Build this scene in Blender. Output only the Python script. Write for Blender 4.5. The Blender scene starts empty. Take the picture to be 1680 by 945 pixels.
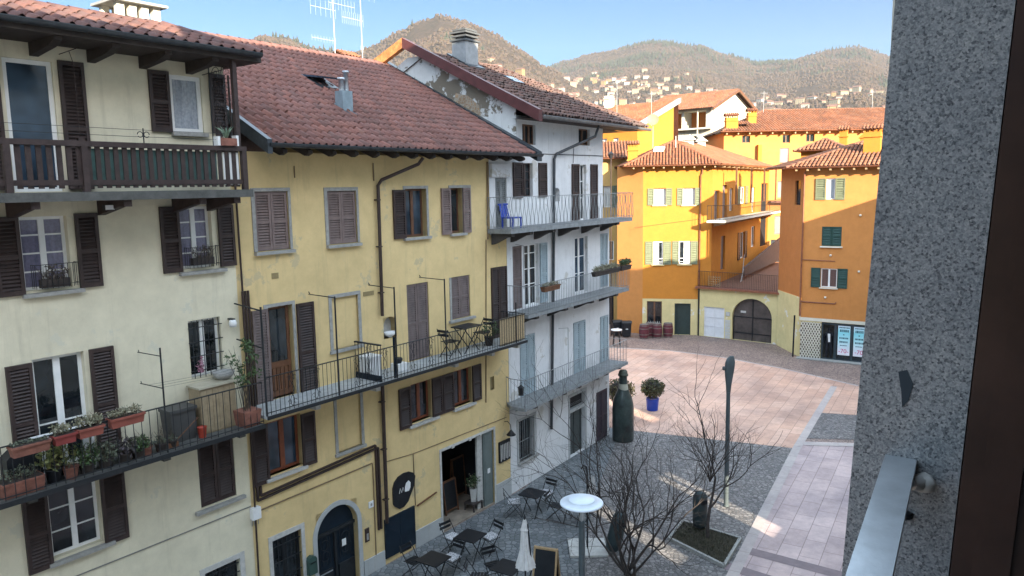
import bpy, math, random
from math import sin, cos, radians, pi, hypot, atan2, sqrt
from mathutils import Vector, Matrix, noise
random.seed(7)
S = bpy.context.scene
COL = S.collection
R_ = random.uniform
GZ = -0.25            # level of the square

# ------------------------------------------------------------------ materials
MATS = {}
def nodes(name):
    m = bpy.data.materials.new(name); m.use_nodes = True
    nt = m.node_tree; nt.nodes.clear()
    o = nt.nodes.new('ShaderNodeOutputMaterial'); b = nt.nodes.new('ShaderNodeBsdfPrincipled')
    nt.links.new(b.outputs[0], o.inputs[0])
    MATS[name] = m
    return m, nt, b
def nd(nt, t, **kw):
    n = nt.nodes.new(t)
    for k, v in kw.items():
        if k in n.inputs.keys() if hasattr(n.inputs, 'keys') else False: n.inputs[k].default_value = v
        else: setattr(n, k, v)
    return n
def rgb(c): return (c[0], c[1], c[2], 1)
def coords(nt, sc=(1, 1, 1)):
    tc = nt.nodes.new('ShaderNodeTexCoord'); mp = nt.nodes.new('ShaderNodeMapping')
    mp.inputs['Scale'].default_value = sc
    nt.links.new(tc.outputs['Object'], mp.inputs[0]); return mp.outputs[0]
def nz(nt, vec, scale, detail=4, rough=.6):
    n = nt.nodes.new('ShaderNodeTexNoise'); n.inputs['Scale'].default_value = scale
    n.inputs['Detail'].default_value = detail; n.inputs['Roughness'].default_value = rough
    nt.links.new(vec, n.inputs['Vector']); return n.outputs['Fac']
def ramp(nt, fac, stops):
    r = nt.nodes.new('ShaderNodeValToRGB'); e = r.color_ramp.elements
    while len(e) < len(stops): e.new(.5)
    for el, (p, c) in zip(e, stops): el.position = p; el.color = rgb(c) if len(c) == 3 else c
    nt.links.new(fac, r.inputs[0]); return r.outputs[0]
def mix(nt, fac, a, b, mode='MIX'):
    m = nt.nodes.new('ShaderNodeMix'); m.data_type = 'RGBA'; m.blend_type = mode
    for sock, v in ((m.inputs['Factor'], fac), (m.inputs[6], a), (m.inputs[7], b)):
        if isinstance(v, (int, float)): sock.default_value = v
        elif isinstance(v, tuple): sock.default_value = rgb(v)
        else: nt.links.new(v, sock)
    return m.outputs[2]
def bump(nt, b, h, strength=.3, dist=.02):
    n = nt.nodes.new('ShaderNodeBump'); n.inputs['Strength'].default_value = strength; n.inputs['Distance'].default_value = dist
    nt.links.new(h, n.inputs['Height']); nt.links.new(n.outputs[0], b.inputs['Normal'])
def k_(c, f): return tuple(min(1, x * f) for x in c)
def M(name, col, rough=.7, var=.15, scale=4, bmp=.0, bscale=60, metal=0, spec=.3, coat=0):
    if name in MATS: return MATS[name]
    m, nt, b = nodes(name)
    v = coords(nt)
    f = nz(nt, v, scale, 5, .65)
    c = ramp(nt, f, [(.3, k_(col, 1 - var)), (.7, k_(col, 1 + var))])
    nt.links.new(c, b.inputs['Base Color'])
    b.inputs['Roughness'].default_value = rough; b.inputs['Metallic'].default_value = metal
    b.inputs['Specular IOR Level'].default_value = spec
    if coat: b.inputs['Coat Weight'].default_value = coat
    if bmp: bump(nt, b, nz(nt, v, bscale, 3), bmp, .01)
    return m
def stucco(name, col, dirt=(.3, .27, .2), amount=.35, patch=None, pamt=.55, blot=.14, seed=0):
    m, nt, b = nodes(name)
    tc = nt.nodes.new('ShaderNodeTexCoord'); mp = nt.nodes.new('ShaderNodeMapping'); mp.inputs['Location'].default_value = (seed, seed * 2, 0)
    nt.links.new(tc.outputs['Object'], mp.inputs[0]); v = mp.outputs[0]
    big = nz(nt, v, .55, 6, .62); mid = nz(nt, v, 2.6, 6, .7)
    c = ramp(nt, big, [(.3, k_(col, 1 - blot)), (.52, col), (.72, k_(col, 1 + blot * .8))])
    c = mix(nt, .35, c, ramp(nt, mid, [(.3, k_(col, .72)), (.7, k_(col, 1.14))]))
    # rain streaks: noise pulled long in z
    mp2 = nt.nodes.new('ShaderNodeMapping'); mp2.inputs['Scale'].default_value = (3.2, 3.2, .22); nt.links.new(v, mp2.inputs[0])
    st = nz(nt, mp2.outputs[0], 1.6, 5, .7)
    sf = ramp(nt, st, [(.56, (0, 0, 0)), (.78, (amount,) * 3)])
    c = mix(nt, sf, c, dirt)
    if patch:
        pf = ramp(nt, nz(nt, v, 1.1, 7, .68), [(pamt, (0, 0, 0)), (pamt + .03, (1, 1, 1))])
        c = mix(nt, pf, c, patch)
    nt.links.new(c, b.inputs['Base Color']); b.inputs['Roughness'].default_value = .9
    b.inputs['Specular IOR Level'].default_value = .15
    h = mix(nt, .5, nz(nt, v, 35, 4, .7), nz(nt, v, 3, 3))
    bump(nt, b, h, .35, .015)
    return m
def tile_mat(name, cols, lichen=(.18, .17, .14), lf=.25, rough=.8):
    m, nt, b = nodes(name)
    g = nt.nodes.new('ShaderNodeNewGeometry')
    n = len(cols)
    c = ramp(nt, g.outputs['Random Per Island'], [((i + .5) / n, cols[i]) for i in range(n)])
    v = coords(nt)
    f = ramp(nt, nz(nt, v, 5, 6, .75), [(.5, (0, 0, 0)), (.8, (lf,) * 3)])
    c = mix(nt, f, c, lichen)
    c = mix(nt, .4, c, ramp(nt, nz(nt, v, .6, 4), [(.35, (.55, .55, .55)), (.65, (1.25, 1.2, 1.2))]), 'MULTIPLY')
    nt.links.new(c, b.inputs['Base Color']); b.inputs['Roughness'].default_value = rough
    b.inputs['Specular IOR Level'].default_value = .25
    bump(nt, b, nz(nt, v, 30, 3), .25, .01)
    return m
def glass(name, col=(.015, .02, .025), rough=.04):
    m, nt, b = nodes(name)
    v = coords(nt)
    c = ramp(nt, nz(nt, v, 1.3, 2), [(.35, k_(col, .4)), (.7, k_(col, 1.8))])
    nt.links.new(c, b.inputs['Base Color']); b.inputs['Roughness'].default_value = rough
    b.inputs['Specular IOR Level'].default_value = .6
    bump(nt, b, nz(nt, v, 2.2, 1), .06, .05)
    return m
def curtain(name, col, col2, sc=9):
    m, nt, b = nodes(name)
    v = coords(nt, (1, 1, .12))
    f = nz(nt, v, sc, 3, .6)
    c = ramp(nt, f, [(.33, col2), (.5, col), (.68, k_(col, .75))])
    c = mix(nt, .5, c, ramp(nt, nz(nt, coords(nt), 22, 3), [(.4, k_(col, .7)), (.6, k_(col, 1.1))]))
    nt.links.new(c, b.inputs['Base Color']); b.inputs['Roughness'].default_value = .6
    b.inputs['Coat Weight'].default_value = 1; b.inputs['Coat Roughness'].default_value = .04
    bump(nt, b, f, .6, .04)
    return m
def granite():
    m, nt, b = nodes('granite')
    v = coords(nt)
    def cells(sc):
        vo = nt.nodes.new('ShaderNodeTexVoronoi'); vo.inputs['Scale'].default_value = sc; nt.links.new(v, vo.inputs['Vector'])
        sp = nt.nodes.new('ShaderNodeSeparateColor'); nt.links.new(vo.outputs['Color'], sp.inputs[0]); return sp.outputs[0]
    a = cells(215); f = cells(380); g = nz(nt, v, 5, 5)
    c = ramp(nt, a, [(.0, (.030, .034, .042)), (.17, (.045, .05, .06)), (.24, (.15, .16, .172)), (.55, (.225, .235, .245)), (.85, (.285, .288, .29)), (1, (.38, .375, .37))])
    c = mix(nt, .38, c, ramp(nt, f, [(.1, (.05, .055, .065)), (.4, (.2, .21, .22)), (.9, (.36, .36, .36))]))
    c = mix(nt, .6, c, ramp(nt, g, [(.3, (.62, .64, .68)), (.7, (1.05, 1.03, 1))]), 'MULTIPLY')
    nt.links.new(c, b.inputs['Base Color']); b.inputs['Roughness'].default_value = .5
    bump(nt, b, a, .08, .002)
    return m
def pavers(name, c1, c2, mortar, w, h, rot=0, off=.5, msize=.012, var=.5, scale=1, bm=.3, rough=.75):
    m, nt, b = nodes(name)
    tc = nt.nodes.new('ShaderNodeTexCoord'); mp = nt.nodes.new('ShaderNodeMapping')
    mp.inputs['Rotation'].default_value = (0, 0, rot)
    nt.links.new(tc.outputs['Object'], mp.inputs[0]); v = mp.outputs[0]
    br = nt.nodes.new('ShaderNodeTexBrick'); br.offset = off
    br.inputs['Color1'].default_value = rgb(c1); br.inputs['Color2'].default_value = rgb(c2); br.inputs['Mortar'].default_value = rgb(mortar)
    br.inputs['Scale'].default_value = scale; br.inputs['Mortar Size'].default_value = msize
    br.inputs['Brick Width'].default_value = w; br.inputs['Row Height'].default_value = h; br.inputs['Mortar Smooth'].default_value = .3
    nt.links.new(v, br.inputs['Vector'])
    c = mix(nt, var, br.outputs['Color'], ramp(nt, nz(nt, v, .45, 5, .65), [(.3, (.5, .5, .54)), (.7, (1.28, 1.22, 1.15))]), 'MULTIPLY')
    c = mix(nt, .35, c, ramp(nt, nz(nt, v, 6, 5, .7), [(.3, (.6, .6, .6)), (.7, (1.2, 1.2, 1.2))]), 'MULTIPLY')
    nt.links.new(c, b.inputs['Base Color']); b.inputs['Roughness'].default_value = rough
    b.inputs['Specular IOR Level'].default_value = .25
    bump(nt, b, br.outputs['Fac'], -bm, .02)
    return m
def cobble(name, c1, c2, gap, scale, rough=.7):
    m, nt, b = nodes(name)
    v = coords(nt)
    vo = nt.nodes.new('ShaderNodeTexVoronoi'); vo.feature = 'DISTANCE_TO_EDGE'; vo.inputs['Scale'].default_value = scale; vo.inputs['Randomness'].default_value = .7
    v2 = nt.nodes.new('ShaderNodeTexVoronoi'); v2.inputs['Scale'].default_value = scale; v2.inputs['Randomness'].default_value = .7
    nt.links.new(v, vo.inputs['Vector']); nt.links.new(v, v2.inputs['Vector'])
    sp = nt.nodes.new('ShaderNodeSeparateColor'); nt.links.new(v2.outputs['Color'], sp.inputs[0])
    c = ramp(nt, sp.outputs[0], [(.1, c1), (.9, c2)])
    e = ramp(nt, vo.outputs['Distance'], [(.03, (0, 0, 0)), (.12, (1, 1, 1))])
    c = mix(nt, e, gap, c)
    c = mix(nt, .6, c, ramp(nt, nz(nt, v, .5, 6, .65), [(.3, (.55, .56, .6)), (.7, (1.25, 1.2, 1.15))]), 'MULTIPLY')
    nt.links.new(c, b.inputs['Base Color']); b.inputs['Roughness'].default_value = rough
    bump(nt, b, e, .5, .03)
    return m
def foliage(name, cols, rough=.6):
    m, nt, b = nodes(name)
    g = nt.nodes.new('ShaderNodeNewGeometry'); n = len(cols)
    c = ramp(nt, g.outputs['Random Per Island'], [((i + .5) / n, cols[i]) for i in range(n)])
    nt.links.new(c, b.inputs['Base Color']); b.inputs['Roughness'].default_value = rough
    b.inputs['Subsurface Weight'].default_value = 0
    return m

# ------------------------------------------------------------------ mesh builder
class MB:
    def __init__(s): s.v = []; s.f = []; s.m = []; s.sm = []
    def face(s, pts, mi=0, smooth=False):
        n = len(s.v); s.v += [tuple(p) for p in pts]; s.f.append(tuple(range(n, n + len(pts)))); s.m.append(mi); s.sm.append(smooth)
    def grid(s, rows, mi=0, smooth=True, closed=False):
        n = len(s.v); w = len(rows[0])
        for r in rows: s.v += [tuple(p) for p in r]
        for j in range(len(rows) - 1):
            for i in range(w if closed else w - 1):
                a = n + j * w + i; b = n + j * w + (i + 1) % w
                s.f.append((a, b, b + w, a + w)); s.m.append(mi); s.sm.append(smooth)
    def box(s, x0, x1, y0, y1, z0, z1, mi=0):
        n = len(s.v)
        s.v += [(x, y, z) for x in (x0, x1) for y in (y0, y1) for z in (z0, z1)]
        for q in ((0, 1, 3, 2), (4, 6, 7, 5), (0, 4, 5, 1), (2, 3, 7, 6), (0, 2, 6, 4), (1, 5, 7, 3)):
            s.f.append(tuple(n + i for i in q)); s.m.append(mi); s.sm.append(False)
        return s
    def bar(s, p, q, w, h=None, up=(0, 0, 1), mi=0):
        p = Vector(p); q = Vector(q); d = (q - p).normalized(); h = h or w; u = Vector(up)
        if abs(d.dot(u)) > .98: u = Vector((1, 0, 0))
        a = d.cross(u).normalized() * (w / 2); b = a.cross(d).normalized() * (h / 2)
        n = len(s.v)
        for c in (p, q): s.v += [tuple(c + i * a + j * b) for i, j in ((-1, -1), (1, -1), (1, 1), (-1, 1))]
        for t in ((0, 1, 5, 4), (1, 2, 6, 5), (2, 3, 7, 6), (3, 0, 4, 7), (3, 2, 1, 0), (4, 5, 6, 7)):
            s.f.append(tuple(n + i for i in t)); s.m.append(mi); s.sm.append(False)
        return s
    def tube(s, pts, r, n=6, mi=0, smooth=True, cap=True):
        pts = [Vector(p) for p in pts]; rs = r if isinstance(r, (list, tuple)) else [r] * len(pts)
        rows = []; a = None
        for i, p in enumerate(pts):
            d = (pts[min(i + 1, len(pts) - 1)] - pts[max(i - 1, 0)])
            d = d.normalized() if d.length > 1e-9 else Vector((0, 0, 1))
            if a is None:
                u = Vector((0, 0, 1)) if abs(d.z) < .9 else Vector((1, 0, 0)); a = d.cross(u).normalized()
            a = (a - d * a.dot(d)).normalized(); b = d.cross(a)
            rows.append([p + rs[i] * (cos(2 * pi * k / n) * a + sin(2 * pi * k / n) * b) for k in range(n)])
        s.grid(rows, mi, smooth, True)
        if cap:
            s.face(rows[0][::-1], mi); s.face(rows[-1], mi)
        return s
    def lathe(s, prof, n=16, c=(0, 0, 0), mi=0, smooth=True, sy=1.):
        s.grid([[(c[0] + r * cos(2 * pi * k / n), c[1] + sy * r * sin(2 * pi * k / n), c[2] + z) for k in range(n)] for r, z in prof], mi, smooth, True)
        return s
    def prism(s, poly, f, t0, t1, mi=0):
        """poly: 2-D outline; f(a,b,t)->xyz"""
        A = [f(a, b, t0) for a, b in poly]; B = [f(a, b, t1) for a, b in poly]
        s.face(A[::-1], mi); s.face(B, mi); n = len(poly)
        for i in range(n): s.face([A[i], A[(i + 1) % n], B[(i + 1) % n], B[i]], mi)
        return s
    def leaves(s, c, rad, n, size, mi=0, shell=.35, flat=.0, seed=None):
        rd = random.Random(seed if seed is not None else random.random())
        for _ in range(n):
            d = Vector((rd.gauss(0, 1), rd.gauss(0, 1), rd.gauss(0, 1))).normalized()
            k = (shell + (1 - shell) * rd.random() ** .6) * (1 + .22 * noise.noise(d * 2.2 + Vector(c)))
            p = Vector((c[0] + d.x * rad[0] * k, c[1] + d.y * rad[1] * k, c[2] + d.z * rad[2] * k))
            a = Vector((rd.gauss(0, 1), rd.gauss(0, 1), rd.gauss(0, 1))).normalized()
            b = a.cross(Vector((rd.gauss(0, 1), rd.gauss(0, 1), rd.gauss(0, 1)))).normalized()
            z = size * rd.uniform(.6, 1.3)
            s.face([p - a * z, p + b * z * .4, p + a * z, p - b * z * .4], mi)
        return s
    def stems(s, c, n, h, spread, r=.006, mi=0, lean=.4, rd=random):
        for _ in range(n):
            a = rd.uniform(0, 2 * pi); l = rd.uniform(.5, 1) * h; q = rd.uniform(.1, lean)
            p0 = Vector((c[0] + rd.uniform(-1, 1) * spread[0], c[1] + rd.uniform(-1, 1) * spread[1], c[2]))
            p1 = p0 + Vector((cos(a) * q * l * .4, sin(a) * q * l * .4, l * .6)); p2 = p0 + Vector((cos(a) * q * l, sin(a) * q * l, l))
            s.tube([p0, p1, p2], [r, r * .8, r * .3], 3, mi)
        return s
    def mesh(s, name, mats):
        me = bpy.data.meshes.new(name); me.from_pydata(s.v, [], s.f)
        for m in (mats if isinstance(mats, (list, tuple)) else [mats]): me.materials.append(m)
        me.polygons.foreach_set('material_index', s.m); me.polygons.foreach_set('use_smooth', s.sm)
        me.update(); return me

# ------------------------------------------------------------------ objects
ORG = {}
class Frame:
    """vertical plane: x along the facade, y into the building, z up"""
    def __init__(s, ox, oy, ang):
        s.o = Vector((ox, oy, 0)); s.a = ang; s.e = Vector((cos(ang), sin(ang), 0)); s.n = Vector((-sin(ang), cos(ang), 0))
    def at(s, x, y, z): return s.o + s.e * x + s.n * y + Vector((0, 0, z))
WORLD = Frame(0, 0, 0)
def props(o, label=None, cat=None, group=None, kind=None):
    if label: o['label'] = label
    if cat: o['category'] = cat
    if group: o['group'] = group
    if kind: o['kind'] = kind
    return o
def thing(name, label, cat, fr=WORLD, org=(0, 0, 0), group=None, rot=0):
    o = bpy.data.objects.new(name, None); COL.objects.link(o); o.empty_display_size = .1
    o.location = fr.at(*org); o.rotation_euler = (0, 0, fr.a + rot)
    ORG[o.name] = Vector(org); props(o, label, cat, group); return o
def part(name, mb, mats, parent, local=False, label=None):
    """mesh given in the frame's coordinates (or, local=True, in the thing's own)"""
    o = bpy.data.objects.new(name, mb if isinstance(mb, bpy.types.Mesh) else mb.mesh(name, mats)); COL.objects.link(o)
    o.parent = parent
    if parent.name in ORG and not local: o.location = -ORG[parent.name]
    if label: o['label'] = label
    return o
def single(name, mb, mats, label=None, cat=None, fr=WORLD, org=(0, 0, 0), group=None, kind=None, rot=0):
    o = bpy.data.objects.new(name, mb if isinstance(mb, bpy.types.Mesh) else mb.mesh(name, mats)); COL.objects.link(o)
    o.location = fr.at(*org); o.rotation_euler = (0, 0, fr.a + rot)
    return props(o, label, cat, group, kind)
def dup(root, loc, rot, label=None, group=None):
    c = root.copy(); COL.objects.link(c); c.location = loc; c.rotation_euler = (0, 0, rot)
    if label: c['label'] = label
    if group: c['group'] = group
    for ch in list(root.children):
        a = ch.copy(); COL.objects.link(a); a.parent = c
        for g in list(ch.children):
            b = g.copy(); COL.objects.link(b); b.parent = a
    return c
def text(parent, body, size, mat, loc, rot, name='lettering', align='CENTER', depth=.002):
    cu = bpy.data.curves.new(name, 'FONT'); cu.body = body; cu.size = size; cu.extrude = depth
    cu.align_x = align; cu.align_y = 'CENTER'; cu.materials.append(mat)
    f = bpy.data.objects.new(name, cu); COL.objects.link(f); me = bpy.data.meshes.new_from_object(f.evaluated_get(bpy.context.evaluated_depsgraph_get())); bpy.data.objects.remove(f)
    o = bpy.data.objects.new(name, me); COL.objects.link(o); o.parent = parent; o.location = loc; o.rotation_euler = rot
    return o

# ------------------------------------------------------------------ walls, windows, shutters, railings
def wall(mb, x0, x1, z0, z1, holes=(), y=0., depth=.22, mi=0, back=True):
    xs = sorted({x0, x1} | {min(max(v, x0), x1) for h in holes for v in h[:2]}); zs = sorted({z0, z1} | {min(max(v, z0), z1) for h in holes for v in h[2:4]})
    for a, b in zip(xs, xs[1:]):
        for c, d in zip(zs, zs[1:]):
            mx, mz = (a + b) / 2, (c + d) / 2
            if any(h[0] < mx < h[1] and h[2] < mz < h[3] for h in holes): continue
            mb.face([(a, y, c), (b, y, c), (b, y, d), (a, y, d)], mi)
    for h in holes:
        a, b, c, d = h[:4]; t = y + depth
        mb.face([(a, y, c), (a, y, d), (a, t, d), (a, t, c)], mi); mb.face([(b, y, d), (b, y, c), (b, t, c), (b, t, d)], mi)
        mb.face([(a, y, c), (a, t, c), (b, t, c), (b, y, c)], mi)
        if len(h) < 5: mb.face([(a, y, d), (b, y, d), (b, t, d), (a, t, d)], mi)
        else:          # arched head: h[4] = spring height
            cx, w, sp = (a + b) / 2, (b - a) / 2, h[4]; N = 14
            P = [(cx + w * cos(pi * i / N), sp + (d - sp) * sin(pi * i / N)) for i in range(N + 1)]
            for i in range(N):
                (xa, za), (xb, zb) = P[i], P[i + 1]
                mb.face([(xb, y, zb), (xa, y, za), (xa, y, d), (xb, y, d)], mi)
                mb.face([(xa, y, za), (xb, y, zb), (xb, t, zb), (xa, t, za)], mi)
def shutter_mb(w, h, mid=True, pitch=.06, t=.05, solid=False):
    m = MB(); st = min(.06, w * .16)
    m.box(0, st, -t / 2, t / 2, 0, h); m.box(w - st, w, -t / 2, t / 2, 0, h)
    rails = [(0, .09), (h - .075, h)]
    if mid: rails.insert(1, (h * .46, h * .46 + .07))
    for a, b in rails: m.box(st, w - st, -t / 2 + .002, t / 2 - .002, a, b)
    for (a, b), (c, d) in zip(rails, rails[1:]):
        if solid: m.box(st, w - st, -.006, .006, b, c); continue
        n = max(2, int((c - b) / pitch)); p = (c - b) / n
        for i in range(n):
            z = b + (i + .5) * p; q = p * .38
            m.face([(st, -t * .42, z - q), (w - st, -t * .42, z - q), (w - st, t * .3, z + q), (st, t * .3, z + q)])
            m.face([(st, -t * .42, z - q), (st, -t * .42, z - q + .008), (w - st, -t * .42, z - q + .008), (w - st, -t * .42, z - q)])
        m.box(st, w - st, t * .42, t * .48, b, c)
    return m
_SH = {}
def shutter(parent, x0, x1, z0, z1, y, mat, ang=0, hinge='L', mid=True, pitch=.06):
    key = (round(x1 - x0, 2), round(z1 - z0, 2), mat.name, mid, pitch)
    if key not in _SH: _SH[key] = shutter_mb(x1 - x0, z1 - z0, mid, pitch).mesh('shutter', mat)
    o = part('shutter', _SH[key], None, parent)
    base = -ORG[parent.name] if parent.name in ORG else Vector((0, 0, 0))
    hx = x0 if hinge == 'L' else x1
    c, s_ = cos(ang), sin(ang)
    off = Vector((x0 - hx, 0, 0)); off = Vector((off.x * c, off.x * s_, 0))
    o.location = base + Vector((hx, y, z0)) + off; o.rotation_euler = (0, 0, ang)
    return o
def window(B, x0, x1, z0, z1, fm, pm, n=2, hb=(), y=.12, sh=(), sm=None, sill=None, sillm=None, sur=None, surm=None, fw=.055, name='window', mid=True, shy=-.035, pitch=.06, bars=None, barm=None, vb=0, backm=None):
    """hb: heights (0..1) of glazing bars; sh: (xa, xb[, za, zb[, angle, hinge]]) shutters"""
    m = MB(); t = .05
    if n:
        m.box(x0, x0 + fw, y, y + t, z0, z1); m.box(x1 - fw, x1, y, y + t, z0, z1)
        m.box(x0 + fw, x1 - fw, y, y + t, z0, z0 + fw); m.box(x0 + fw, x1 - fw, y, y + t, z1 - fw, z1)
        for i in range(1, n):
            xc = x0 + (x1 - x0) * i / n; m.box(xc - fw * .9, xc + fw * .9, y - .008, y + t - .003, z0 + fw, z1 - fw)
        for q in hb:
            zz = z0 + (z1 - z0) * q; m.box(x0 + fw, x1 - fw, y + .006, y + t - .006, zz - .014, zz + .014)
    else:
        m.box(x0 - .004, x1 + .004, y + .01, y + t, z0 - .004, z1 + .004)
    w = part(name, m, fm, B)
    if n:
        p = MB(); p.box(x0 + fw * .5, x1 - fw * .5, y + .02, y + .03, z0 + fw * .5, z1 - fw * .5); part('pane', p, pm, w)
    for q in sh:
        a, b = q[:2]; c, d = q[2:4] if len(q) > 3 else (z0 - .02, z1 + .03)
        shutter(w, a, b, c, d, shy, sm, q[4] if len(q) > 4 else 0, q[5] if len(q) > 5 else 'L', mid, pitch)
    if sill:
        q = MB(); q.box(sill[0], sill[1], -.1, .13, sill[2] - .07, sill[2]); part('sill', q, sillm, w)
    if sur:
        q = MB(); a, b, c, d = sur; e = -.022
        if a < x0: q.box(a, x0 - .002, e, .06, c, d)
        if b > x1: q.box(x1 + .002, b, e, .06, c, d)
        if d > z1: q.box(max(a, x0 - .002), min(b, x1 + .002), e, .06, z1 + .002, d)
        if c < z0: q.box(max(a, x0 - .002), min(b, x1 + .002), e, .06, c, z0 - .002)
        part('surround', q, surm, w)
    if bars:
        q = MB(); nx, nzb, yy = bars
        for i in range(nx):
            xx = x0 + (x1 - x0) * (i + .5) / nx; q.tube([(xx, yy, z0), (xx, yy, z1)], .009, 5)
        for i in range(nzb):
            zz = z0 + (z1 - z0) * (i + .5) / nzb; q.box(x0 - .02, x1 + .02, yy - .014, yy + .012, zz - .008, zz + .008)
        part('grille', q, barm, w)
    return w
def railing(mb, pts, z0, z1, sp=.12, r=.008, orn=(), wavy=0, top=.018, low=.06):
    """balustrade along plan points"""
    for (xa, ya), (xb, yb) in zip(pts, pts[1:]):
        L = hypot(xb - xa, yb - ya); n = max(1, round(L / sp))
        mb.bar((xa, ya, z1), (xb, yb, z1), top * 2.2, top); mb.bar((xa, ya, z0 + low), (xb, yb, z0 + low), top * 1.3, top * .8)
        for i in range(n + 1):
            x, y = xa + (xb - xa) * i / n, ya + (yb - ya) * i / n
            if wavy:
                ux, uy = (xb - xa) / L, (yb - ya) / L
                P = []
                for j in range(9):
                    q = wavy * sin(j / 8 * 2 * pi) * (1 if i % 2 else -1)
                    P.append((x + ux * q, y + uy * q, z0 + (z1 - z0) * j / 8))
                mb.tube(P, r, 4)
            else: mb.tube([(x, y, z0), (x, y, z1)], r, 4)
    for x, y in orn:                     # scrollwork panel
        for sg in (-1, 1):
            P = []
            for j in range(25):
                q = j / 24; P.append((x + sg * .055 * sin(q * 3 * pi) * (1 if q < .99 else 0), y, z0 + low + (z1 - z0 - low) * q))
            mb.tube(P, .007, 4)
            for zc in (z0 + .17, z1 - .12):
                mb.tube([(x + sg * (.075 + .045 * cos(a)), y, zc + .045 * sin(a)) for a in [pi * 2 * i / 10 for i in range(9)]], .006, 4)

# ------------------------------------------------------------------ tiled roofs
PORT = [(0, 0), (.34, .0), (.44, .3), (.56, .82), (.68, 1), (.8, .82), (.92, .3), (1.0, 0)]
COPPO = [(.16, 0), (.22, .55), (.35, .92), (.5, 1), (.65, .92), (.78, .55), (.84, 0)]
def tiles(mb, p0, p1, up, L, tw, tl, left=None, right=None, h=.055, prof=PORT, jit=.0, step=.022, seed=1, mi=0, under=1, clip=None):
    """rows of tiles on a plane: eave p0->p1, 'up' the slope direction, L its length; left/right(v) bound u; each tile an island"""
    rd = random.Random(seed)
    p0 = Vector(p0); p1 = Vector(p1); u = (p1 - p0); W = u.length; u.normalize(); v = Vector(up).normalized(); n = u.cross(v).normalized()
    if n.z < 0: n = -n
    left = left or (lambda q: 0); right = right or (lambda q: W)
    nr = max(1, round(L / tl)); tl = L / nr; nc = max(1, round(W / tw)); tw = W / nc
    # base sheet
    rows = []
    for j in range(nr + 1): rows.append([p0 + u * left(j * tl) + v * j * tl - n * .012, p0 + u * right(j * tl) + v * j * tl - n * .012])
    mb.grid(rows, under, False)
    for j in range(nr):
        for i in range(-1, nc + 1):
            uc = (i + .5) * tw; vc = (j + .5) * tl
            if uc < left(vc) + tw * .1 or uc > right(vc) - tw * .1: continue
            if clip and clip(uc, vc): continue
            ju, jv, ja = rd.gauss(0, jit), rd.gauss(0, jit) * 1.5, rd.gauss(0, jit) * .8
            a = []; b = []; c = []
            for q, hh in prof:
                s0 = step + rd.gauss(0, jit * .08) if jit else step
                a.append(p0 + u * (i * tw + q * tw + ju - ja * .5) + v * (j * tl - .03 + jv) + n * (hh * h + step))
                b.append(p0 + u * (i * tw + q * tw + ju + ja * .5) + v * (j * tl + tl * 1.02 + jv) + n * (hh * h * .92 + .003))
                c.append(a[-1] - n * .02)
            mb.grid([c, a, b], mi, True)
def ridge(mb, p, q, r=.11, seg=.38, mi=0, n=7):
    p = Vector(p); q = Vector(q); d = q - p; L = d.length; d.normalize(); s = d.cross(Vector((0, 0, 1))).normalized(); up = s.cross(d)
    k = max(1, round(L / seg))
    for i in range(k):
        a = p + d * (L * i / k - .02); b = p + d * (L * (i + 1) / k + .03)
        A = [[c + s * (rr * cos(t)) + up * (rr * sin(t) - .02) for t in [pi * j / (n - 1) for j in range(n)]] for c, rr in ((a, r * 1.06), (b, r * .9))]
        mb.grid(A, mi, True)
def gutter(mb, p, q, r=.075, mi=0):
    p = Vector(p); q = Vector(q); d = (q - p).normalized(); s = d.cross(Vector((0, 0, 1))).normalized()
    A = [[c + s * (rr * cos(t)) + Vector((0, 0, -rr * sin(t))) for t in [pi * j / 8 for j in range(9)]] for c in (p, q) for rr in (r,)]
    mb.grid(A, mi, True)
    A2 = [[c + s * ((r - .006) * cos(t)) + Vector((0, 0, -(r - .006) * sin(t))) for t in [pi * j / 8 for j in range(9)]] for c in (p, q)]
    mb.grid(A2, mi, True)
    for c in (p, q): mb.face([c + s * (r * cos(t)) + Vector((0, 0, -r * sin(t))) for t in [pi * j / 8 for j in range(9)]], mi)
    mb.bar(p + s * r, q + s * r, .016); mb.bar(p - s * r, q - s * r, .016)
# ------------------------------------------------------------------ palette
m_cream = stucco('cream_plaster', (.665, .61, .465), amount=.36, seed=3, patch=(.585, .555, .445), pamt=.61)
m_yellow = stucco('yellow_plaster', (.66, .50, .255), dirt=(.34, .28, .17), amount=.45, seed=11, patch=(.52, .42, .25), pamt=.60)
m_white = stucco('white_plaster', (.66, .66, .67), dirt=(.36, .35, .33), amount=.55, seed=5, patch=(.50, .48, .45), pamt=.60, blot=.12)
m_rubble = stucco('rubble_plaster', (.58, .58, .57), dirt=(.2, .18, .15), amount=.6, seed=8, patch=(.17, .145, .115), pamt=.515, blot=.25)
m_plinth = stucco('plinth_render', (.40, .41, .41), amount=.5, seed=2)
m_orange = stucco('orange_plaster', (.52, .22, .068), dirt=(.34, .12, .04), amount=.25, seed=1, blot=.07)
m_amber = stucco('amber_plaster', (.49, .198, .036), dirt=(.38, .15, .04), amount=.22, seed=7, blot=.06)
m_rust = stucco('rust_orange_plaster', (.46, .175, .055), dirt=(.3, .11, .04), amount=.25, seed=9, blot=.08)
m_straw = stucco('straw_plaster', (.62, .52, .27), dirt=(.4, .34, .2), amount=.3, seed=4, patch=(.62, .61, .58), pamt=.60)
m_pale = stucco('pale_plaster', (.66, .62, .52), amount=.4, seed=6, patch=(.5, .46, .38), pamt=.6)
m_brown = M('brown_shutter_paint', (.043, .029, .027), .42, .35, 3, .1)
m_brown2 = M('faded_brown_shutter_paint', (.19, .14, .13), .5, .25, 3, .1)
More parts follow.
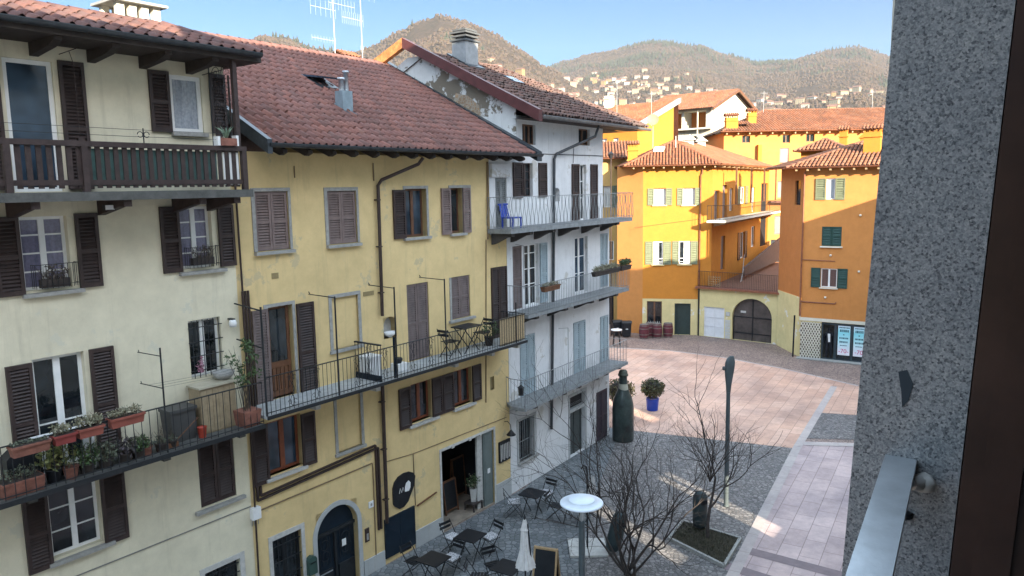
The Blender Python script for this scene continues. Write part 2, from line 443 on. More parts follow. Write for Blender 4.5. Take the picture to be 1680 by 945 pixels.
m_grey_sh = M('grey_brown_shutter_paint', (.15, .115, .11), .5, .3, 3, .1)
m_blue_sh = M('pale_blue_shutter_paint', (.30, .365, .40), .6, .15, 4, .1)
m_olive_sh = M('sage_shutter_paint', (.15, .165, .10), .6, .15, 4)
m_dgreen = M('dark_green_paint', (.022, .06, .05), .5, .2, 4)
m_darkwood = M('dark_balcony_wood', (.042, .028, .026), .6, .35, 8, .2)
m_soffit = M('dark_soffit_wood', (.045, .036, .033), .75, .3, 6, .1)
m_wood = M('brown_door_wood', (.14, .065, .035), .5, .3, 7, .15)
m_redwood = M('red_brown_window_wood', (.20, .062, .03), .45, .2, 7)
m_oak = M('light_wood', (.38, .26, .14), .6, .2, 6, .1)
m_wframe = M('white_window_paint', (.74, .74, .73), .45, .06, 5)
m_stone = M('grey_stone', (.30, .295, .28), .8, .2, 9, .3, 40)
m_lstone = M('pale_stone', (.46, .45, .43), .8, .18, 9, .3, 40)
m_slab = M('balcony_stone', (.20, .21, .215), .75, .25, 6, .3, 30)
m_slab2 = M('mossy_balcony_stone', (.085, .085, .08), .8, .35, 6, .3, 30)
m_iron = M('black_iron', (.018, .020, .023), .5, .3, 20)
m_giron = M('grey_iron', (.22, .23, .235), .5, .25, 20)
m_pipe = M('brown_downpipe_metal', (.055, .038, .035), .4, .2, 8, metal=.3)
m_zinc = M('dark_zinc_gutter', (.055, .062, .07), .4, .25, 6, metal=.4)
m_copper = M('copper_gutter', (.25, .10, .055), .45, .25, 6, metal=.3)
m_maroon = M('maroon_fascia_metal', (.085, .028, .027), .5, .2, 3)
m_rustf = M('rusty_fascia_metal', (.42, .17, .06), .6, .45, 6)
m_glass = glass('dark_window_glass')
m_glassb = glass('blue_window_glass', (.03, .05, .075), .05)
m_lace = curtain('lace_curtain_behind_glass', (.34, .37, .42), (.13, .15, .19), 14)
m_violet = curtain('violet_curtain_behind_glass', (.16, .15, .24), (.04, .045, .09), 8)
m_paleg = curtain('pale_blind_behind_glass', (.60, .60, .56), (.5, .5, .47), 3)
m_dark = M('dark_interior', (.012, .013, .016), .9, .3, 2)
m_t_red = tile_mat('red_roof_tiles', [(.195, .09, .074), (.16, .08, .07), (.22, .10, .08), (.135, .073, .065), (.19, .097, .085), (.175, .084, .071)], lf=.3)
m_t_old = tile_mat('old_dark_roof_tiles', [(.095, .056, .05), (.13, .072, .06), (.075, .05, .047), (.155, .085, .066), (.10, .07, .062)], lf=.4)
m_t_crm = tile_mat('brown_roof_tiles', [(.125, .062, .054), (.105, .058, .055), (.14, .07, .058), (.095, .055, .053)], lf=.3)
m_t_org = tile_mat('orange_roof_tiles', [(.25, .088, .042), (.21, .076, .037), (.285, .108, .052), (.185, .07, .04), (.24, .11, .06)], lf=.25)
m_t_org2 = tile_mat('weathered_orange_roof_tiles', [(.25, .10, .052), (.205, .083, .045), (.28, .12, .063), (.175, .075, .047), (.235, .113, .068)], lf=.3)
m_tunder = M('roof_underlay', (.05, .03, .026), .9, .3, 5)
m_tundero = M('shaded_orange_roof_underlay', (.06, .024, .014), .9, .3, 5)  # darkened to paint in the shade of the channels between tiles
m_terra = M('terracotta', (.21, .088, .064), .8, .3, 8, .1)
m_leaf = foliage('green_leaves', [(.04, .075, .025), (.055, .10, .03), (.07, .11, .04), (.035, .06, .025)])
m_leaf2 = foliage('yellow_green_leaves', [(.16, .17, .05), (.10, .13, .04), (.20, .19, .06), (.08, .10, .04)])
m_dry = foliage('dry_pale_plants', [(.26, .23, .15), (.20, .19, .12), (.15, .16, .10), (.30, .28, .20)])
m_leafg = foliage('grey_green_leaves', [(.10, .12, .08), (.13, .14, .10), (.07, .09, .06)])
m_stem = M('dry_stems', (.10, .075, .055), .8, .2, 5)
m_bark = M('dark_bark', (.045, .036, .033), .85, .35, 12, .3)
m_whitep = M('white_plastic', (.72, .72, .72), .4, .06, 5)
m_black = M('black_paint', (.012, .013, .016), .45, .3, 5)
m_steel = M('galvanised_steel', (.46, .49, .52), .38, .18, 9, .05, 60, metal=.7)
m_post = M('blue_grey_post_paint', (.085, .105, .115), .45, .15, 4, metal=.2)
m_discw = M('pale_lamp_disc', (.66, .72, .80), .4, .06, 4)
m_blue = M('bright_blue_glaze', (.02, .06, .38), .35, .15, 4)
m_navy = M('navy_paint', (.008, .016, .027), .4, .25, 3)
m_slate = M('slate_green_paint', (.13, .155, .15), .5, .12, 3)
m_fabric = M('off_white_fabric', (.60, .58, .57), .85, .12, 9, .2)
m_wine = M('wine_red_barrel_wood', (.10, .022, .03), .55, .3, 8, .1)
m_barreltop = M('grey_barrel_wood', (.16, .14, .125), .7, .25, 8)
m_magenta = M('magenta_print', (.55, .03, .16), .6, .05, 3)
m_teal = M('dark_teal_print', (.02, .10, .13), .6, .05, 3)
def poster_mat():
    m, nt, b = nodes('cyan_to_white_poster')
    tc = nt.nodes.new('ShaderNodeTexCoord'); sp = nt.nodes.new('ShaderNodeSeparateXYZ'); nt.links.new(tc.outputs['Object'], sp.inputs[0])
    mr = nt.nodes.new('ShaderNodeMapRange'); mr.inputs['From Min'].default_value = .1; mr.inputs['From Max'].default_value = 1.8
    nt.links.new(sp.outputs['Z'], mr.inputs['Value'])
    nt.links.new(ramp(nt, mr.outputs[0], [(.1, (.78, .76, .82)), (.45, (.50, .76, .82)), (.75, (.25, .66, .74)), (.98, (.62, .74, .84))]), b.inputs['Base Color'])
    b.inputs['Roughness'].default_value = .35
    return m
m_poster = poster_mat()
def zigzag():
    m, nt, b = nodes('zigzag_cushion_cloth')
    v = coords(nt)
    w = nt.nodes.new('ShaderNodeTexWave'); w.inputs['Scale'].default_value = 9; w.inputs['Distortion'].default_value = 9; w.inputs['Detail Scale'].default_value = 5; w.inputs['Detail'].default_value = 0
    nt.links.new(v, w.inputs['Vector'])
    nt.links.new(ramp(nt, w.outputs['Fac'], [(.42, (.05, .055, .07)), (.52, (.7, .7, .72))]), b.inputs['Base Color']); b.inputs['Roughness'].default_value = .9
    return m
m_zig = zigzag()
m_granite = granite()
m_tile_r = tile_mat
# ------------------------------------------------------------------ the three houses on the left
YA = radians(90 - 36.444)
FY = Frame(-14.5 * sin(YA), 14.5 * cos(YA), YA)             # cream and yellow houses
WA = radians(90 - 33.998)
FW = Frame(-13.66 * sin(WA), 13.66 * cos(WA), WA)           # white house
DEP = 11.0

# ---------------- cream house
cream = thing('cream_house', 'cream plastered house with dark wooden top balcony at the left edge', 'house', FY, (4, 0, GZ))
H = [(5.5, 6.28, 9.95, 12.18), (8.41, 9.1, 11.08, 12.2), (5.51, 6.28, 8.24, 9.52), (8.41, 9.12, 8.34, 9.6), (5.49, 6.36, 5.0, 7.04),
     (8.43, 9.16, 6.06, 7.27), (5.52, 6.40, 3.35, 4.65), (8.43, 9.28, 3.25, 4.63), (8.39, 9.24, .75, 1.80)]
w = MB(); wall(w, -2, 9.62, GZ, 12.75, H)
w.face([(9.62, 0, GZ), (9.62, DEP, GZ), (9.62, DEP, 12.75), (9.62, 0, 12.75)]); w.face([(-2, DEP, GZ), (-2, 0, GZ), (-2, 0, 12.75), (-2, DEP, 12.75)])
w.face([(9.62, DEP, GZ), (-2, DEP, GZ), (-2, DEP, 12.75), (9.62, DEP, 12.75)])
part('wall', w, m_cream, cream)
window(cream, 5.5, 6.28, 9.95, 12.18, m_wframe, m_glassb, 1, fw=.075, y=.05, sh=[(6.36, 6.79, 9.98, 12.22), (5.0, 5.42, 9.98, 12.22)], sm=m_brown, name='balcony_door')
window(cream, 8.41, 9.1, 11.08, 12.2, m_wframe, m_lace, 1, fw=.085, y=.04, sh=[(7.98, 8.39, 11.07, 12.24), (9.27, 9.62, 11.1, 12.3)], sm=m_brown, sill=(8.38, 9.14, 11.08), sillm=m_stone)
window(cream, 5.51, 6.28, 8.24, 9.52, m_wframe, m_violet, 2, (.25, .5, .75), sh=[(6.40, 6.80, 8.2, 9.55), (5.08, 5.49, 8.19, 9.54)], sm=m_brown, sill=(5.44, 6.45, 8.2), sillm=m_stone)
window(cream, 8.41, 9.12, 8.34, 9.6, m_wframe, m_violet, 2, (.25, .5, .75), sh=[(7.99, 8.39, 8.3, 9.62), (9.25, 9.62, 8.32, 9.62)], sm=m_brown, sill=(8.32, 9.36, 8.29), sillm=m_stone)
window(cream, 5.49, 6.36, 5.0, 7.04, m_wframe, m_glass, 2, (.40,), fw=.065, sh=[(5.06, 5.47, 4.99, 7.0), (6.44, 6.88, 4.99, 7.05)], sm=m_brown, name='balcony_door')
window(cream, 8.43, 9.16, 6.06, 7.27, m_wframe, m_glass, 2, (), bars=(6, 4, -.03), barm=m_iron)
window(cream, 5.52, 6.40, 3.35, 4.65, m_wframe, m_glass, 2, (.34, .67), sh=[(5.09, 5.50, 3.23, 4.64), (6.42, 6.87, 3.25, 4.63)], sm=m_brown, sill=(5.42, 6.58, 3.3), sillm=m_stone)
window(cream, 8.43, 9.28, 3.25, 4.63, m_brown, None, 0, sh=[(8.44, 8.85, 3.26, 4.63, 0), (8.86, 9.27, 3.26, 4.63, 0)], sm=m_brown, sill=(8.28, 9.45, 3.22), sillm=m_stone, shy=.04)
window(cream, 8.39, 9.24, .75, 1.80, m_iron, m_glass, 2, bars=(6, 5, .03), barm=m_iron, sur=(8.28, 9.36, .63, 1.92), surm=m_lstone, fw=.04)
# little iron window guards with dry plants
for a, b, z0 in ((5.62, 6.33, 8.27), (8.47, 9.16, 8.36)):
    q = MB(); railing(q, [(a, -.02), (a, -.17), (b, -.17), (b, -.02)], z0, z0 + .42, .09, .006, top=.01); part('window_guard', q, m_iron, cream)
# wooden balcony
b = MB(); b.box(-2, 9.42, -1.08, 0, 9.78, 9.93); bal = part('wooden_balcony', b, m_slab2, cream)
r = MB()
r.box(-2, 9.36, -1.03, -.93, 10.69, 10.78); r.box(-2, 9.36, -1.0, -.95, 10.04, 10.13); r.box(9.27, 9.36, -.93, 0, 10.69, 10.78); r.box(9.29, 9.34, -.93, 0, 10.04, 10.13)
for x in (-1.9, 1.6, 3.9, 5.05, 6.22, 9.3): r.box(x - .05, x + .05, -1.04, -.94, 9.93, 10.7)
x = -1.8
while x < 9.2:
    r.box(x, x + .085, -.985, -.962, 9.99, 10.69); x += .155
for y in (-.8, -.6, -.4, -.2): r.box(9.30, 9.325, y, y + .09, 9.99, 10.69)
part('railing', r, m_darkwood, bal)
q = MB(); q.box(6.28, 8.72, -.955, -.945, 10.02, 10.66); part('privacy_cloth', q, M('dark_green_cloth', (.035, .075, .07), .8, .3, 7), bal)
q = MB()
for x in (8.86, 9.0, 9.13): q.box(x, x + .075, -.958, -.95, 10.02, 10.66)
part('white_boards', q, m_whitep, bal)
for x in (-1.2, .6, 2.6, 4.3, 5.4, 6.9, 8.35, 9.1):
    q = MB(); q.prism([(-1.0, 9.78), (0, 9.78), (0, 9.5), (-.25, 9.55), (-.8, 9.66), (-1.0, 9.66)], lambda a, b_, t: (t, a, b_), x - .07, x + .07); part('bracket', q, m_darkwood, bal)
q = MB(); q.box(9.18, 9.27, -.99, -.9, 10.78, 12.45); part('corner_post', q, m_darkwood, bal)
q = MB()                                                     # scroll iron panel between post and wall
for y in (-.86, -.08): q.bar((9.24, y, 10.8), (9.24, y, 12.4), .018)
for i in range(5):
    z = 10.98 + i * .32
    for s_ in (-1, 1):
        q.tube([(9.24, -.47 + s_ * (.16 + .13 * cos(t)), z + .13 * sin(t)) for t in [2 * pi * j / 14 for j in range(12)]], .008, 4)
        q.tube([(9.24, -.47 + s_ * (.16 + .055 * cos(t)), z + .055 * sin(t)) for t in [2 * pi * j / 10 for j in range(10)]], .007, 4)
part('scroll_panel', q, m_iron, bal)
# clothes-line wires with scroll on the rail
q = MB()
for z in (10.9, 11.02): q.tube([(5.0, -.99, z), (7.0, -.99, z - .012), (9.2, -.99, z)], .004, 4)
for s_ in (-1, 1):
    q.tube([(7.28 + s_ * (.06 + .05 * cos(t)), -.99, 10.93 + .05 * sin(t)) for t in [2 * pi * j / 10 for j in range(10)]], .008, 4)
q.bar((7.28, -.99, 10.78), (7.28, -.99, 11.04), .016); part('line_wires', q, m_iron, bal)
for x0, z0, l in ((6.40, 12.32, 1.45), (9.12, 12.25, .95)):
    q = MB(); q.tube([(x0, -.03, z0), (x0, -.75, z0 + .03)], .008, 4); q.tube([(x0, -.4, z0 + .02), (x0 + .07, -.38, z0 - .2), (x0 + .07, -.36, z0 - l)], .006, 4); q.box(x0 + .03, x0 + .13, -.40, -.32, z0 - l - .42, z0 - l); part('awning_gear', q, m_darkwood, cream)
# lower iron balcony
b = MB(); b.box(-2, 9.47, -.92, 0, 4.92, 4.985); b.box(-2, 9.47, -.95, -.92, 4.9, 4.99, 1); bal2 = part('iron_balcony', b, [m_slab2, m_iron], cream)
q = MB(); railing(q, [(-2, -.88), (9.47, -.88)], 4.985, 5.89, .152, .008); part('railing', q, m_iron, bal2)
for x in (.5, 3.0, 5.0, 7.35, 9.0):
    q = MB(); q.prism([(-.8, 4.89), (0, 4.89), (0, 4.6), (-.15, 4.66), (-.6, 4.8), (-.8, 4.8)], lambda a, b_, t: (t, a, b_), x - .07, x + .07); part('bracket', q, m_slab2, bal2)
q = MB(); q.tube([(7.33, -.88, 4.99), (7.33, -.88, 7.02)], .016, 6)
for z, xl in ((6.86, 7.33), (6.24, 7.33)):
    q.tube([(xl, -.88, z), (xl, -.05, z - .02)], .010, 5); q.tube([(xl, -.1, z - .02), (xl, -.08, z + .03)], .008, 4)
for y in (-.75, -.55, -.35): q.tube([(7.33, y, 6.23), (8.4, y, 6.19), (9.42, y, 6.24)], .003, 3)
part('washing_line_post', q, m_iron, bal2)
# roof
k = .38; e0, e1 = 10.25, 0
rf = MB(); ev = -1.05; ez = 12.62; rd_ = .55; rz = ez + k * (rd_ - ev)
Ls = (rd_ - ev) * sqrt(1 + k * k)
tiles(rf, (-2.4, ev, ez), (9.72, ev, ez), (0, 1, k), Ls, .245, .34, right=lambda q: 12.2 - q * .72, h=.075, jit=.008, seed=3, step=.03)
rf.face([(-2.4, rd_, rz), (8.7, rd_, rz), (8.7, DEP, rz - .2), (-2.4, DEP, rz - .2)], 1); rf.face([(8.7, rd_, rz), (9.8, ev, ez), (9.8, DEP, ez), (8.7, DEP, rz - .2)], 1)
ridge(rf, (-2.4, rd_, rz), (8.7, rd_, rz), .10, .36); ridge(rf, (8.7, rd_, rz + .02), (9.8, ev, ez + .05), .09, .34)
roof = part('roof', rf, [m_t_crm, m_tunder], cream)
q = MB(); q.box(-2.4, 9.8, ev - .02, 0, ez - .16, ez - .05); q.box(9.62, 9.8, 0, DEP, ez - .16, ez - .05); part('soffit', q, m_soffit, roof)
for i in range(12):
    x = -1.6 + i * .95; q = MB(); q.prism([(ev + .1, ez - .16), (0, ez - .16), (0, ez - .38), (ev + .35, ez - .30), (ev + .1, ez - .22)], lambda a, b_, t: (t, a, b_), x - .07, x + .07); part('rafter', q, m_soffit, roof)
q = MB(); gutter(q, (-2.4, ev - .09, ez + .0), (9.74, ev - .09, ez + .0), .085); part('gutter', q, m_zinc, roof)
# chimney behind the ridge
ch = MB(); cx, cy, cz = 8.6, 1.6, 13.0
ch.box(cx - .45, cx + .45, cy - .35, cy + .35, 12.6, 13.36); chm = part('chimney', ch, m_pale, roof)
q = MB(); q.box(cx - .56, cx + .56, cy - .5, cy + .5, 13.72, 13.77); part('cap', q, m_stone, chm)
for i in range(4):
    for yy in (-.3, .3):
        x = cx - .38 + i * .2533; q = MB(); q.box(x - .075, x + .075, cy + yy - .06, cy + yy + .06, 13.36, 13.72); part('pillar', q, m_pale, chm)
# cable and cable box
q = MB(); q.tube([(-2, -.015, 2.86), (9.6, -.015, 2.88)], .012, 5); part('wall_cable', q, M('grey_cable', (.2, .2, .19), .7), cream)
lmp = thing('wall_lamp', 'small white lamp on the cream wall beside the barred window', 'lamp', FY, (9.38, 0, 7.1))
q = MB(); q.lathe([(0, -.11), (.07, -.1), (.085, -.02), (.06, .05), (0, .07)], 10, (9.38, -.13, 7.12)); part('lamp_shade', q, m_whitep, lmp)
q = MB(); q.box(9.34, 9.42, -.17, -.002, 7.17, 7.2); part('bracket', q, m_iron, lmp)
fl = thing('floodlight', 'small bright floodlight under the wooden balcony', 'lamp', FY, (6.75, -.55, 9.62))
q = MB(); q.box(6.68, 6.86, -.6, -.5, 9.60, 9.70); part('lamp_housing', q, m_iron, fl); q = MB(); q.box(6.69, 6.85, -.607, -.601, 9.61, 9.69); part('lens', q, m_whitep, fl)

# ---------------- yellow house
yel = thing('yellow_house', 'pale yellow house with red tiled roof, arched door and cafe shop front', 'house', FY, (14.5, 0, GZ))
H = [(10.19, 11.07, 8.56, 9.88), (12.21, 13.13, 8.57, 9.86), (14.87, 15.7, 8.58, 9.88), (16.73, 17.25, 8.58, 9.88), (10.36, 11.02, 5.16, 7.28), (12.19, 13.04, 5.97, 7.26),
     (13.9, 14.38, 5.95, 6.52, 6.28), (14.81, 15.67, 5.16, 7.29), (16.65, 17.5, 6.05, 7.3), (18.53, 19.34, 5.16, 7.4), (10.15, 11.08, 3.4, 4.66), (12.19, 12.97, 3.34, 4.9),
     (14.83, 15.65, 3.4, 4.5), (16.64, 17.47, 3.4, 4.5), (10.1, 10.92, -.15, 1.84), (11.38, 12.70, GZ, 2.0, 1.34), (16.0, 18.5, GZ, 2.23), (18.39, 18.6, 3.53, 3.95)]
w = MB(); wall(w, 9.62, 18.56, 8.42, 10.75, H); wall(w, 9.62, 19.38, GZ, 8.42, H)
w.face([(18.56, 0, 8.42), (18.56, DEP, 8.42), (18.56, DEP, 12), (18.56, 0, 10.75)]); w.face([(19.38, 0, GZ), (19.38, DEP, GZ), (19.38, DEP, 8.42), (19.38, 0, 8.42)])
w.face([(9.62, DEP, GZ), (9.62, 0, GZ), (9.62, 0, 10.75), (9.62, 5.6, 14.1), (9.62, DEP, 11)]); w.face([(19.38, DEP, GZ), (9.62, DEP, GZ), (9.62, DEP, 11), (19.38, DEP, 11)])
w.face([(18.56, 0, 8.42), (19.38, 0, 8.42), (19.38, DEP, 8.42), (18.56, DEP, 8.42)])
part('wall', w, m_yellow, yel)
GS = m_stone
window(yel, 10.19, 11.07, 8.56, 9.88, m_brown2, None, 0, sh=[(10.2, 10.62, 8.57, 9.87), (10.63, 11.06, 8.57, 9.87)], sm=m_brown2, shy=.05, sur=(10.1, 11.14, 8.56, 9.96), surm=GS, sill=(10.1, 11.15, 8.55), sillm=GS)
window(yel, 12.21, 13.13, 8.57, 9.86, m_brown2, None, 0, sh=[(12.22, 12.66, 8.58, 9.85), (12.67, 13.12, 8.58, 9.85)], sm=m_brown2, shy=.05, sur=(12.12, 13.2, 8.57, 9.95), surm=GS, sill=(12.12, 13.2, 8.56), sillm=GS)
window(yel, 14.87, 15.7, 8.58, 9.88, m_wood, m_glassb, 2, sh=[(14.39, 14.84, 8.56, 9.86)], sm=m_brown, y=.16, sur=(14.8, 15.78, 8.58, 9.96), surm=GS, sill=(14.75, 15.8, 8.57), sillm=GS)
window(yel, 16.73, 17.25, 8.58, 9.88, m_wood, m_glass, 1, sh=[(16.30, 16.69, 8.56, 9.88), (17.25, 17.58, 8.56, 9.88)], sm=m_brown2, y=.16, sur=(16.65, 17.64, 8.58, 9.96), surm=GS, sill=(16.65, 17.35, 8.57), sillm=GS)
# balcony door of brown wood, one open shutter
d = MB(); d.box(10.36, 11.02, .14, .19, 5.16, 7.28); d.box(10.38, 10.46, .11, .14, 5.17, 7.27); d.box(10.92, 11.0, .11, .14, 5.17, 7.27); d.box(10.46, 10.92, .11, .14, 5.17, 5.3); d.box(10.46, 10.92, .11, .14, 5.85, 5.98)
for i in range(4): d.box(10.48 + i * .11, 10.57 + i * .11, .115, .14, 5.32, 5.84)
dr = part('balcony_door', d, m_wood, yel); q = MB(); q.box(10.47, 10.91, .12, .135, 5.99, 7.2); part('pane', q, m_glass, dr)
shutter(dr, 11.13, 11.62, 5.03, 7.27, -.035, m_brown, mid=True); shutter(dr, 9.92, 10.33, 5.03, 7.27, -.035, m_grey_sh)
q = MB(); q.box(10.25, 10.355, -.02, .05, 5.16, 7.36); q.box(11.025, 11.1, -.02, .05, 5.16, 7.36); q.box(10.355, 11.025, -.02, .05, 7.285, 7.36); part('surround', q, GS, dr)
for a, b_, c, d_ in ((12.19, 13.04, 5.97, 7.26), (12.19, 12.97, 3.34, 4.9)):         # walled-up windows
    q = MB(); q.box(a - .01, b_ + .01, .05, .09, c - .01, d_ + .01); bw = part('blind_window', q, m_yellow, yel)
    q = MB(); q.box(a - .09, a - .002, -.022, .06, c, d_); q.box(b_ + .002, b_ + .09, -.022, .06, c, d_); q.box(a - .09, b_ + .09, -.022, .06, d_ + .002, d_ + .09); q.box(a - .12, b_ + .12, -.06, .06, c - .08, c - .002); part('surround', q, GS, bw)
# niche with a white basin
q = MB(); q.box(13.88, 14.40, .215, .24, 5.9, 6.55); nb = part('niche_back', q, m_lstone, yel)
q = MB(); q.lathe([(.04, 0), (.15, .07), (.2, .15), (.17, .15), (.1, .06), (0, .05)], 16, (14.14, .02, 5.96), sy=.7); part('basin', q, m_whitep, nb)
window(yel, 14.81, 15.67, 5.16, 7.29, m_grey_sh, None, 0, sh=[(14.82, 15.23, 5.17, 7.28), (15.25, 15.66, 5.17, 7.28)], sm=m_grey_sh, shy=.05, name='balcony_door')
window(yel, 16.65, 17.5, 6.05, 7.3, m_grey_sh, None, 0, sh=[(16.66, 17.07, 6.06, 7.29), (17.08, 17.49, 6.06, 7.29)], sm=m_grey_sh, shy=.05, sur=(16.57, 17.5, 6.05, 7.3), surm=GS, sill=(16.5, 17.65, 6.04), sillm=GS)
window(yel, 18.53, 19.34, 5.16, 7.4, m_brown, None, 0, sh=[(18.54, 18.93, 5.17, 7.39), (18.94, 19.33, 5.17, 7.39)], sm=m_brown, shy=-.02, name='balcony_door')
window(yel, 10.15, 11.08, 3.4, 4.66, m_redwood, m_glassb, 2, fw=.07, sh=[(9.72, 10.13, 3.28, 4.66), (11.08, 11.48, 3.33, 4.62)], sm=m_brown, sill=(10.02, 11.17, 3.36), sillm=m_lstone)
window(yel, 14.83, 15.65, 3.4, 4.5, m_redwood, m_glass, 2, fw=.065, sh=[(14.34, 14.78, 3.33, 4.48), (15.67, 16.1, 3.36, 4.5)], sm=m_brown, sill=(14.7, 15.9, 3.36), sillm=m_lstone)
window(yel, 16.64, 17.47, 3.4, 4.5, m_redwood, m_glass, 2, fw=.065, sh=[(16.13, 16.6, 3.36, 4.5), (17.49, 17.9, 3.38, 4.5)], sm=m_brown, sill=(16.56, 17.58, 3.37), sillm=m_lstone)
window(yel, 10.1, 10.92, -.15, 1.84, m_iron, m_glass, 2, bars=(7, 5, .03), barm=m_iron, sur=(10.0, 11.02, -.2, 1.96), surm=m_lstone, fw=.04)
# arched iron door
cx, hw = 12.04, .66
q = MB(); arc = [(cx + hw * cos(pi * i / 20), 1.34 + .66 * sin(pi * i / 20)) for i in range(21)]
q.prism([(cx + hw, GZ)] + arc + [(cx - hw, GZ)], lambda a, b_, t: (a, t, b_), .16, .20); ad = part('arched_door', q, m_navy, yel)
q = MB(); q.box(cx - hw, cx + hw, .10, .16, 1.30, 1.38); q.box(cx - .03, cx + .03, .10, .155, GZ, 1.3)
for i in range(12):
    x = cx - .6 + i * 1.2 / 11
    if abs(x - cx) > .05: q.tube([(x, .13, GZ + .75), (x, .13, 1.3)], .009, 4)
for s_ in (-1, 1):
    for zc in (.75, 1.05):
        q.tube([(cx + s_ * .33 + .13 * cos(t), .12, zc + .13 * sin(t)) for t in [2 * pi * j / 14 for j in range(15)]], .009, 4)
    q.box(cx + s_ * .35 - .25, cx + s_ * .35 + .25, .115, .16, GZ + .1, GZ + .62)
part('ironwork', q, m_iron, ad)
q = MB(); q.box(cx + .2, cx + .33, .09, .1, .82, 1.0); part('notice', q, m_whitep, ad)
q = MB(); q.box(cx - .55, cx - .12, .105, .117, .3, .33); part('push_bar', q, m_steel, ad)
q = MB(); N = 20                                             # stone surround
for i in range(N):
    a, b_ = pi * i / N, pi * (i + 1) / N
    P = lambda r_, t, y: (cx + r_ * cos(t), y, 1.34 + r_ * sin(t))
    q.face([P(.665, a, -.025), P(.665, b_, -.025), P(.79, b_, -.025), P(.79, a, -.025)]); q.face([P(.79, a, -.025), P(.79, b_, -.025), P(.79, b_, .02), P(.79, a, .02)]); q.face([P(.665, b_, -.025), P(.665, a, -.025), P(.665, a, .02), P(.665, b_, .02)])
for s_ in (-1, 1): q.box(cx + s_ * .665, cx + s_ * .79, -.025, .02, GZ, 1.34)
part('surround', q, m_plinth, ad)
# shop front
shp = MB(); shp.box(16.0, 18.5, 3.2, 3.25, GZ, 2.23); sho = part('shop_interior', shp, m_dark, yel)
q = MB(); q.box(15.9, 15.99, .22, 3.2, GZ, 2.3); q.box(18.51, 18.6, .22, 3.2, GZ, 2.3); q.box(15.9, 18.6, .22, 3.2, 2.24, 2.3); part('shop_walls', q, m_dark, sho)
q = MB(); q.box(16.0, 18.5, .0, 3.2, GZ - .02, GZ + .04); part('shop_floor', q, M('worn_shop_floor', (.24, .20, .16), .6, .3, 3), sho)
q = MB(); q.box(17.78, 18.03, .10, .17, GZ + .04, 2.22); part('white_post', q, m_lstone, sho)
q = MB(); q.box(18.05, 18.49, .05, .10, GZ + .04, 2.22); q.box(18.1, 18.44, .035, .05, GZ + .2, .9); q.box(18.1, 18.44, .035, .05, 1.0, 2.1); part('green_door_leaf', q, m_slate, sho)
q = MB(); q.box(18.2, 18.32, .02, .034, .85, 1.0); part('notice', q, m_whitep, sho)
q = MB(); q.box(15.92, 15.998, -.02, .05, GZ, 2.31); q.box(18.502, 18.58, -.02, .05, GZ, 2.31); q.box(15.998, 18.502, -.02, .05, 2.233, 2.31); part('surround', q, m_lstone, sho)
q = MB(); q.box(16.05, 18.0, -.05, -.024, 2.25, 2.29)
for x in (16.4, 17.2, 17.7): q.box(x, x + .1, -.09, -.05, 2.23, 2.29)
part('awning_rail', q, m_lstone, sho)
q = MB(); q.box(17.2, 17.5, 1.9, 1.92, 1.2, 1.24); q.lathe([(0, .1), (.05, .08), (.11, -.03), (.1, -.06), (0, -.06)], 10, (16.9, 1.2, 1.6)); q.lathe([(0, .1), (.05, .08), (.11, -.03), (.1, -.06), (0, -.06)], 10, (17.3, 1.7, 1.5)); part('pendant_lamp', q, m_stone, sho)
# blue shutters and oval sign
q = MB(); q.box(13.62, 14.19, -.05, -.004, -.08, 1.03); q.box(14.2, 14.78, -.05, -.004, -.1, 1.03); part('blue_shutter', q, m_navy, yel)
q = MB()
for a, b_ in ((15.86, 15.99),): pass
for a, b_, c in ((9.62, 10.0, .12), (12.85, 13.6, .18), (14.8, 15.92, .25), (18.58, 19.38, .35)): part('plinth', MB().box(a, b_, -.035, 0, GZ, c), m_plinth, yel)
sg = thing('oval_signboard', 'black teardrop signboard with white writing above the blue shutters', 'sign', FY, (14.4, 0, 1.5))
q = MB(); q.prism([(13.98, 1.80), (14.05, 1.95), (14.2, 2.06), (14.42, 2.1), (14.62, 2.08), (14.78, 2.0), (14.86, 1.88), (14.8, 1.62), (14.62, 1.35), (14.55, 1.24), (14.38, 1.14), (14.2, 1.14), (14.05, 1.25), (13.98, 1.34)][::-1], lambda a, b_, t: (a, t, b_), -.04, -.003); part('board', q, m_black, sg)
q = MB(); q.prism([(14.42, 1.56), (14.58, 1.54), (14.64, 1.62), (14.65, 1.76), (14.58, 1.84), (14.48, 1.8), (14.43, 1.7)][::-1], lambda a, b_, t: (a, t, b_), -.046, -.0405); part('white_emblem', q, m_whitep, sg)
q = MB()
for a, b_ in (((14.2, 1.58), (14.24, 1.72)), ((14.24, 1.72), (14.29, 1.58)), ((14.29, 1.58), (14.35, 1.72)), ((14.35, 1.72), (14.38, 1.6))): q.bar((a[0], -.043, a[1]), (b_[0], -.043, b_[1]), .022, .005)
part('white_scrawl', q, m_fabric, sg)
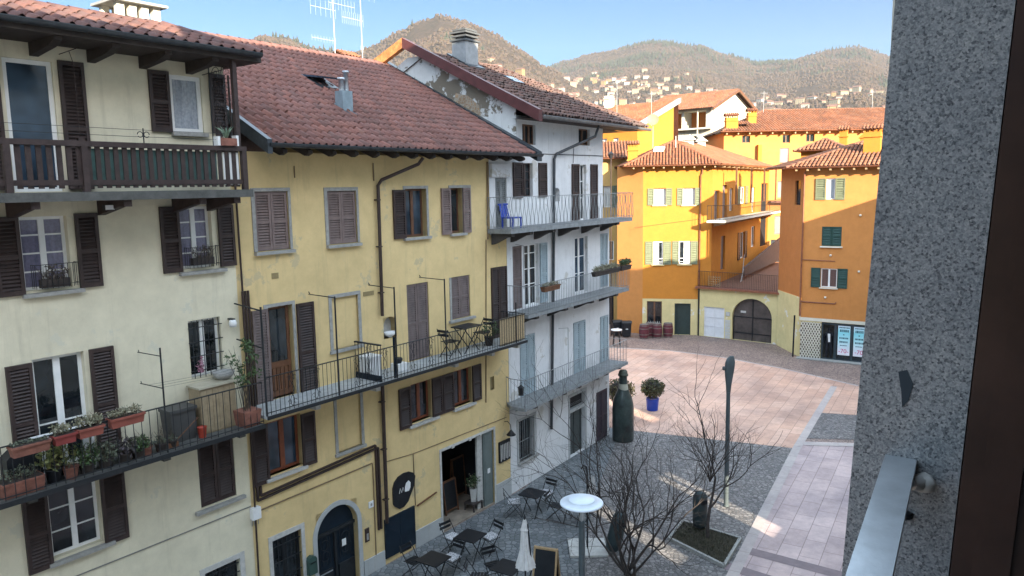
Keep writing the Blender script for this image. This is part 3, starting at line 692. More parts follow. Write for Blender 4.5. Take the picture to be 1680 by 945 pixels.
# downpipe, conduits
q = MB(); q.tube([(14.86, -.72, 10.68), (14.8, -.6, 10.52), (13.92, -.12, 10.12), (13.82, -.09, 9.98), (13.8, -.08, 6.6)], .045, 8)
for z in (9.6, 8.4, 7.2): q.box(13.74, 13.86, -.13, 0, z, z + .03)
part('downpipe', q, m_pipe, yel)
q = MB(); q.tube([(13.70, -.08, 4.8), (13.67, -.08, .95)], .05, 8)
for z in (4.3, 3.0, 1.6): q.box(13.6, 13.74, -.13, 0, z, z + .03)
part('downpipe', q, m_pipe, yel)
q = MB()
for dx, dz in ((0, 0), (.09, .09)):
    P = [(9.78 + dx, -.03, 3.35 - dz), (9.78 + dx, -.03, 2.95 + dz), (13.5 - dx * 1, -.03, 3.10 + dz), (13.5 - dx, -.03, .84)]
    for a, b_ in zip(P, P[1:]): q.bar(a, b_, .05, .05)
part('brown_conduit', q, m_pipe, yel)
m_bc = M('brown_cable', (.2, .14, .08), .7)
for P_, r_ in (([(9.75, -.02, 2.70), (13.28, -.02, 2.74), (13.3, -.02, 2.6), (13.28, -.02, GZ)], .016), ([(13.8, -.012, 2.62), (14.82, -.012, 2.53), (19.2, -.012, 2.45)], .012), ([(14.83, -.012, 2.53), (14.85, -.012, 1.0)], .014), ([(18.32, -.02, 8.3), (18.14, -.02, 3.2)], .018), ([(18.45, -.03, 10.65), (18.4, -.03, 8.3)], .03), ([(13.75, -.02, 10.55), (13.75, -.02, 10.1)], .02), ([(11.29, -.02, 10.45), (11.29, -.02, 10.18)], .014)): part('wall_cable', MB().tube(P_, r_, 5), m_bc, yel)
part('wooden_batten', MB().bar((14.9, -.03, .98), (15.72, -.03, 1.1), .04, .03), m_wood, yel)
q = MB(); q.tube([(9.70, -.05, 12.3), (9.72, -.05, 7.5), (9.66, -.05, .5)], .022, 6)
for i in range(3): q.tube([(9.68 + i * .07, -.1, 7.75), (9.68 + i * .07, -.1, 5.0)], .028, 6)
part('party_wall_pipes', q, m_pipe, yel)
for q_ in ((10.52, 10.70, -.01, .005, 7.92, 8.05), (18.40, 18.59, .06, .07, 3.53, 3.95), (13.24, 13.6, -.012, .005, 7.18, 7.29)): part('vent_grille', MB().box(*q_), M('ochre_vent', (.26, .2, .1), .8), yel)
# balcony
b = MB(); b.box(9.48, 19.0, -1.0, 0, 5.085, 5.15); b.box(9.48, 19.02, -1.03, -1.0, 5.075, 5.155, 1); bal = part('iron_balcony', b, [M('pale_balcony_floor', (.33, .34, .34), .8, .2, 5), m_iron], yel)
q = MB(); railing(q, [(9.5, -.96), (18.98, -.96), (18.98, -.02)], 5.15, 5.98, .118, .008, orn=[(x, -.96) for x in (10.18, 10.84, 12.09, 12.98, 13.97, 14.67)]); part('railing', q, m_iron, bal)
q = MB()
for x in (11.48, 13.38, 15.27): q = MB(); q.tube([(x, -.97, 5.15), (x, -.97, 7.47)], .02, 6); q.tube([(x, -.97, 7.44), (x, -.05, 7.46)], .012, 5); q.tube([(x, -.1, 7.46), (x, -.06, 7.52)], .012, 5); part('line_post', q, m_iron, bal)
q = MB(); q.tube([(9.5, -.97, 5.15), (9.5, -.97, 7.5)], .022, 6); q.tube([(9.5, -.97, 7.42), (9.5, -.05, 7.5)], .018, 5); q.tube([(9.5, -.97, 6.62), (9.5, -.05, 6.72)], .016, 5); part('line_post', q, m_iron, bal); part('line_post', MB().tube([(18.5, -.97, 5.15), (18.5, -.97, 6.4)], .02, 6), m_iron, bal)
q = MB(); railing(q, [(12.86, -.95), (12.86, -.03)], 5.15, 6.08, .11, .012, orn=[(12.86, -.5)], top=.03); q.box(12.84, 12.88, -.95, -.03, 5.15, 5.3); q.box(13.33, 13.37, -.95, -.9, 5.15, 6.2); part('iron_gate', q, m_navy, bal)
q = MB(); q.box(17.72, 18.97, -.945, -.93, 5.18, 5.99); part('reed_screen', q, M('reed_mat', (.36, .27, .16), .8, .25, 20, .2, 60), bal)
for x in (10.95, 12.83, 15.83, 17.5, 18.8):
    q = MB(); q.prism([(-.85, 5.04), (0, 5.04), (0, 4.72), (-.15, 4.76), (-.62, 4.92), (-.85, 4.92)], lambda a, b_, t: (t, a, b_), x - .07, x + .07); part('bracket', q, m_lstone, bal)
# roof
ev = -.82; ez = 10.86; rd_ = 5.6; rz = 14.28; k = (rz - ez) / (rd_ - ev); Ls = hypot(rz - ez, rd_ - ev)
rf = MB(); tiles(rf, (10.05, ev, ez), (20.05, ev, ez), (0, 1, k), Ls, .222, .355, h=.085, jit=.008, seed=5, step=.03)
rf.face([(10.05, rd_, rz), (20.05, rd_, rz), (20.05, DEP + .5, 11.4), (10.05, DEP + .5, 11.4)], 1); ridge(rf, (10.0, rd_, rz), (20.05, rd_, rz), .11, .36)
roof = part('roof', rf, [m_t_red, m_tunder], yel)
q = MB(); q.face([(10.06, ev, ez - .06), (20.04, ev, ez - .06), (20.04, 0.3, ez - .06 + k * 1.12), (10.06, .3, ez - .06 + k * 1.12)]); part('soffit', q, m_soffit, roof)
for i in range(14):
    x = 10.5 + i * .68; q = MB(); q.prism([(ev + .06, ez - .09), (0, ez - .09 + .3), (0, ez - .26 + .3), (ev + .2, ez - .21), (ev + .06, ez - .16)], lambda a, b_, t: (t, a, b_), x - .06, x + .06); part('rafter', q, m_soffit, roof)
q = MB(); gutter(q, (9.98, ev - .08, ez + .02), (20.1, ev - .08, ez + .02), .085); part('gutter', q, m_zinc, roof)
for xa, xb in ((9.93, 10.05), (19.80, 20.06)):
    q = MB(); q.prism([(ev - .12, ez - .2), (ev - .12, ez + .1), (rd_, rz + .12), (rd_, rz - .18)], lambda a, b_, t: (t, a, b_), xa, xb); part('verge_flashing', q, m_zinc, roof)
def onroof(x, y): return Vector((x, y, ez + k * (y - ev)))
# roof vents and little skylight
p = onroof(14.0, 1.25); vb = MB(); vb.box(p.x - .17, p.x + .17, p.y - .15, p.y + .15, p.z - .1, p.z + .5); v_ = part('roof_vent', vb, M('blue_grey_lead', (.22, .27, .30), .45, .2, 5, metal=.3), roof)
q = MB(); q.lathe([(.07, .5), (.07, .78), (.1, .78), (.1, .84), (0, .84)], 10, (p.x - .07, p.y, p.z)); q.lathe([(.06, .5), (.06, .98), (.085, .98), (.085, 1.03), (0, 1.03)], 10, (p.x + .1, p.y, p.z)); part('flue', q, m_steel, v_)
q = MB(); q.face([(p.x - .24, p.y - .35, p.z - .13), (p.x + .24, p.y - .35, p.z - .13), (p.x + .24, p.y + .2, p.z + .2), (p.x - .24, p.y + .2, p.z + .2)]); part('lead_apron', q, m_zinc, v_)
p = onroof(14.6, 2.9); u = Vector((0, 1, k)).normalized(); nn = Vector((0, -k, 1)).normalized()
q = MB()
A = [p + Vector((dx, 0, 0)) + u * dv + nn * (.1 + (.28 if dv < 0 else 0)) for dx, dv in ((-.33, -.4), (.33, -.4), (.33, .4), (-.33, .4))]
q.face(A); q.face([a - nn * .05 for a in A][::-1])
for i in range(4): q.face([A[i], A[i] - nn * .05, A[(i + 1) % 4] - nn * .05, A[(i + 1) % 4]])
sk = part('skylight', q, m_glassb, roof)
q = MB(); q.prism([(-.36, -.42), (.36, -.42), (.36, .42), (-.36, .42)], lambda a, b_, t: tuple(p + Vector((a, 0, 0)) + u * b_ + nn * t), .0, .09); part('skylight_kerb', q, m_zinc, sk)

# ---------------- white house
whi = thing('white_house', 'peeling white house with three balconies and pale blue shutters', 'house', FW, (23.4, 0, GZ))
H = [(21.0, 21.8, 11.25, 11.9), (24.75, 25.6, 11.35, 11.95), (19.42, 20.05, 8.62, 10.17), (20.95, 21.6, 9.55, 10.65), (22.94, 23.36, 9.35, 9.83, 9.66), (24.73, 25.32, 8.62, 10.65)]
H2 = [(20.32, 20.86, 5.9, 7.98), (21.01, 21.9, 5.9, 7.98), (24.42, 25.4, 5.9, 8.0), (26.42, 27.1, 5.9, 8.02), (20.65, 21.58, 2.9, 4.95), (24.26, 25.19, 2.9, 4.85), (26.4, 27.1, 2.9, 4.75), (20.5, 21.46, .68, 2.1), (23.95, 25.13, GZ, 2.08), (26.07, 26.98, GZ, 1.76)]
w = MB(); wall(w, 19.1, 20.66, 8.42, 10.75, [h for h in H if h[0] < 20.1]); wall(w, 20.66, 26.66, 8.42, 12.15, [h for h in H if h[0] > 20.1]); wall(w, 20.0, 27.2, GZ, 8.42, H2)
w.face([(26.66, 0, 8.42), (26.66, DEP, 8.42), (26.66, DEP, 12.15), (26.66, 0, 12.15)]); w.face([(27.2, 0, GZ), (27.2, DEP, GZ), (27.2, DEP, 8.42), (27.2, 0, 8.42)])
w.face([(26.66, 0, 8.42), (27.2, 0, 8.42), (27.2, DEP, 8.42), (26.66, DEP, 8.42)]); w.face([(20.0, DEP, GZ), (20.0, 0, GZ), (20.0, 0, 8.42), (20.0, DEP, 8.42)])
w.face([(19.1, 0, 8.42), (20, 0, 8.42), (20, DEP, 8.42), (19.1, DEP, 8.42)][::-1]); w.face([(27.2, DEP, GZ), (20.0, DEP, GZ), (20, DEP, 12), (27.2, DEP, 12)])
wl = part('wall', w, m_white, whi)
k = .52; ev = -.88; ez = 12.10; rd_ = 3.6; rz = ez + k * (rd_ - ev)
g = MB(); g.face([(20.66, DEP, 8.4), (20.66, .01, 8.4), (20.66, .01, ez + k * .88 - .04), (20.66, rd_, rz - .05), (20.66, 4.5, rz - .05), (20.66, DEP, 10.9)]); part('gable_wall', g, m_rubble, whi)
# patch of bare brick in the gable
q = MB(); q.prism([(1.2, 12.3), (1.3, 12.75), (1.75, 13.1), (2.25, 13.22), (2.35, 12.95), (2.1, 12.7), (1.9, 12.62), (1.6, 12.25), (1.35, 12.2)], lambda a, b_, t: (t, a + .15, b_ - .2), 20.646, 20.657)
part('bare_brick', q, cobble('bare_brick', (.36, .24, .14), (.26, .17, .10), (.34, .30, .24), 9), whi)
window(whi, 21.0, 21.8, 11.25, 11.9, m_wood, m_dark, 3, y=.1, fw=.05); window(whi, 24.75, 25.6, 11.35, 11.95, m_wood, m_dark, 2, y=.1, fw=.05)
window(whi, 19.42, 20.05, 8.62, 10.17, m_giron, None, 0, sh=[(19.43, 19.73, 8.63, 10.16), (19.74, 20.04, 8.63, 10.16)], sm=M('grey_shutter_paint', (.2, .21, .21), .6), shy=.04)
window(whi, 20.95, 21.6, 9.55, 10.65, m_brown, m_glass, 2, (.25, .5, .75), fw=.045, sh=[(20.39, 20.93, 9.53, 10.66), (21.93, 22.44, 9.53, 10.67)], sm=m_brown)
window(whi, 24.73, 25.32, 8.62, 10.65, m_wframe, m_glass, 2, (.4, .7), fw=.045, sh=[(24.19, 24.71, 8.64, 10.66), (25.62, 26.15, 8.64, 10.67)], sm=m_brown, name='balcony_door')
q = MB(); q.box(22.9, 23.4, .215, .23, 9.3, 9.9); part('niche_back', q, m_stone, whi)
window(whi, 20.32, 20.86, 5.9, 7.98, m_giron, None, 0, sh=[(20.33, 20.85, 5.92, 7.97)], sm=m_grey_sh, shy=.02); window(whi, 21.01, 21.9, 5.9, 7.98, m_wframe, m_glass, 2, (.35, .6, .85), sh=[(21.95, 22.4, 5.92, 7.97)], sm=m_blue_sh, name='balcony_door')
window(whi, 24.42, 25.4, 5.9, 8.0, m_wframe, m_glassb, 2, (.35, .65), name='balcony_door', fw=.06); window(whi, 26.42, 27.1, 5.9, 8.02, m_blue_sh, None, 0, sh=[(26.43, 26.76, 5.92, 8.01), (26.77, 27.09, 5.92, 8.01)], sm=m_blue_sh, shy=.03)
for a, b_, z1 in ((20.65, 21.58, 4.95), (24.26, 25.19, 4.85), (26.4, 27.1, 4.75)):
    c_ = (a + b_) / 2; window(whi, a, b_, 2.9, z1, m_blue_sh, None, 0, sh=[(a + .01, c_ - .01, 2.92, z1 - .01), (c_ + .01, b_ - .01, 2.92, z1 - .01)], sm=m_blue_sh, shy=.0, pitch=.075, name='shuttered_door')
window(whi, 20.5, 21.46, .68, 2.1, m_iron, m_glass, 2, y=.16, fw=.04, sur=(20.38, 21.58, .68, 2.18), surm=m_plinth, sill=(20.4, 21.64, .68), sillm=m_stone, bars=(7, 1, -.02), barm=m_giron)
q = MB(); q.box(23.95, 25.13, .16, .2, GZ, 1.5); q.box(24.5, 24.58, .13, .16, GZ, 1.45); q.box(24.0, 24.08, .13, .16, GZ, 1.45); q.box(25.0, 25.08, .13, .16, GZ, 1.45)
dd = part('entrance_door', q, M('dark_grey_door', (.055, .065, .065), .5), whi); q = MB(); q.box(23.95, 25.13, .0, .18, 1.47, 1.6); q.box(23.84, 23.948, -.02, .05, GZ, 2.2); q.box(25.132, 25.26, -.02, .05, GZ, 2.2); q.box(23.948, 25.132, -.02, .05, 2.082, 2.2); part('surround', q, m_plinth, dd)
q = MB(); q.box(23.95, 25.13, .14, .16, 1.6, 2.08); part('transom_grille', q, m_black, dd)
q = MB()
for i in range(9): q.tube([(24.05 + i * .125 + .045 * cos(t), .12, 1.72 + .045 * sin(t)) for t in [2 * pi * j / 8 for j in range(9)]], .008, 4)
part('transom_scroll', q, m_giron, dd)
window(whi, 26.07, 26.98, GZ, 1.76, m_black, None, 0, sh=[(26.08, 26.52, GZ + .02, 1.75), (26.53, 26.97, GZ + .02, 1.75)], sm=M('purple_black_shutter', (.045, .035, .05), .6), shy=.0, name='shop_shutter')
q = MB(); q.box(26.84, 27.03, -.02, -.002, 1.89, 2.07); nh = part('house_number_plate', q, m_whitep, whi); q = MB(); q.box(26.88, 26.99, -.024, -.0205, 1.92, 2.04); part('plate_border', q, m_stone, nh)
q = MB(); q.box(19.12, 20.2, -.1, .0, 10.2, 10.6); part('wall_box', q, m_white, whi)
# downpipe
q = MB(); q.tube([(24.72, -.85, 12.0), (24.7, -.7, 11.62), (22.95, -.12, 10.98), (22.85, -.09, 10.8), (22.8, -.08, 8.5), (22.7, -.08, 6), (22.5, -.08, 1.3)], .05, 8); part('downpipe', q, m_zinc, whi)
q = MB(); q.tube([(20.0, -.02, 10.95), (26.66, -.02, 11.0)], .012, 5); q.tube([(24.35, -.02, 11.3), (24.3, -.02, 10.7)], .01, 5); part('wall_cable', q, m_iron, whi)
for x0, x1, z0, z1 in ((22.7, 23.35, 3.2, 4.85), (20.05, 20.5, 6.6, 8.0)):
    q = MB(); q.tube([(x0, -.3, z1 + .08), (x1, -.3, z1)], .01, 4); q.tube([(x1, -.3, z1), (x1, -.3, z0)], .012, 4); part('line_frame', q, m_giron, whi)
# balconies
def wbal(pts, z, zr, slab, mat, iron, wavy, sp, brk, th=.1):
    b = MB(); P = [(x, y) for x, y in pts]; b.prism(P + [(P[-1][0], 0), (P[0][0], 0)] if False else P, lambda a, c, t: (a, c, t), z - th, z); B = part('iron_balcony', b, mat, whi)
    q = MB(); railing(q, P[1:-1] if len(P) > 5 else P[:4], z, zr, sp, .008, wavy=wavy); part('railing', q, iron, B)
    for x in brk:
        q = MB(); q.prism([(-.75, z - th), (0, z - th), (0, z - th - .36), (-.12, z - th - .32), (-.5, z - th - .14), (-.75, z - th - .1)], lambda a, c, t: (t, a, c), x - .09, x + .09); part('bracket', q, M('dark_bracket_stone', (.07, .065, .065), .8), B)
    return B
b3 = wbal([(18.98, .0), (18.98, -.86), (27.5, -.86), (27.5, .0)], 8.62, 9.58, 0, m_slab, m_giron, .045, .115, (19.25, 20.3, 21.7, 23.3, 25.0, 26.5), .14)
b2 = wbal([(19.95, .0), (19.95, -.82), (27.3, -.82), (27.3, .0)], 5.86, 6.76, 0, m_slab, m_giron, 0, .115, (20.6, 22.5, 24.4, 26.4), .12)
b = MB(); P1 = [(19.85, 0), (19.6, -.30), (19.62, -.86), (27.15, -.86), (27.15, 0)]; b.prism(P1, lambda a, c, t: (a, c, t), 2.80, 2.91); b1 = part('iron_balcony', b, m_slab, whi)
q = MB(); railing(q, [(19.8, -.02), (19.65, -.3), (19.66, -.82), (25.48, -.82), (27.1, -.82), (27.1, 0)], 2.91, 3.8, .14, .008, top=.014); part('railing', q, m_giron, b1)
for x in (20.4, 21.35, 22.3, 23.35, 24.7, 25.5, 26.6):
    q = MB(); q.prism([(-.8, 2.8), (0, 2.8), (0, 2.5), (-.3, 2.6), (-.8, 2.72)], lambda a, c, t: (t, a, c), x - .07, x + .07); part('bracket', q, M('dark_bracket_stone', (.07, .065, .065), .8), b1)
# roof: sagging old tiles, hipped at the far end
rf = MB(); Ls = (rd_ - ev) * sqrt(1 + k * k); sl = sqrt(1 + k * k)
tiles(rf, (20.6, ev, ez), (28.9, ev, ez), (0, 1, k), Ls, .205, .30, right=lambda q: 8.3 - q / sl * .9, h=.095, prof=COPPO, jit=.026, seed=9, step=.05)
rf.face([(20.6, rd_, rz - .02), (24.9, rd_, rz - .02), (25.5, DEP, 10.9), (20.6, DEP, 10.9)], 1); rf.face([(24.9, rd_, rz - .03), (28.9, ev, ez), (28.9, DEP, ez), (24.9, DEP, rz - 1.9)], 1)
ridge(rf, (20.6, rd_, rz - .02), (24.9, rd_, rz - .02), .12, .36); ridge(rf, (24.9, rd_, rz), (28.85, ev, ez + .06), .11, .34)
roof = part('roof', rf, [m_t_old, m_tunder], whi)
q = MB(); q.face([(20.5, ev + .02, ez - .1), (28.8, ev + .02, ez - .1), (28.8, .05, ez - .1 + .03), (20.5, .05, ez - .07)]); q.face([(26.66, .05, ez - .09), (28.8, .05, ez - .09), (28.8, DEP, ez - .09), (26.66, DEP, ez - .09)]); part('soffit', q, m_soffit, roof)
q = MB(); gutter(q, (20.62, ev - .09, ez - .02), (28.88, ev - .09, ez - .02), .09); part('gutter', q, M('grey_gutter', (.2, .21, .22), .45, .3, 5, metal=.4), roof)
q = MB()
X = 20.42
q.prism([(ev - .15, ez - .22), (ev - .15, ez + .14), (4.45, rz + .58), (4.45, rz + .24)], lambda a, c, t: (t, a, c), X - .06, X + .16); part('maroon_bargeboard', q, m_maroon, roof)
q = MB(); q.prism([(4.45, rz + .25), (4.45, rz + .585), (6.9, rz - .46), (6.9, rz - .8)], lambda a, c, t: (t, a, c), X - .055, X + .14); part('rusty_bargeboard', q, m_rustf, roof)
# chimney
def wr(y): return ez + k * (y - ev)
cx, cy = 22.15, 3.1
ch = MB(); ch.box(cx - .36, cx + .36, cy - .3, cy + .3, wr(cy) - .5, wr(cy) + .78); chm = part('chimney', ch, M('grey_chimney_render', (.27, .28, .29), .85, .2, 4, .3, 30), roof)
q = MB()
for i, (z, s_) in enumerate(((.78, .42), (.92, .38), (1.04, .42), (1.14, .34))): q.box(cx - s_, cx + s_, cy - s_ * .85, cy + s_ * .85, wr(cy) + z, wr(cy) + z + .06)
q.box(cx - .26, cx + .26, cy - .2, cy + .2, wr(cy) + .8, wr(cy) + 1.15); part('cap', q, M('dark_chimney_cap', (.09, .095, .10), .8, .2, 5), chm)
q = MB(); q.prism([(-.5, -.5), (.5, -.5), (.42, .5), (-.42, .5)], lambda a, b_, t: (cx + a, cy + b_, wr(cy + b_) + t), .1, .16); part('lead_apron', q, m_zinc, chm)
p = Vector((23.6, 2.0, wr(2.0))); q = MB(); q.prism([(-.3, -.25), (.3, -.25), (.3, .25), (-.3, .25)], lambda a, b_, t: (p.x + a, p.y + b_, wr(p.y + b_) + t), .1, .15); part('skylight', q, m_glassb, roof)
# ------------------------------------------------------------------ the orange houses round the square
def loc(fr, P): P = Vector(P) - fr.o; return Vector((P.dot(fr.e), P.dot(fr.n), P.z))
def fpart(name, mb, mats, root, fr_root, fr_mesh):
    """a part whose mesh was laid out in another facade's frame"""
    mb.v = [tuple(loc(fr_root, fr_mesh.at(*v))) for v in mb.v]
    return part(name, mb, mats, root)
def tpoly(mb, pts, tw, tl, h=.06, seed=1, mi=0, under=1, jit=.006, prof=COPPO, step=.03):
    """tile a convex polygon whose first edge is the eave"""
    P = [Vector(p) for p in pts]; u = (P[1] - P[0]).normalized(); nn = Vector((0, 0, 0))
    for i in range(1, len(P) - 1): nn += (P[i] - P[0]).cross(P[i + 1] - P[0])
    v = nn.normalized().cross(u)
    uv = [((p - P[0]).dot(u), (p - P[0]).dot(v)) for p in P]; L = max(q[1] for q in uv)
    def bnd(q, f):
        q = min(max(q, 1e-4), L - 1e-4); xs = []
        for (a, b), (c, d) in zip(uv, uv[1:] + uv[:1]):
            if (b - q) * (d - q) <= 0 and abs(b - d) > 1e-9: xs.append(a + (c - a) * (q - b) / (d - b))
        return f(xs) if xs else 0
    lo = min(q[0] for q in uv); hi = max(q[0] for q in uv)
    q0 = P[0] + u * lo
    tiles(mb, q0, P[0] + u * hi, v, L, tw, tl, lambda q: bnd(q, min) - lo, lambda q: bnd(q, max) - lo, h, prof, jit, step, seed, mi, under)
def eave(root, pts, drop=.0, name='gutter', mat=None, r=.07):
    q = MB()
    for a, b in zip(pts, pts[1:]): gutter(q, a, b, r)
    return part(name, q, mat or m_copper, root)
def chimney(root, x0, x1, y0, y1, z0, z1, mat, cap=True, rise=.22):
    c = MB(); c.box(x0, x1, y0, y1, z0, z1); c.box(x0 - .06, x1 + .06, y0 - .06, y1 + .06, z1 - .28, z1 - .22); o = part('chimney', c, mat, root)
    if cap:
        q = MB(); n = 4
        for i in range(n):
            for yy in (y0, y1 - .08): q.box(x0 + (x1 - x0 - .08) * i / (n - 1), x0 + (x1 - x0 - .08) * i / (n - 1) + .08, yy, yy + .08, z1, z1 + .16)
        m = (y0 + y1) / 2
        for y, yy in ((y0 - .12, m), (y1 + .12, m)):
            tiles(q, (x0 - .12, y, z1 + .16), (x1 + .12, y, z1 + .16), (0, yy - y, rise), hypot(yy - y, rise), .17, .3, h=.06, prof=COPPO, jit=.008, mi=1, under=1)
        part('tile_cap', q, [mat, m_t_org2], o)
    return o
FA = Frame(8.85, 51.2, radians(-12)); FAL = Frame(7.31, 52.5, atan2(-1.3, 1.54)); FG = Frame(12.42, 50.4, radians(-39)); FC = Frame(13.23, 50.27, radians(59.5))
FD = Frame(21.9, 65, 0); FR = Frame(16.69, 43.48, radians(-33)); FRL = Frame(16.55, 46.93, atan2(-3.45, .14))

# ---- amber corner house
A = thing('amber_house', 'bright amber house with sage shutters above the wine barrels', 'house', FA, (2.2, 0, GZ))
w = MB(); wall(w, 0, 4.48, 2.2, 11.1, [(.71, 1.48, 8.5, 9.6), (2.6, 3.36, 8.48, 9.6), (.69, 1.33, 4.52, 6.07), (2.38, 3.13, 4.55, 6.1)]); part('wall', w, m_amber, A)
w = MB(); wall(w, 0, 4.48, GZ, 2.2, [(.3, 1.3, .35, 2.02), (2.14, 3.2, GZ, 1.9)], y=-.012); part('ground_floor_wall', w, m_straw, A)
w = MB(); wall(w, 0, 2.02, GZ, 11.1); fpart('side_wall', w, m_orange, A, FA, FAL)
w = MB(); wall(w, 0, 17.3, GZ, 3.1); w.face([(0, 0, GZ), (0, 0, 11), (0, 6, 11), (0, 6, GZ)]); fpart('rear_wall', w, m_orange, A, FA, FC)
for a, b, c, d, s1, s2, pm in ((.71, 1.48, 8.5, 9.6, (.3, .70), (1.5, 1.9), m_paleg), (2.6, 3.36, 8.48, 9.6, (2.22, 2.59), (3.38, 3.78), m_paleg)):
    window(A, a, b, c, d, m_wframe, pm, 1, fw=.05, sh=[s1 + (c - .02, d), s2 + (c - .02, d)], sm=m_olive_sh, sill=(a - .1, b + .1, c), sillm=m_straw, pitch=.12)
for a, b, c, d, s1, s2 in ((.69, 1.33, 4.52, 6.07, (.17, .68), (1.35, 1.88)), (2.38, 3.13, 4.55, 6.1, (1.95, 2.37), (3.15, 3.6))):
    w_ = window(A, a, b, c, d, m_wframe, m_glass, 2, fw=.06, y=.03, sh=[s1 + (c, d), s2 + (c, d)], sm=m_olive_sh, sill=(a - .1, b + .1, c), sillm=m_straw, pitch=.12)
    x_ = a + .06 if a < 1 else b - .06 - (b - a) * .32
    part('curtain', MB().box(x_, x_ + (b - a) * .32, .038, .046, c + .06, d - .06), m_paleg, w_); part('low_rail', MB().box(a + .02, b - .02, -.02, .0, c + .38, c + .42).box(a + .02, b - .02, -.02, .0, c + .16, c + .19), m_wframe, w_)
window(A, .3, 1.3, .35, 2.02, m_wood, m_glass, 2, fw=.06, name='cafe_window')
q = MB()
for i in range(7): q.lathe([(.03, 0), (.035, .14), (.012, .2), (.012, .26), (0, .26)], 6, (.42 + i * .12, .05, .37 + .03 * (i % 2)))
part('bottle_display', q, m_lstone, A)
d = MB(); d.box(2.14, 3.2, .14, .18, GZ, 1.9); d.box(2.14, 2.22, .05, .14, GZ, 1.9); d.box(3.12, 3.2, .05, .14, GZ, 1.9); d.box(2.22, 3.12, .05, .14, 1.82, 1.9); d.box(2.35, 2.45, .06, .14, GZ, 1.82); dr = part('dark_door', d, M('dark_green_door', (.03, .045, .042), .5), A)
q = MB(); q.tube([(3.84, -.08, 10.9), (3.8, -.08, 10.5), (3.72, -.07, 10.4), (3.72, -.07, 3.0)], .05, 8); q.tube([(3.72, -.08, 3.0), (3.72, -.08, GZ)], .055, 8, 1); part('downpipe', q, [m_copper, m_black], A)
q = MB(); q.tube([(-.6, -.015, 7.0), (3.7, -.015, 7.55)], .012, 4); part('wall_cable', q, m_wood, A)
ap = loc(FA, FA.at(1.9, 3.1, 12.85)); F0 = Vector((-1.25, -.62, 11.1)); F1 = Vector((4.95, -.62, 11.1)); bl = Vector((-2.4, 4.5, 11.1))
be = loc(FA, FC.at(12.5, 4.0, 12.85)); fe = loc(FA, FC.at(16.5, -.65, 11.1))
rf = MB(); tpoly(rf, [F0, F1, ap], .21, .36, seed=11); tpoly(rf, [F1, fe, be, ap], .21, .36, seed=12); tpoly(rf, [bl, F0, ap], .21, .36, seed=13)
ridge(rf, F0, ap, .1); ridge(rf, F1, ap, .1); ridge(rf, ap, be, .1); rf.face([ap, be, be + Vector((-5, 5, -2)), bl], 1)
roof = part('roof', rf, [m_t_org, m_tundero], A)
eave(roof, [F0 + Vector((-.02, -.06, 0)), F1 + Vector((.05, -.06, 0))]); eave(roof, [F1 + Vector((.06, 0, 0)), fe])
q = MB(); q.face([F0 - Vector((0, 0, .08)), F1 - Vector((0, 0, .08)), (4.9, .0, 11.06), (-.3, .0, 11.06)]); q.face([F1 - Vector((0, 0, .08)), fe - Vector((0, 0, .08)), loc(FA, FC.at(16.5, 0, 11.06)), loc(FA, FC.at(0, 0, 11.06))]); q.face([F0 - Vector((0, 0, .08)), (-.3, 0, 11.06), loc(FA, FAL.at(0, 0, 11.06)), bl - Vector((0, 0, .08))]); part('soffit', q, m_wood, roof)
for i in range(9):
    x = -.6 + i * .65; q = MB(); q.box(x - .05, x + .05, -.58, .0, 10.9, 11.02); part('rafter', q, m_oak, roof)
for i in range(12):
    u_ = .8 + i * 1.25; q = MB(); q.box(u_ - .06, u_ + .06, -.6, .0, 10.9, 11.02); fpart('rafter', q, m_oak, roof, FA, FC).location = (0, 0, 0)
q = MB()
p = Vector((1.0, 1.6, 11.1 + 1.75 * (1.6 + .62) / 3.72)); q.prism([(-.4, -.3), (.3, -.3), (.4, .3), (-.3, .3)], lambda a, b, t: (p.x + a, p.y + b, p.z + b * .47 + t), .05, .14); part('roof_hatch', q, m_lstone, roof)
q = MB(); q.tube([(2.1, 1.9, 12.1), (2.1, 1.9, 13.1)], .03, 5); part('vent_pipe', q, m_lstone, roof)
chimney(A, -1.1, -.45, 1.4, 2.0, 11.2, 12.45, m_amber)
# little clay vents at the back of the roof
for c_ in (FC.at(6.5, 3.6, 0), FC.at(9.5, 3.6, 0)):
    p = loc(FA, c_); q = MB(); q.box(p.x - .3, p.x + .3, p.y - .3, p.y + .3, 12.5, 13.1); q.prism([(-.5, 13.1), (.5, 13.1), (0, 13.5)], lambda a, b, t: (p.x + a, p.y + t, b), -.45, .45); part('roof_dormer', q, m_lstone, roof)

# ---- courtyard wing (wall receding behind the gate)
Cw = thing('courtyard_wing', 'amber courtyard wing with a long upper balcony behind the terrace', 'house', FC, (8, 0, 3.0))
hs = [(.5, 1.6, 7.5, 9.4), (2.5, 3.6, 7.5, 9.75), (4.35, 5.3, 7.9, 9.5), (7.3, 8.8, 8.3, 9.6), (11, 12, 7.6, 9.5), (14.2, 16.8, 7.5, 9.8), (2.3, 3.4, 3.9, 6.25), (7.6, 8.9, 4.2, 6.2), (11.1, 12.3, 4.8, 6.45), (14.2, 16.9, 4.6, 7.1)]
w = MB(); wall(w, 0, 17.2, 3.05, 11.05, hs); part('wall', w, m_amber, Cw)
for i, h_ in enumerate(hs):
    a, b, c, d = h_
    if i in (0, 1, 6): window(Cw, a, b, c, d, m_grey_sh, None, 0, name='door')
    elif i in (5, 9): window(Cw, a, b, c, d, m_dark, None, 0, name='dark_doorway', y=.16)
    else: window(Cw, a, b, c, d, m_wframe, m_glass, 2, name='window', fw=.08, sh=[(a - .75, a - .05), (b + .05, b + .7)] if i in (3, 7) else [], sm=m_brown if i == 7 else m_olive_sh, pitch=.12)
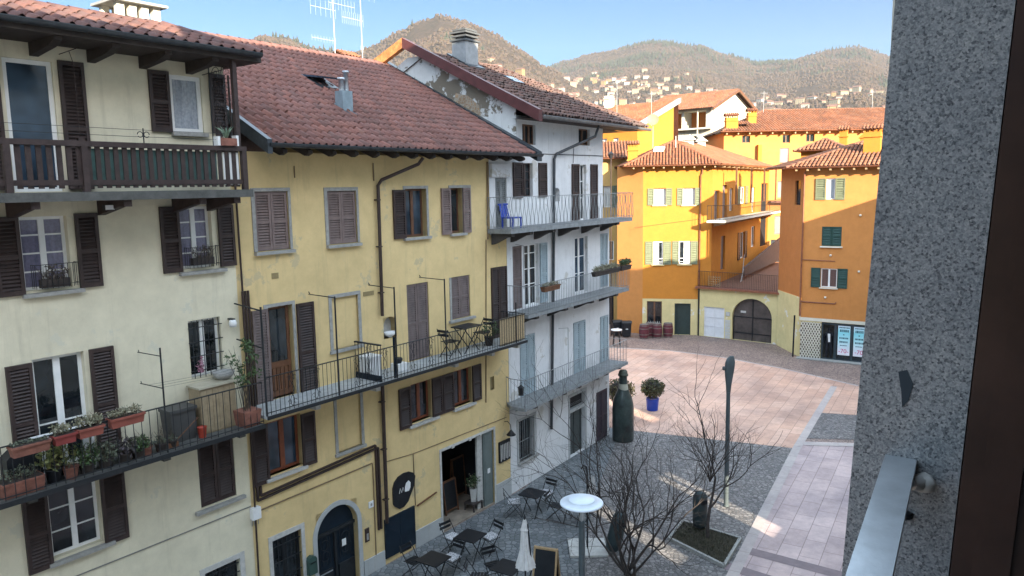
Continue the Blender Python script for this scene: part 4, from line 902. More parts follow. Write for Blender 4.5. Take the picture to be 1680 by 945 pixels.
b_ = MB(); b_.box(-1.2, 16.6, -1.15, 0, 7.36, 7.5); B = part('balcony', b_, m_pale, Cw)
q = MB(); railing(q, [(-1.15, -.02), (-1.15, -1.1), (16.5, -1.1)], 7.5, 8.45, .3, .014, top=.03); part('railing', q, m_iron, B)
for i in range(7):
    u_ = .5 + i * 2.4; q = MB(); q.prism([(-1.0, 7.36), (0, 7.36), (0, 7.0), (-.9, 7.25)], lambda a, c, t: (t, a, c), u_ - .08, u_ + .08); part('bracket', q, m_oak, B)
for i in range(4):
    u_ = 2 + i * 4.2; q = MB(); q.box(u_, u_ + .12, -1.08, -.98, 8.45, 10.95); part('balcony_post', q, m_wood, B)
q = MB(); q.prism([(3.9, 3.4), (16.5, 3.4), (16.5, 5.3), (3.9, 3.95)], lambda a, c, t: (a, t, c), -1.25, -1.1); part('stair_parapet', q, M('grey_parapet', (.11, .075, .06), .85, .2, 4), Cw)
q = MB(); q.tube([(3.9, -1.2, 3.9), (2.9, -1.25, 3.1)], .03, 5); q.tube([(4.0, -1.2, 4.9), (3.2, -1.25, 3.1)], .025, 5); part('stair_rail', q, m_lstone, Cw)

# ---- gatehouse with terrace
G = thing('gatehouse', 'low straw coloured gatehouse with arched dark gate and railed terrace', 'house', FG, (2.7, 0, GZ))
w = MB(); wall(w, 0, 5.45, GZ, 3.0, [(2.41, 5.02, GZ, 2.53, 1.3), (.45, 1.88, GZ, 1.76)]); part('wall', w, m_straw, G)
q = MB(); cx, hw = 3.715, 1.305
q.prism([(cx + hw, GZ)] + [(cx + hw * cos(pi * i / 16), 1.3 + 1.23 * sin(pi * i / 16)) for i in range(17)] + [(cx - hw, GZ)], lambda a, b, t: (a, t, b), .18, .215); gt = part('arched_gate', q, M('grey_brown_gate', (.07, .055, .05), .5, .4, 2), G)
q = MB()
for x in (cx - .02, cx - hw * .98, cx + hw * .94): q.box(x, x + .05, .14, .18, GZ, 1.3 if abs(x - cx) > .5 else 2.5)
for z in (.2, 1.25): q.box(cx - hw * .95, cx + hw * .95, .15, .18, z, z + .06)
q.box(cx - .8, cx - .45, .165, .178, 1.55, 1.68, 1); part('gate_frame', q, [m_black, m_lstone], gt)
q = MB(); q.box(.45, 1.88, .08, .12, GZ, 1.76); q.box(.45, .53, .05, .08, GZ, 1.76); q.box(1.8, 1.88, .05, .08, GZ, 1.76); q.box(1.13, 1.2, .05, .08, GZ, 1.76); q.box(.53, 1.8, .05, .08, 1.68, 1.76)
for z in (.45, 1.05): q.box(.53, 1.8, .055, .08, z, z + .06)
part('white_door', q, M('pale_grey_door', (.60, .60, .62), .5, .08), G)
q = MB(); q.box(1.98, 2.26, -.03, -.002, 1.26, 1.54); sg = part('sign_plate', q, m_stone, G); q = MB(); q.box(2.0, 2.24, -.036, -.0305, 1.28, 1.52); part('sign_face', q, m_lstone, sg)
q = MB()
for i in range(6): q.box(1.95, 2.29, -.02, 0, GZ + .02 + i * .21, GZ + .21 + i * .21)
part('stone_quoins', q, m_lstone, G)
q = MB(); q.box(-.1, 5.5, -.2, .3, 3.0, 3.1); q.box(-.12, 5.52, -.26, -.2, 2.96, 3.06, 1); tc_ = part('terrace_edge', q, [m_terra, m_copper], G)
q = MB(); q.face([loc(FG, p) for p in [Vector((12.45, 50.5, 3.07)), Vector((16.7, 47.1, 3.07)), Vector((23, 64.9, 3.07)), Vector((21.5, 64.9, 3.07)), Vector((13.25, 50.4, 3.07))]]); part('terrace_floor', q, M('brown_terrace_tiles', (.16, .085, .06), .8, .3, 4), G)
q = MB(); railing(q, [(.03, -.1), (5.4, -.1)], 3.1, 4.12, .115, .012, top=.025); part('railing', q, m_pipe, G)
q = MB()
for i in range(5): q.box(.75, 1.55, -.03, .0, 3.15 + i * .15, 3.18 + i * .15)
for i in range(6): q.box(.75 + i * .155, .78 + i * .155, -.04, -.01, 3.1, 3.85)
part('lattice_panel', q, m_oak, G)

# ---- long house behind
D = thing('long_house', 'long orange house with tiled roof closing the courtyard', 'house', FD, (3, 0, GZ))
w = MB(); wall(w, -3.9, 14, GZ, 14.05, [(-2.37, -1.7, 13.2, 13.78), (1.03, 1.66, 13.13, 13.8), (3.01, 3.7, 13.2, 13.83), (.82, 1.6, 11.47, 12.71), (.71, 1.6, 8.56, 9.96), (.54, 1.5, 5.46, 7.03), (.28, 1.3, 3.07, 5.0)]); w.face([(-3.9, 9, GZ), (-3.9, 0, GZ), (-3.9, 0, 14.05), (-3.9, 9, 14.05)]); part('wall', w, m_orange, D)
for a, b, c, d in ((-2.37, -1.7, 13.2, 13.78), (1.03, 1.66, 13.13, 13.8), (3.01, 3.7, 13.2, 13.83)): window(D, a, b, c, d, m_wood, m_glass, 2, fw=.05)
for a, b, c, d in ((.82, 1.6, 11.47, 12.71), (.71, 1.6, 8.56, 9.96), (.54, 1.5, 5.46, 7.03)): window(D, a, b, c, d, m_grey_sh, M('grey_blind_behind_glass', (.2, .19, .18), .3, .1, 3), 1, fw=.08, y=.05)
window(D, .28, 1.3, 3.07, 5.0, m_navy, None, 0, name='dark_doorway')
q = MB(); q.box(-1.1, -.8, -.35, 0, GZ, 13.0); part('pilaster', q, m_amber, D)
q = MB(); q.box(.0, 3.5, -.6, 0, 8.15, 8.3); part('ledge', q, m_terra, D)
rf = MB(); L0 = Vector((-4.3, -.6, 14.12)); L1 = Vector((15, -.6, 14.12)); tpoly(rf, [L0, L1, Vector((15, 6.2, 16.4)), Vector((1.4, 6.2, 16.4))], .235, .42, h=.085, seed=21); ridge(rf, (1.4, 6.2, 16.4), (15, 6.2, 16.4), .11); ridge(rf, (-4.25, -.6, 14.15), (1.4, 6.2, 16.4), .11)
rf.face([(1.4, 6.2, 16.39), (15, 6.2, 16.39), (15, 12, 14), (-4.3, 12, 14)], 1); rf.face([(-4.3, -.6, 14.1), (1.4, 6.2, 16.38), (-4.3, 12, 14)], 1)
roof = part('roof', rf, [m_t_org2, m_tundero], D); eave(roof, [L0 + Vector((-.05, -.07, 0)), L1])
q = MB(); q.face([(-4.3, -.6, 14.06), (15, -.6, 14.06), (15, 0, 14.04), (-4.3, 0, 14.04)]); part('soffit', q, m_wood, roof)
for i in range(16):
    x = -3.8 + i * .95; q = MB(); q.box(x - .05, x + .05, -.55, .0, 13.86, 13.98); part('rafter', q, m_oak, roof)
chimney(D, -3.7, -2.7, .1, .7, 14.2, 15.3, m_amber); chimney(D, -1.4, -.7, 1.6, 2.2, 14.7, 15.8, m_amber)
q = MB(); tiles(q, (-2.75, .3, 14.75), (-1.5, .3, 14.75), (0, 1, .35), .9, .2, .35, h=.06, prof=COPPO, jit=.006, mi=0); part('roof_dormer', q, [m_t_org2, m_tundero], roof)

# ---- corner house on the right with the shop
Rh = thing('corner_shop_house', 'orange corner house with dark green shutters over the poster shop', 'house', FR, (2.5, 0, GZ))
w = MB(); wall(w, 0, 7, 2.1, 10.7, [(1.13, 1.6, 8.88, 10.04), (.99, 2.03, 6.27, 7.36), (1.02, 1.88, 3.93, 5.0)]); part('wall', w, m_orange, Rh)
w = MB(); wall(w, 0, 7, GZ, 2.1, [(1.15, 5.8, GZ, 1.92)], y=-.015, depth=.5); part('shop_wall', w, m_straw, Rh)
w = MB(); wall(w, 0, 3.45, 3.25, 10.7, [(2.1, 2.9, 8.55, 9.95)]); fpart('side_wall', w, m_rust, Rh, FR, FRL); w = MB(); wall(w, 0, 3.45, GZ, 3.25, y=-.012); fpart('side_base', w, m_straw, Rh, FR, FRL)
q = MB(); q.box(2.1, 2.9, .1, .15, 8.55, 9.95); fpart('side_window', q, m_glass, Rh, FR, FRL)
window(Rh, 1.13, 1.6, 8.88, 10.04, m_wframe, m_lace, 1, fw=.05, y=.06, sh=[(.58, 1.11, 8.86, 10.05), (1.62, 2.12, 8.86, 10.05)], sm=m_olive_sh, pitch=.11)
window(Rh, .99, 2.03, 6.27, 7.36, m_dgreen, None, 0, sh=[(1.0, 1.5, 6.28, 7.35), (1.52, 2.02, 6.28, 7.35)], sm=m_dgreen, shy=.03, sill=(.93, 2.1, 6.26), sillm=m_pale, pitch=.11)
window(Rh, 1.02, 1.88, 3.93, 5.0, m_wframe, curtain('brown_curtain_behind_glass', (.12, .06, .05), (.05, .03, .03)), 2, fw=.05, y=.05, sh=[(.5, 1.0, 3.91, 5.02), (1.9, 2.42, 3.91, 5.02)], sm=m_dgreen, sill=(.95, 1.95, 3.92), sillm=m_pale, pitch=.11)
q = MB(); q.tube([(-.03, -.06, 10.4), (-.05, -.06, 2.2)], .05, 8); part('downpipe', q, m_copper, Rh); q = MB(); q.tube([(-.33, -.05, 2.2), (-.36, -.05, GZ)], .05, 8); part('drain_pipe', q, m_black, Rh)
q = MB(); q.tube([(0, -.04, 5.46), (1.75, -.04, 5.43)], .02, 5); q.tube([(0, -.04, 3.03), (1.85, -.04, 3.02), (1.87, -.04, 3.12)], .03, 5); part('wall_cable', q, m_terra, Rh)
for p_ in ((1.5, 5.75), (3.0, 4.9), (1.3, 3.35), (2.95, 8.0)):
    q = MB(); q.lathe([(0, -.06), (.06, -.04), (.06, .05), (0, .06)], 8, (p_[0], -.04, p_[1])); part('junction_box', q, m_pale, Rh)
q = MB(); q.box(-.06, 7, -.05, -.016, 1.94, 2.12); part('cornice', q, m_pale, Rh)
w = MB(); w.face([(9, 0, GZ), (9, 12, GZ), (9, 12, 10.6), (9, 0, 10.6)]); w.face([(9, 12, GZ), (2.2, 12, GZ), (2.2, 12, 10.6), (9, 12, 10.6)]); w.face([(2.2, 12, GZ), (2.2, 3.4, GZ), (2.2, 3.4, 10.6), (2.2, 12, 10.6)]); w.face([(2.2, 3.4, GZ), (-.3, 3.4, GZ), (-.3, 3.4, 10.6), (2.2, 3.4, 10.6)]); w.face([(2.2, 3.3, 10.6), (9, 3.3, 10.6), (9, 12, 10.6), (2.2, 12, 10.6)]); part('rear_wall', w, m_orange, Rh)
# shop front: lattice, doorway with figure, glazed doors with posters
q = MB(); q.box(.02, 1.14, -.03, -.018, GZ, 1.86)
for i in range(-8, 11, 1):
    for sg_ in (1, -1):
        a0 = .02 + i * .15; z0 = GZ; a1 = a0 + sg_ * 2.11 * .55; lo, hi = .03, 1.13
        P = [(a0 if sg_ > 0 else a0 + 1.0, z0), (a1 if sg_ > 0 else a1 + 1.0, 1.86)]
        (xa, za), (xb, zb) = P; cl = []
        for X in (lo, hi):
            if (xa - X) * (xb - X) < 0: cl.append((X, za + (zb - za) * (X - xa) / (xb - xa)))
        ins = [p_ for p_ in P if lo <= p_[0] <= hi] + cl
        if len(ins) >= 2: q.bar((ins[0][0], -.045 - .008 * sg_, ins[0][1]), (ins[1][0], -.045 - .008 * sg_, ins[1][1]), .014, .045, mi=1)
for i in range(-8, 11): pass
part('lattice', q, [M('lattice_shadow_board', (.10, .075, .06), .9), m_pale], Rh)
m_sf = M('dark_teal_shop_frame', (.035, .05, .06), .45, .2, 4)
q = MB(); q.box(1.15, 5.8, .45, .49, GZ, 1.92); part('shop_back', q, M('dim_shop_interior', (.09, .085, .08), .9, .4, 3), Rh)
q = MB()
for x0, x1 in ((1.15, 1.24), (1.84, 1.98), (2.72, 2.82), (3.48, 3.6)): q.box(x0, x1, .02, .1, GZ, 1.9)
q.box(1.24, 1.84, .02, .1, 1.8, 1.9); q.box(1.98, 2.72, .02, .1, 1.8, 1.9); q.box(2.82, 3.48, .02, .1, 1.8, 1.9); q.box(1.24, 3.48, .02, .1, GZ, GZ + .1); part('shop_frame', q, m_sf, Rh)
q = MB(); q.box(1.98, 2.72, .055, .065, GZ + .1, 1.8); q.box(2.82, 3.48, .055, .065, GZ + .1, 1.8); part('pane', q, m_glass, Rh)
q = MB(); q.box(-.1, 7, -.5, 0, GZ, GZ + .05); part('doorstep', q, m_stone, Rh)
R1 = Vector((2.5, 3.3, 12.15)); e0 = Vector((-.95, -.55, 10.68)); e1 = Vector((8, -.55, 10.68)); bk = loc(FR, FRL.at(-1.0, -.6, 10.68))
rf = MB(); tpoly(rf, [e0, e1, Vector((8, 3.3, 12.15)), R1], .22, .4, h=.075, seed=31); tpoly(rf, [bk, e0, R1], .22, .4, h=.075, seed=32); ridge(rf, e0, R1, .1); ridge(rf, R1, (8, 3.3, 12.15), .1); ridge(rf, bk, R1, .1); rf.face([R1, (8, 3.3, 12.15), (8, 7, 10.6), bk], 1)
roof = part('roof', rf, [m_t_org2, m_tundero], Rh); eave(roof, [bk, e0, e1])
q = MB(); q.face([e0 - Vector((0, 0, .06)), e1 - Vector((0, 0, .06)), (8, 0, 10.66), (-.02, 0, 10.66)]); q.face([bk - Vector((0, 0, .06)), e0 - Vector((0, 0, .06)), (-.02, 0, 10.66), loc(FR, FRL.at(-.5, 0, 10.66))]); part('soffit', q, m_wood, roof)
for i in range(11):
    x = -.4 + i * .6; q = MB(); q.box(x - .05, x + .05, -.5, 0, 10.48, 10.6); part('rafter', q, m_oak, roof)
chimney(Rh, 2.75, 3.6, 1.3, 1.9, 11.2, 12.55, m_amber)
q = MB(); q.box(2.2, 2.7, 3.6, 4.0, 11.9, 12.35); q.prism([(2.1, 12.35), (2.8, 12.35), (2.45, 12.65)], lambda a, b, t: (a, t, b), 3.55, 4.05); part('roof_vent', q, m_amber, roof)
# stair turret behind the roof
T = thing('stair_turret', 'small amber stair turret with a pyramid tiled roof behind the corner house', 'turret', FR, (-.2, 5.4, GZ))
w = MB(); wall(w, -1.25, 1.1, 5, 11.75, y=4.4); w.face([(-1.25, 7, 5), (-1.25, 4.4, 5), (-1.25, 4.4, 11.75), (-1.25, 7, 11.75)]); w.face([(1.1, 4.4, 5), (1.1, 7, 5), (1.1, 7, 11.75), (1.1, 4.4, 11.75)]); part('wall', w, m_amber, T)
rf = MB(); a, b, c, d, t_ = [Vector(p_) for p_ in ((-1.6, 4.05, 11.78), (1.45, 4.05, 11.78), (1.45, 7.2, 11.78), (-1.6, 7.2, 11.78), (-.05, 5.6, 12.5))]
tpoly(rf, [a, b, t_], .22, .38, h=.075, seed=41); tpoly(rf, [b, c, t_], .22, .38, seed=42); tpoly(rf, [d, a, t_], .22, .38, seed=43)
for p_ in (a, b): ridge(rf, p_, t_, .09)
roof = part('roof', rf, [m_t_org2, m_tundero], T); eave(roof, [d, a, b, c]); chimney(T, .55, 1.0, 6.6, 7.0, 11.5, 12.9, m_amber)

# ---- low neighbour, roof houses behind
FN = Frame(3.5, 55.2, radians(-6))
N_ = thing('low_neighbour_house', 'pale yellow house with low tiled roof left of the amber house', 'house', FN, (2, 0, GZ))
w = MB(); wall(w, -2, 5.0, GZ, 11.7, [(3.2, 3.75, 8.3, 9.8), (3.2, 3.9, 4.5, 5.9), (2.6, 3.9, GZ, 2.0)]); part('wall', w, stucco('cream_yellow_plaster', (.52, .33, .12), amount=.3, seed=13), N_)
window(N_, 3.2, 3.75, 8.3, 9.8, m_wframe, m_paleg, 1, sh=[(2.7, 3.18), (3.77, 4.2)], sm=m_olive_sh, pitch=.12); window(N_, 3.2, 3.9, 4.5, 5.9, m_wframe, m_glass, 2); window(N_, 2.6, 3.9, GZ, 2.0, m_black, None, 0, name='dark_doorway')
rf = MB(); tpoly(rf, [Vector((-2, -.5, 11.75)), Vector((5.1, -.5, 11.75)), Vector((5.1, 3.2, 13.1)), Vector((-2, 3.2, 13.1))], .22, .38, h=.07, seed=51); roof = part('roof', rf, [m_t_org2, m_tundero], N_); eave(roof, [(-2, -.57, 11.75), (5.15, -.57, 11.75)])
FF = Frame(10.4 - .8 * 9, 62 + .6 * 9, radians(-36.87))      # house with long slope, ridge end at right
F_ = thing('tiled_roof_house', 'yellow house with broad orange tiled roof rising behind the low neighbour', 'house', FF, (5, 0, GZ))
w = MB(); wall(w, 0, 8.6, GZ, 14.5, [(5.2, 5.8, 12.6, 13.7), (6.4, 6.9, 12.6, 13.7)], y=.4); w.face([(8.6, .4, GZ), (8.6, 7.2, GZ), (8.6, 7.2, 16.95), (8.6, .4, 14.7)]); part('wall', w, m_amber, F_)
window(F_, 5.2, 5.8, 12.6, 13.7, m_wframe, m_paleg, 1, y=.5); window(F_, 6.4, 6.9, 12.6, 13.7, m_wframe, m_paleg, 1, y=.5)
rf = MB(); tpoly(rf, [Vector((-1, 0, 14.65)), Vector((9, 0, 14.65)), Vector((9, 7.26, 17.06)), Vector((-1, 7.26, 17.06))], .24, .42, h=.075, seed=61); rf.face([(-1, 7.3, GZ), (9, 7.3, GZ), (9, 7.28, 17.05), (-1, 7.28, 17.05)], 1); roof = part('roof', rf, [m_t_org, m_tundero], F_)
q = MB(); q.prism([(0, 14.45), (0, 14.85), (7.26, 17.26), (7.26, 16.86)], lambda a, b, t: (t, a, b), 9.0, 9.25); part('grey_verge', q, m_stone, roof); chimney(F_, 2.2, 2.9, 6.2, 6.8, 16.4, 17.9, m_pale, False)
FE = Frame(18.7 - .766 * 7.2, 72 + .643 * 7.2, atan2(-.643, .766))   # white gabled house with loggia
E_ = thing('gabled_house', 'white gabled house with open loggia and orange roof, highest behind the courtyard', 'house', FE, (4, 0, GZ))
w = MB(); wall(w, 0, 7.2, GZ, 16.95, [(.4, 2.1, 15.05, 16.6), (2.5, 4.2, 15.05, 16.6), (4.45, 6.7, 15.05, 16.6), (5.2, 5.8, 13.4, 14.3)], depth=1.6); part('wall', w, m_pale, E_)
w = MB(); w.face([(7.2, 0, GZ), (7.2, 9.8, GZ), (7.2, 9.8, 16.95), (7.2, 4.9, 18.75), (7.2, 0, 16.95)]); part('gable_wall', w, m_pale, E_)
q = MB(); q.box(.3, 2.2, 1.58, 1.64, 13, 16.7); q.box(2.4, 6.8, 1.58, 1.64, 13, 16.7, 1); part('loggia_back', q, [m_brown2, m_rust], E_)
q = MB(); q.box(.2, 7.4, -.45, -.004, 14.88, 15.03); q.box(6.0, 6.09, -.42, -.33, 12.5, 16.7); part('loggia_slab', q, m_pale, E_)
q = MB(); q.box(7.2, 7.5, .3, 1.1, 8, 16.6); q.prism([(1.1, 12.6), (5.4, 14.6), (5.4, 14.3), (1.1, 12.3)], lambda a, b, t: (t, a, b), 7.2, 7.7); q.prism([(1.4, 15.6), (4.9, 17.0), (4.9, 16.8), (1.4, 15.4)], lambda a, b, t: (t, a, b), 7.2, 7.32); part('buttress', q, m_pale, E_)
q = MB(); q.box(7.2, 7.24, 4.3, 5.3, 16.4, 16.6); part('gable_vent', q, m_brown, E_)
rf = MB(); tpoly(rf, [Vector((-.3, -.7, 16.75)), Vector((7.7, -.7, 16.75)), Vector((7.7, 4.9, 18.85)), Vector((-.3, 4.9, 18.85))], .25, .42, h=.07, seed=71); tpoly(rf, [Vector((7.7, 10.5, 16.75)), Vector((-.3, 10.5, 16.75)), Vector((-.3, 4.9, 18.85)), Vector((7.7, 4.9, 18.85))], .25, .42, h=.07, seed=72); roof = part('roof', rf, [m_t_org2, m_tundero], E_)
q = MB()
for y0, z0, y1, z1 in ((-.7, 16.75, 4.9, 18.85), (10.5, 16.75, 4.9, 18.85)): q.prism([(y0, z0 - .25), (y0, z0 + .02), (y1, z1 + .02), (y1, z1 - .25)] if y0 < y1 else [(y0, z0 - .25), (y1, z1 - .25), (y1, z1 + .02), (y0, z0 + .02)], lambda a, b, t: (t, a, b), 7.7, 7.8)
part('verge_board', q, m_wood, roof)
# ------------------------------------------------------------------ ground
def sheet(name, poly, z, mat, kind='structure'):
    m = MB(); m.face([(x, y, z) for x, y in poly]); return single(name, m, mat, kind=kind)
m_cob = cobble('grey_blue_cobbles', (.135, .13, .13), (.265, .25, .245), (.085, .08, .08), 8)
m_cob2 = cobble('brown_porphyry_cobbles', (.26, .19, .165), (.37, .28, .24), (.14, .105, .095), 9)
m_pink = pavers('pink_granite_pavers', (.54, .345, .265), (.62, .42, .335), (.33, .22, .175), 1.0, .5, radians(-59.6), .5, .012, .7)
m_walk = pavers('mauve_granite_pavers', (.44, .35, .35), (.52, .42, .42), (.27, .21, .21), 1.1, .55, radians(-59.6), .5, .012, .7)
m_kerb = pavers('white_kerb_stones', (.42, .37, .36), (.48, .43, .41), (.27, .23, .22), 1.2, 3, radians(-59.6), .5, .01, .5)
m_terr = cobble('cafe_stone_paving', (.115, .13, .14), (.20, .215, .225), (.085, .095, .10), 6)
sheet('ground', [(-6000, -6000), (6000, -6000), (6000, 9000), (-6000, 9000)], GZ - .016, M('dull_earth', (.13, .11, .08), .9, .3, .02))
sheet('square_cobbles', [(-40, -20), (50, -20), (60, 60), (-40, 60)], GZ - .012, m_cob2)
sheet('pavement_by_trees', [(-6.2, 8), (5.0, 9.5), (5.47, 18.72), (10.68, 28.2), (3.1, 31.4), (2.1, 27.0), (.9, 22.0), (-8, 13)], GZ - .008, m_cob)
sheet('cafe_paving', [(-13.2, 6.5), (-4, 8), (1.6, 18.5), (2.6, 24), (4.5, 31.0), (3.6, 31.2), (.3, 24.75)], GZ - .004, m_terr)
far = [(2.2, 47.3), (5, 47.1), (7.11, 46.6), (9.6, 45.7), (12.2, 43.7), (14.67, 40.8), (17.1, 36.95)]
sheet('square_paving', [(3.1, 31.4), (10.68, 28.2), (15.83, 37.02)] + far[::-1], GZ - .004, m_pink)
m = MB()
for (a, b), (c, d) in zip(far, far[1:]):
    L = hypot(c - a, d - b); nx, ny = -(d - b) / L * .17, (c - a) / L * .17
    m.face([(a, b, GZ), (c, d, GZ), (c + nx, d + ny, GZ), (a + nx, b + ny, GZ)])
single('paving_border', m, m_kerb, kind='structure')
def strip(name, P, wd, z, mat):
    m = MB()
    for (a, b), (c, d) in zip(P, P[1:]):
        L = hypot(c - a, d - b); nx, ny = (d - b) / L * wd, -(c - a) / L * wd
        m.face([(a, b, z), (a + nx, b + ny, z), (c + nx, d + ny, z), (c, d, z)])
    return single(name, m, mat, kind='structure')
strip('kerb_strip', [(-3.6, 3.2), (5.47, 18.72), (10.66, 28.18), (15.83, 37.02)], .30, GZ + .004, m_kerb)
sheet('walkway', [(-3.3, 3.0), (3.5, -2), (14.5, 25), (13.6, 28.6), (11.35, 28.95), (5.7, 18.7)], GZ - .004, m_walk)
sheet('grey_patch', [(11.55, 29.3), (14.0, 28.95), (16.0, 31.8), (13.52, 32.6)], GZ, m_cob)
sheet('pale_paving_beyond', [(13.52, 32.65), (16.2, 31.9), (18.5, 36.2), (17.1, 36.9), (16.1, 37.0)], GZ - .003, m_pink)
strip('white_band', [(11.3, 28.85), (14.4, 28.45)], .4, GZ + .008, m_kerb)
strip('mauve_stripe', [(6.42, 20.30), (9.4, 18.15)], .42, GZ + .002, M('dark_mauve_stone', (.20, .155, .165), .7, .15, 4)); strip('mauve_stripe', [(5.75, 19.35), (8.6, 17.0)], .42, GZ + .002, MATS['dark_mauve_stone'])
# planting bed
bed = [(4.40, 20.75), (5.04, 21.86), (6.41, 20.66), (5.52, 19.12)]
m = MB(); m.face([(x, y, GZ + .06) for x, y in bed][::-1]); single('planting_bed', m, M('dark_soil_and_turf', (.035, .03, .02), .95, .5, 6, .6, 25), kind='structure')
m = MB()
for (a, b), (c, d) in zip(bed, bed[1:] + bed[:1]): m.bar((a, b, GZ + .035), (c, d, GZ + .035), .08, .1)
single('bed_kerb', m, m_stone, kind='structure')
g = MB(); rd = random.Random(4)
for _ in range(2600):
    u, v = rd.random(), rd.random(); x = (bed[0][0] * (1 - u) + bed[3][0] * u) * (1 - v) + (bed[1][0] * (1 - u) + bed[2][0] * u) * v; y = (bed[0][1] * (1 - u) + bed[3][1] * u) * (1 - v) + (bed[1][1] * (1 - u) + bed[2][1] * u) * v
    a = rd.uniform(0, 6.28); h = rd.uniform(.03, .09); g.face([(x, y, GZ + .06), (x + .012 * cos(a), y + .012 * sin(a), GZ + .06), (x + rd.uniform(-.04, .04), y + rd.uniform(-.04, .04), GZ + .06 + h)])
single('turf', g, foliage('dull_turf', [(.05, .05, .03), (.07, .065, .04), (.04, .045, .025)]), 'thin dull grass growing in the tree bed', 'grass', kind='stuff')

# ------------------------------------------------------------------ hills, wood and houses far off
SK1 = [(-60, .16), (-19.33, .1749), (-17.30, .1877), (-15.68, .1858), (-13.64, .1745), (-11.12, .1702), (-9.81, .1794), (-7.82, .1983), (-6.27, .2126), (-4.72, .2215), (-3.19, .2178), (-1.44, .2049), (.75, .1819), (2.95, .1563), (4.71, .137), (7.36, .113), (9.99, .085), (14, .05), (20, .02), (70, .01)]
SK2 = [(-70, .12), (-5.99, .125), (.70, .1352), (2.94, .1502), (4.28, .1556), (5.61, .1647), (7.36, .1688), (9.96, .1743), (11.89, .1727), (13.79, .1686), (15.47, .1567), (17.52, .1451), (19.52, .1464), (21.84, .1533), (24.09, .1543), (25.80, .1422), (28.1, .1253), (30.83, .115), (70, .13)]
def interp(T, a):
    if a <= T[0][0]: return T[0][1]
    for (x0, y0), (x1, y1) in zip(T, T[1:]):
        if a <= x1:
            q = (a - x0) / (x1 - x0); q = q * q * (3 - 2 * q) * .5 + q * .5; return y0 + (y1 - y0) * q
    return T[-1][1]
def hill(az, r):
    x, y = r * sin(radians(az)), r * cos(radians(az)); h = 0
    for T, R0, R in ((SK1, 260, 1750), (SK2, 300, 2900)):
        s = interp(T, az); t = (r - R0) / (R - R0)
        if t <= 0: q = 0
        elif t <= 1: q = s * R * (t ** 1.35)
        else: q = s * R * max(0, 1 - (t - 1) * 1.5)
        h = max(h, q)
    f = noise.fractal(Vector((x / 420, y / 420, 3.3)), .9, 2.1, 5)
    f2 = noise.fractal(Vector((x / 90, y / 90, 8.1)), .9, 2.1, 3)
    return h * (1 + .045 * f) + (f * 6 + f2 * 2.5) * min(1, max(0, (r - 260) / 500)) + GZ - .3 * (r < 262)
AZ = [-48 + i * .36 for i in range(270)]; RR = [255 * (3900 / 255) ** (j / 150) for j in range(151)]
m = MB(); m.grid([[(r * sin(radians(a)), r * cos(radians(a)), hill(a, r)) for a in AZ] for r in RR], 0, True)
mt, nt, b = nodes('winter_hillside'); v = coords(nt)
c = ramp(nt, nz(nt, v, .012, 8, .7), [(.36, (.07, .058, .038)), (.46, (.088, .065, .047)), (.58, (.098, .072, .054)), (.70, (.104, .082, .053))])
c = mix(nt, .55, c, ramp(nt, nz(nt, v, .09, 6, .75), [(.35, (.45, .45, .45)), (.65, (1.35, 1.3, 1.25))]), 'MULTIPLY')
nt.links.new(c, b.inputs['Base Color']); b.inputs['Roughness'].default_value = 1; b.inputs['Specular IOR Level'].default_value = 0
bump(nt, b, nz(nt, v, .12, 6, .75), 1, 9)
single('hills', m, mt, kind='structure')
# bare woods with some conifers: tufts all over the slopes
rd = random.Random(12); tv = []; tf = []; tm = []
def tuft(x, y, z, w_, h_, mi):
    n = len(tv); a = rd.uniform(0, 2)
    k = 5
    for i in range(k): tv.append((x + w_ * cos(a + i * 2 * pi / k), y + w_ * sin(a + i * 2 * pi / k), z + h_ * (.18 if mi == 0 else .05)))
    for i in range(k): tv.append((x + w_ * .8 * cos(a + .6 + i * 2 * pi / k), y + w_ * .8 * sin(a + .6 + i * 2 * pi / k), z + h_ * (.68 if mi == 0 else .35)))
    tv.append((x + rd.uniform(-.2, .2) * w_, y, z + h_))
    for i in range(k):
        j = (i + 1) % k
        tf.append((n + i, n + j, n + k + j, n + k + i)); tf.append((n + k + i, n + k + j, n + 2 * k)); tm.extend((mi, mi))
town = []
for _ in range(34000):
    az = rd.uniform(-24, 30); q = rd.random(); r = 420 + 2500 * q ** .75
    x, y = r * sin(radians(az)), r * cos(radians(az))
    con = noise.noise(Vector((x / 160, y / 160, 1.7))) + .35 * (r > 2300) + rd.uniform(-.25, .25)
    if noise.noise(Vector((x / 120, y / 120, 6.1))) > .28 and r < 2200: continue
    if con > .62: tuft(x, y, hill(az, r) - 1, rd.uniform(2.2, 3.6), rd.uniform(9, 17), 1)
    else: tuft(x, y, hill(az, r) - 1.5, rd.uniform(2.0, 3.6), rd.uniform(4, 7.5), 0)
me = bpy.data.meshes.new('hill_wood'); me.from_pydata(tv, [], tf)
def woodm(name, cols):
    m_, nt_, b_ = nodes(name); g_ = nt_.nodes.new('ShaderNodeNewGeometry')
    nt_.links.new(ramp(nt_, g_.outputs['Random Per Island'], [((i + .5) / len(cols), cc) for i, cc in enumerate(cols)]), b_.inputs['Base Color']); b_.inputs['Roughness'].default_value = 1; b_.inputs['Specular IOR Level'].default_value = 0; return m_
me.materials.append(woodm('bare_brown_trees', [(.098, .069, .052), (.088, .062, .046), (.104, .075, .056), (.082, .06, .042), (.092, .07, .046)])); me.materials.append(woodm('far_conifers', [(.05, .055, .036), (.06, .062, .042), (.046, .052, .036)]))
me.polygons.foreach_set('material_index', tm); me.update()
single('hill_wood', me, None, 'bare brown woods with dark conifers covering the hills', 'wood', kind='stuff')
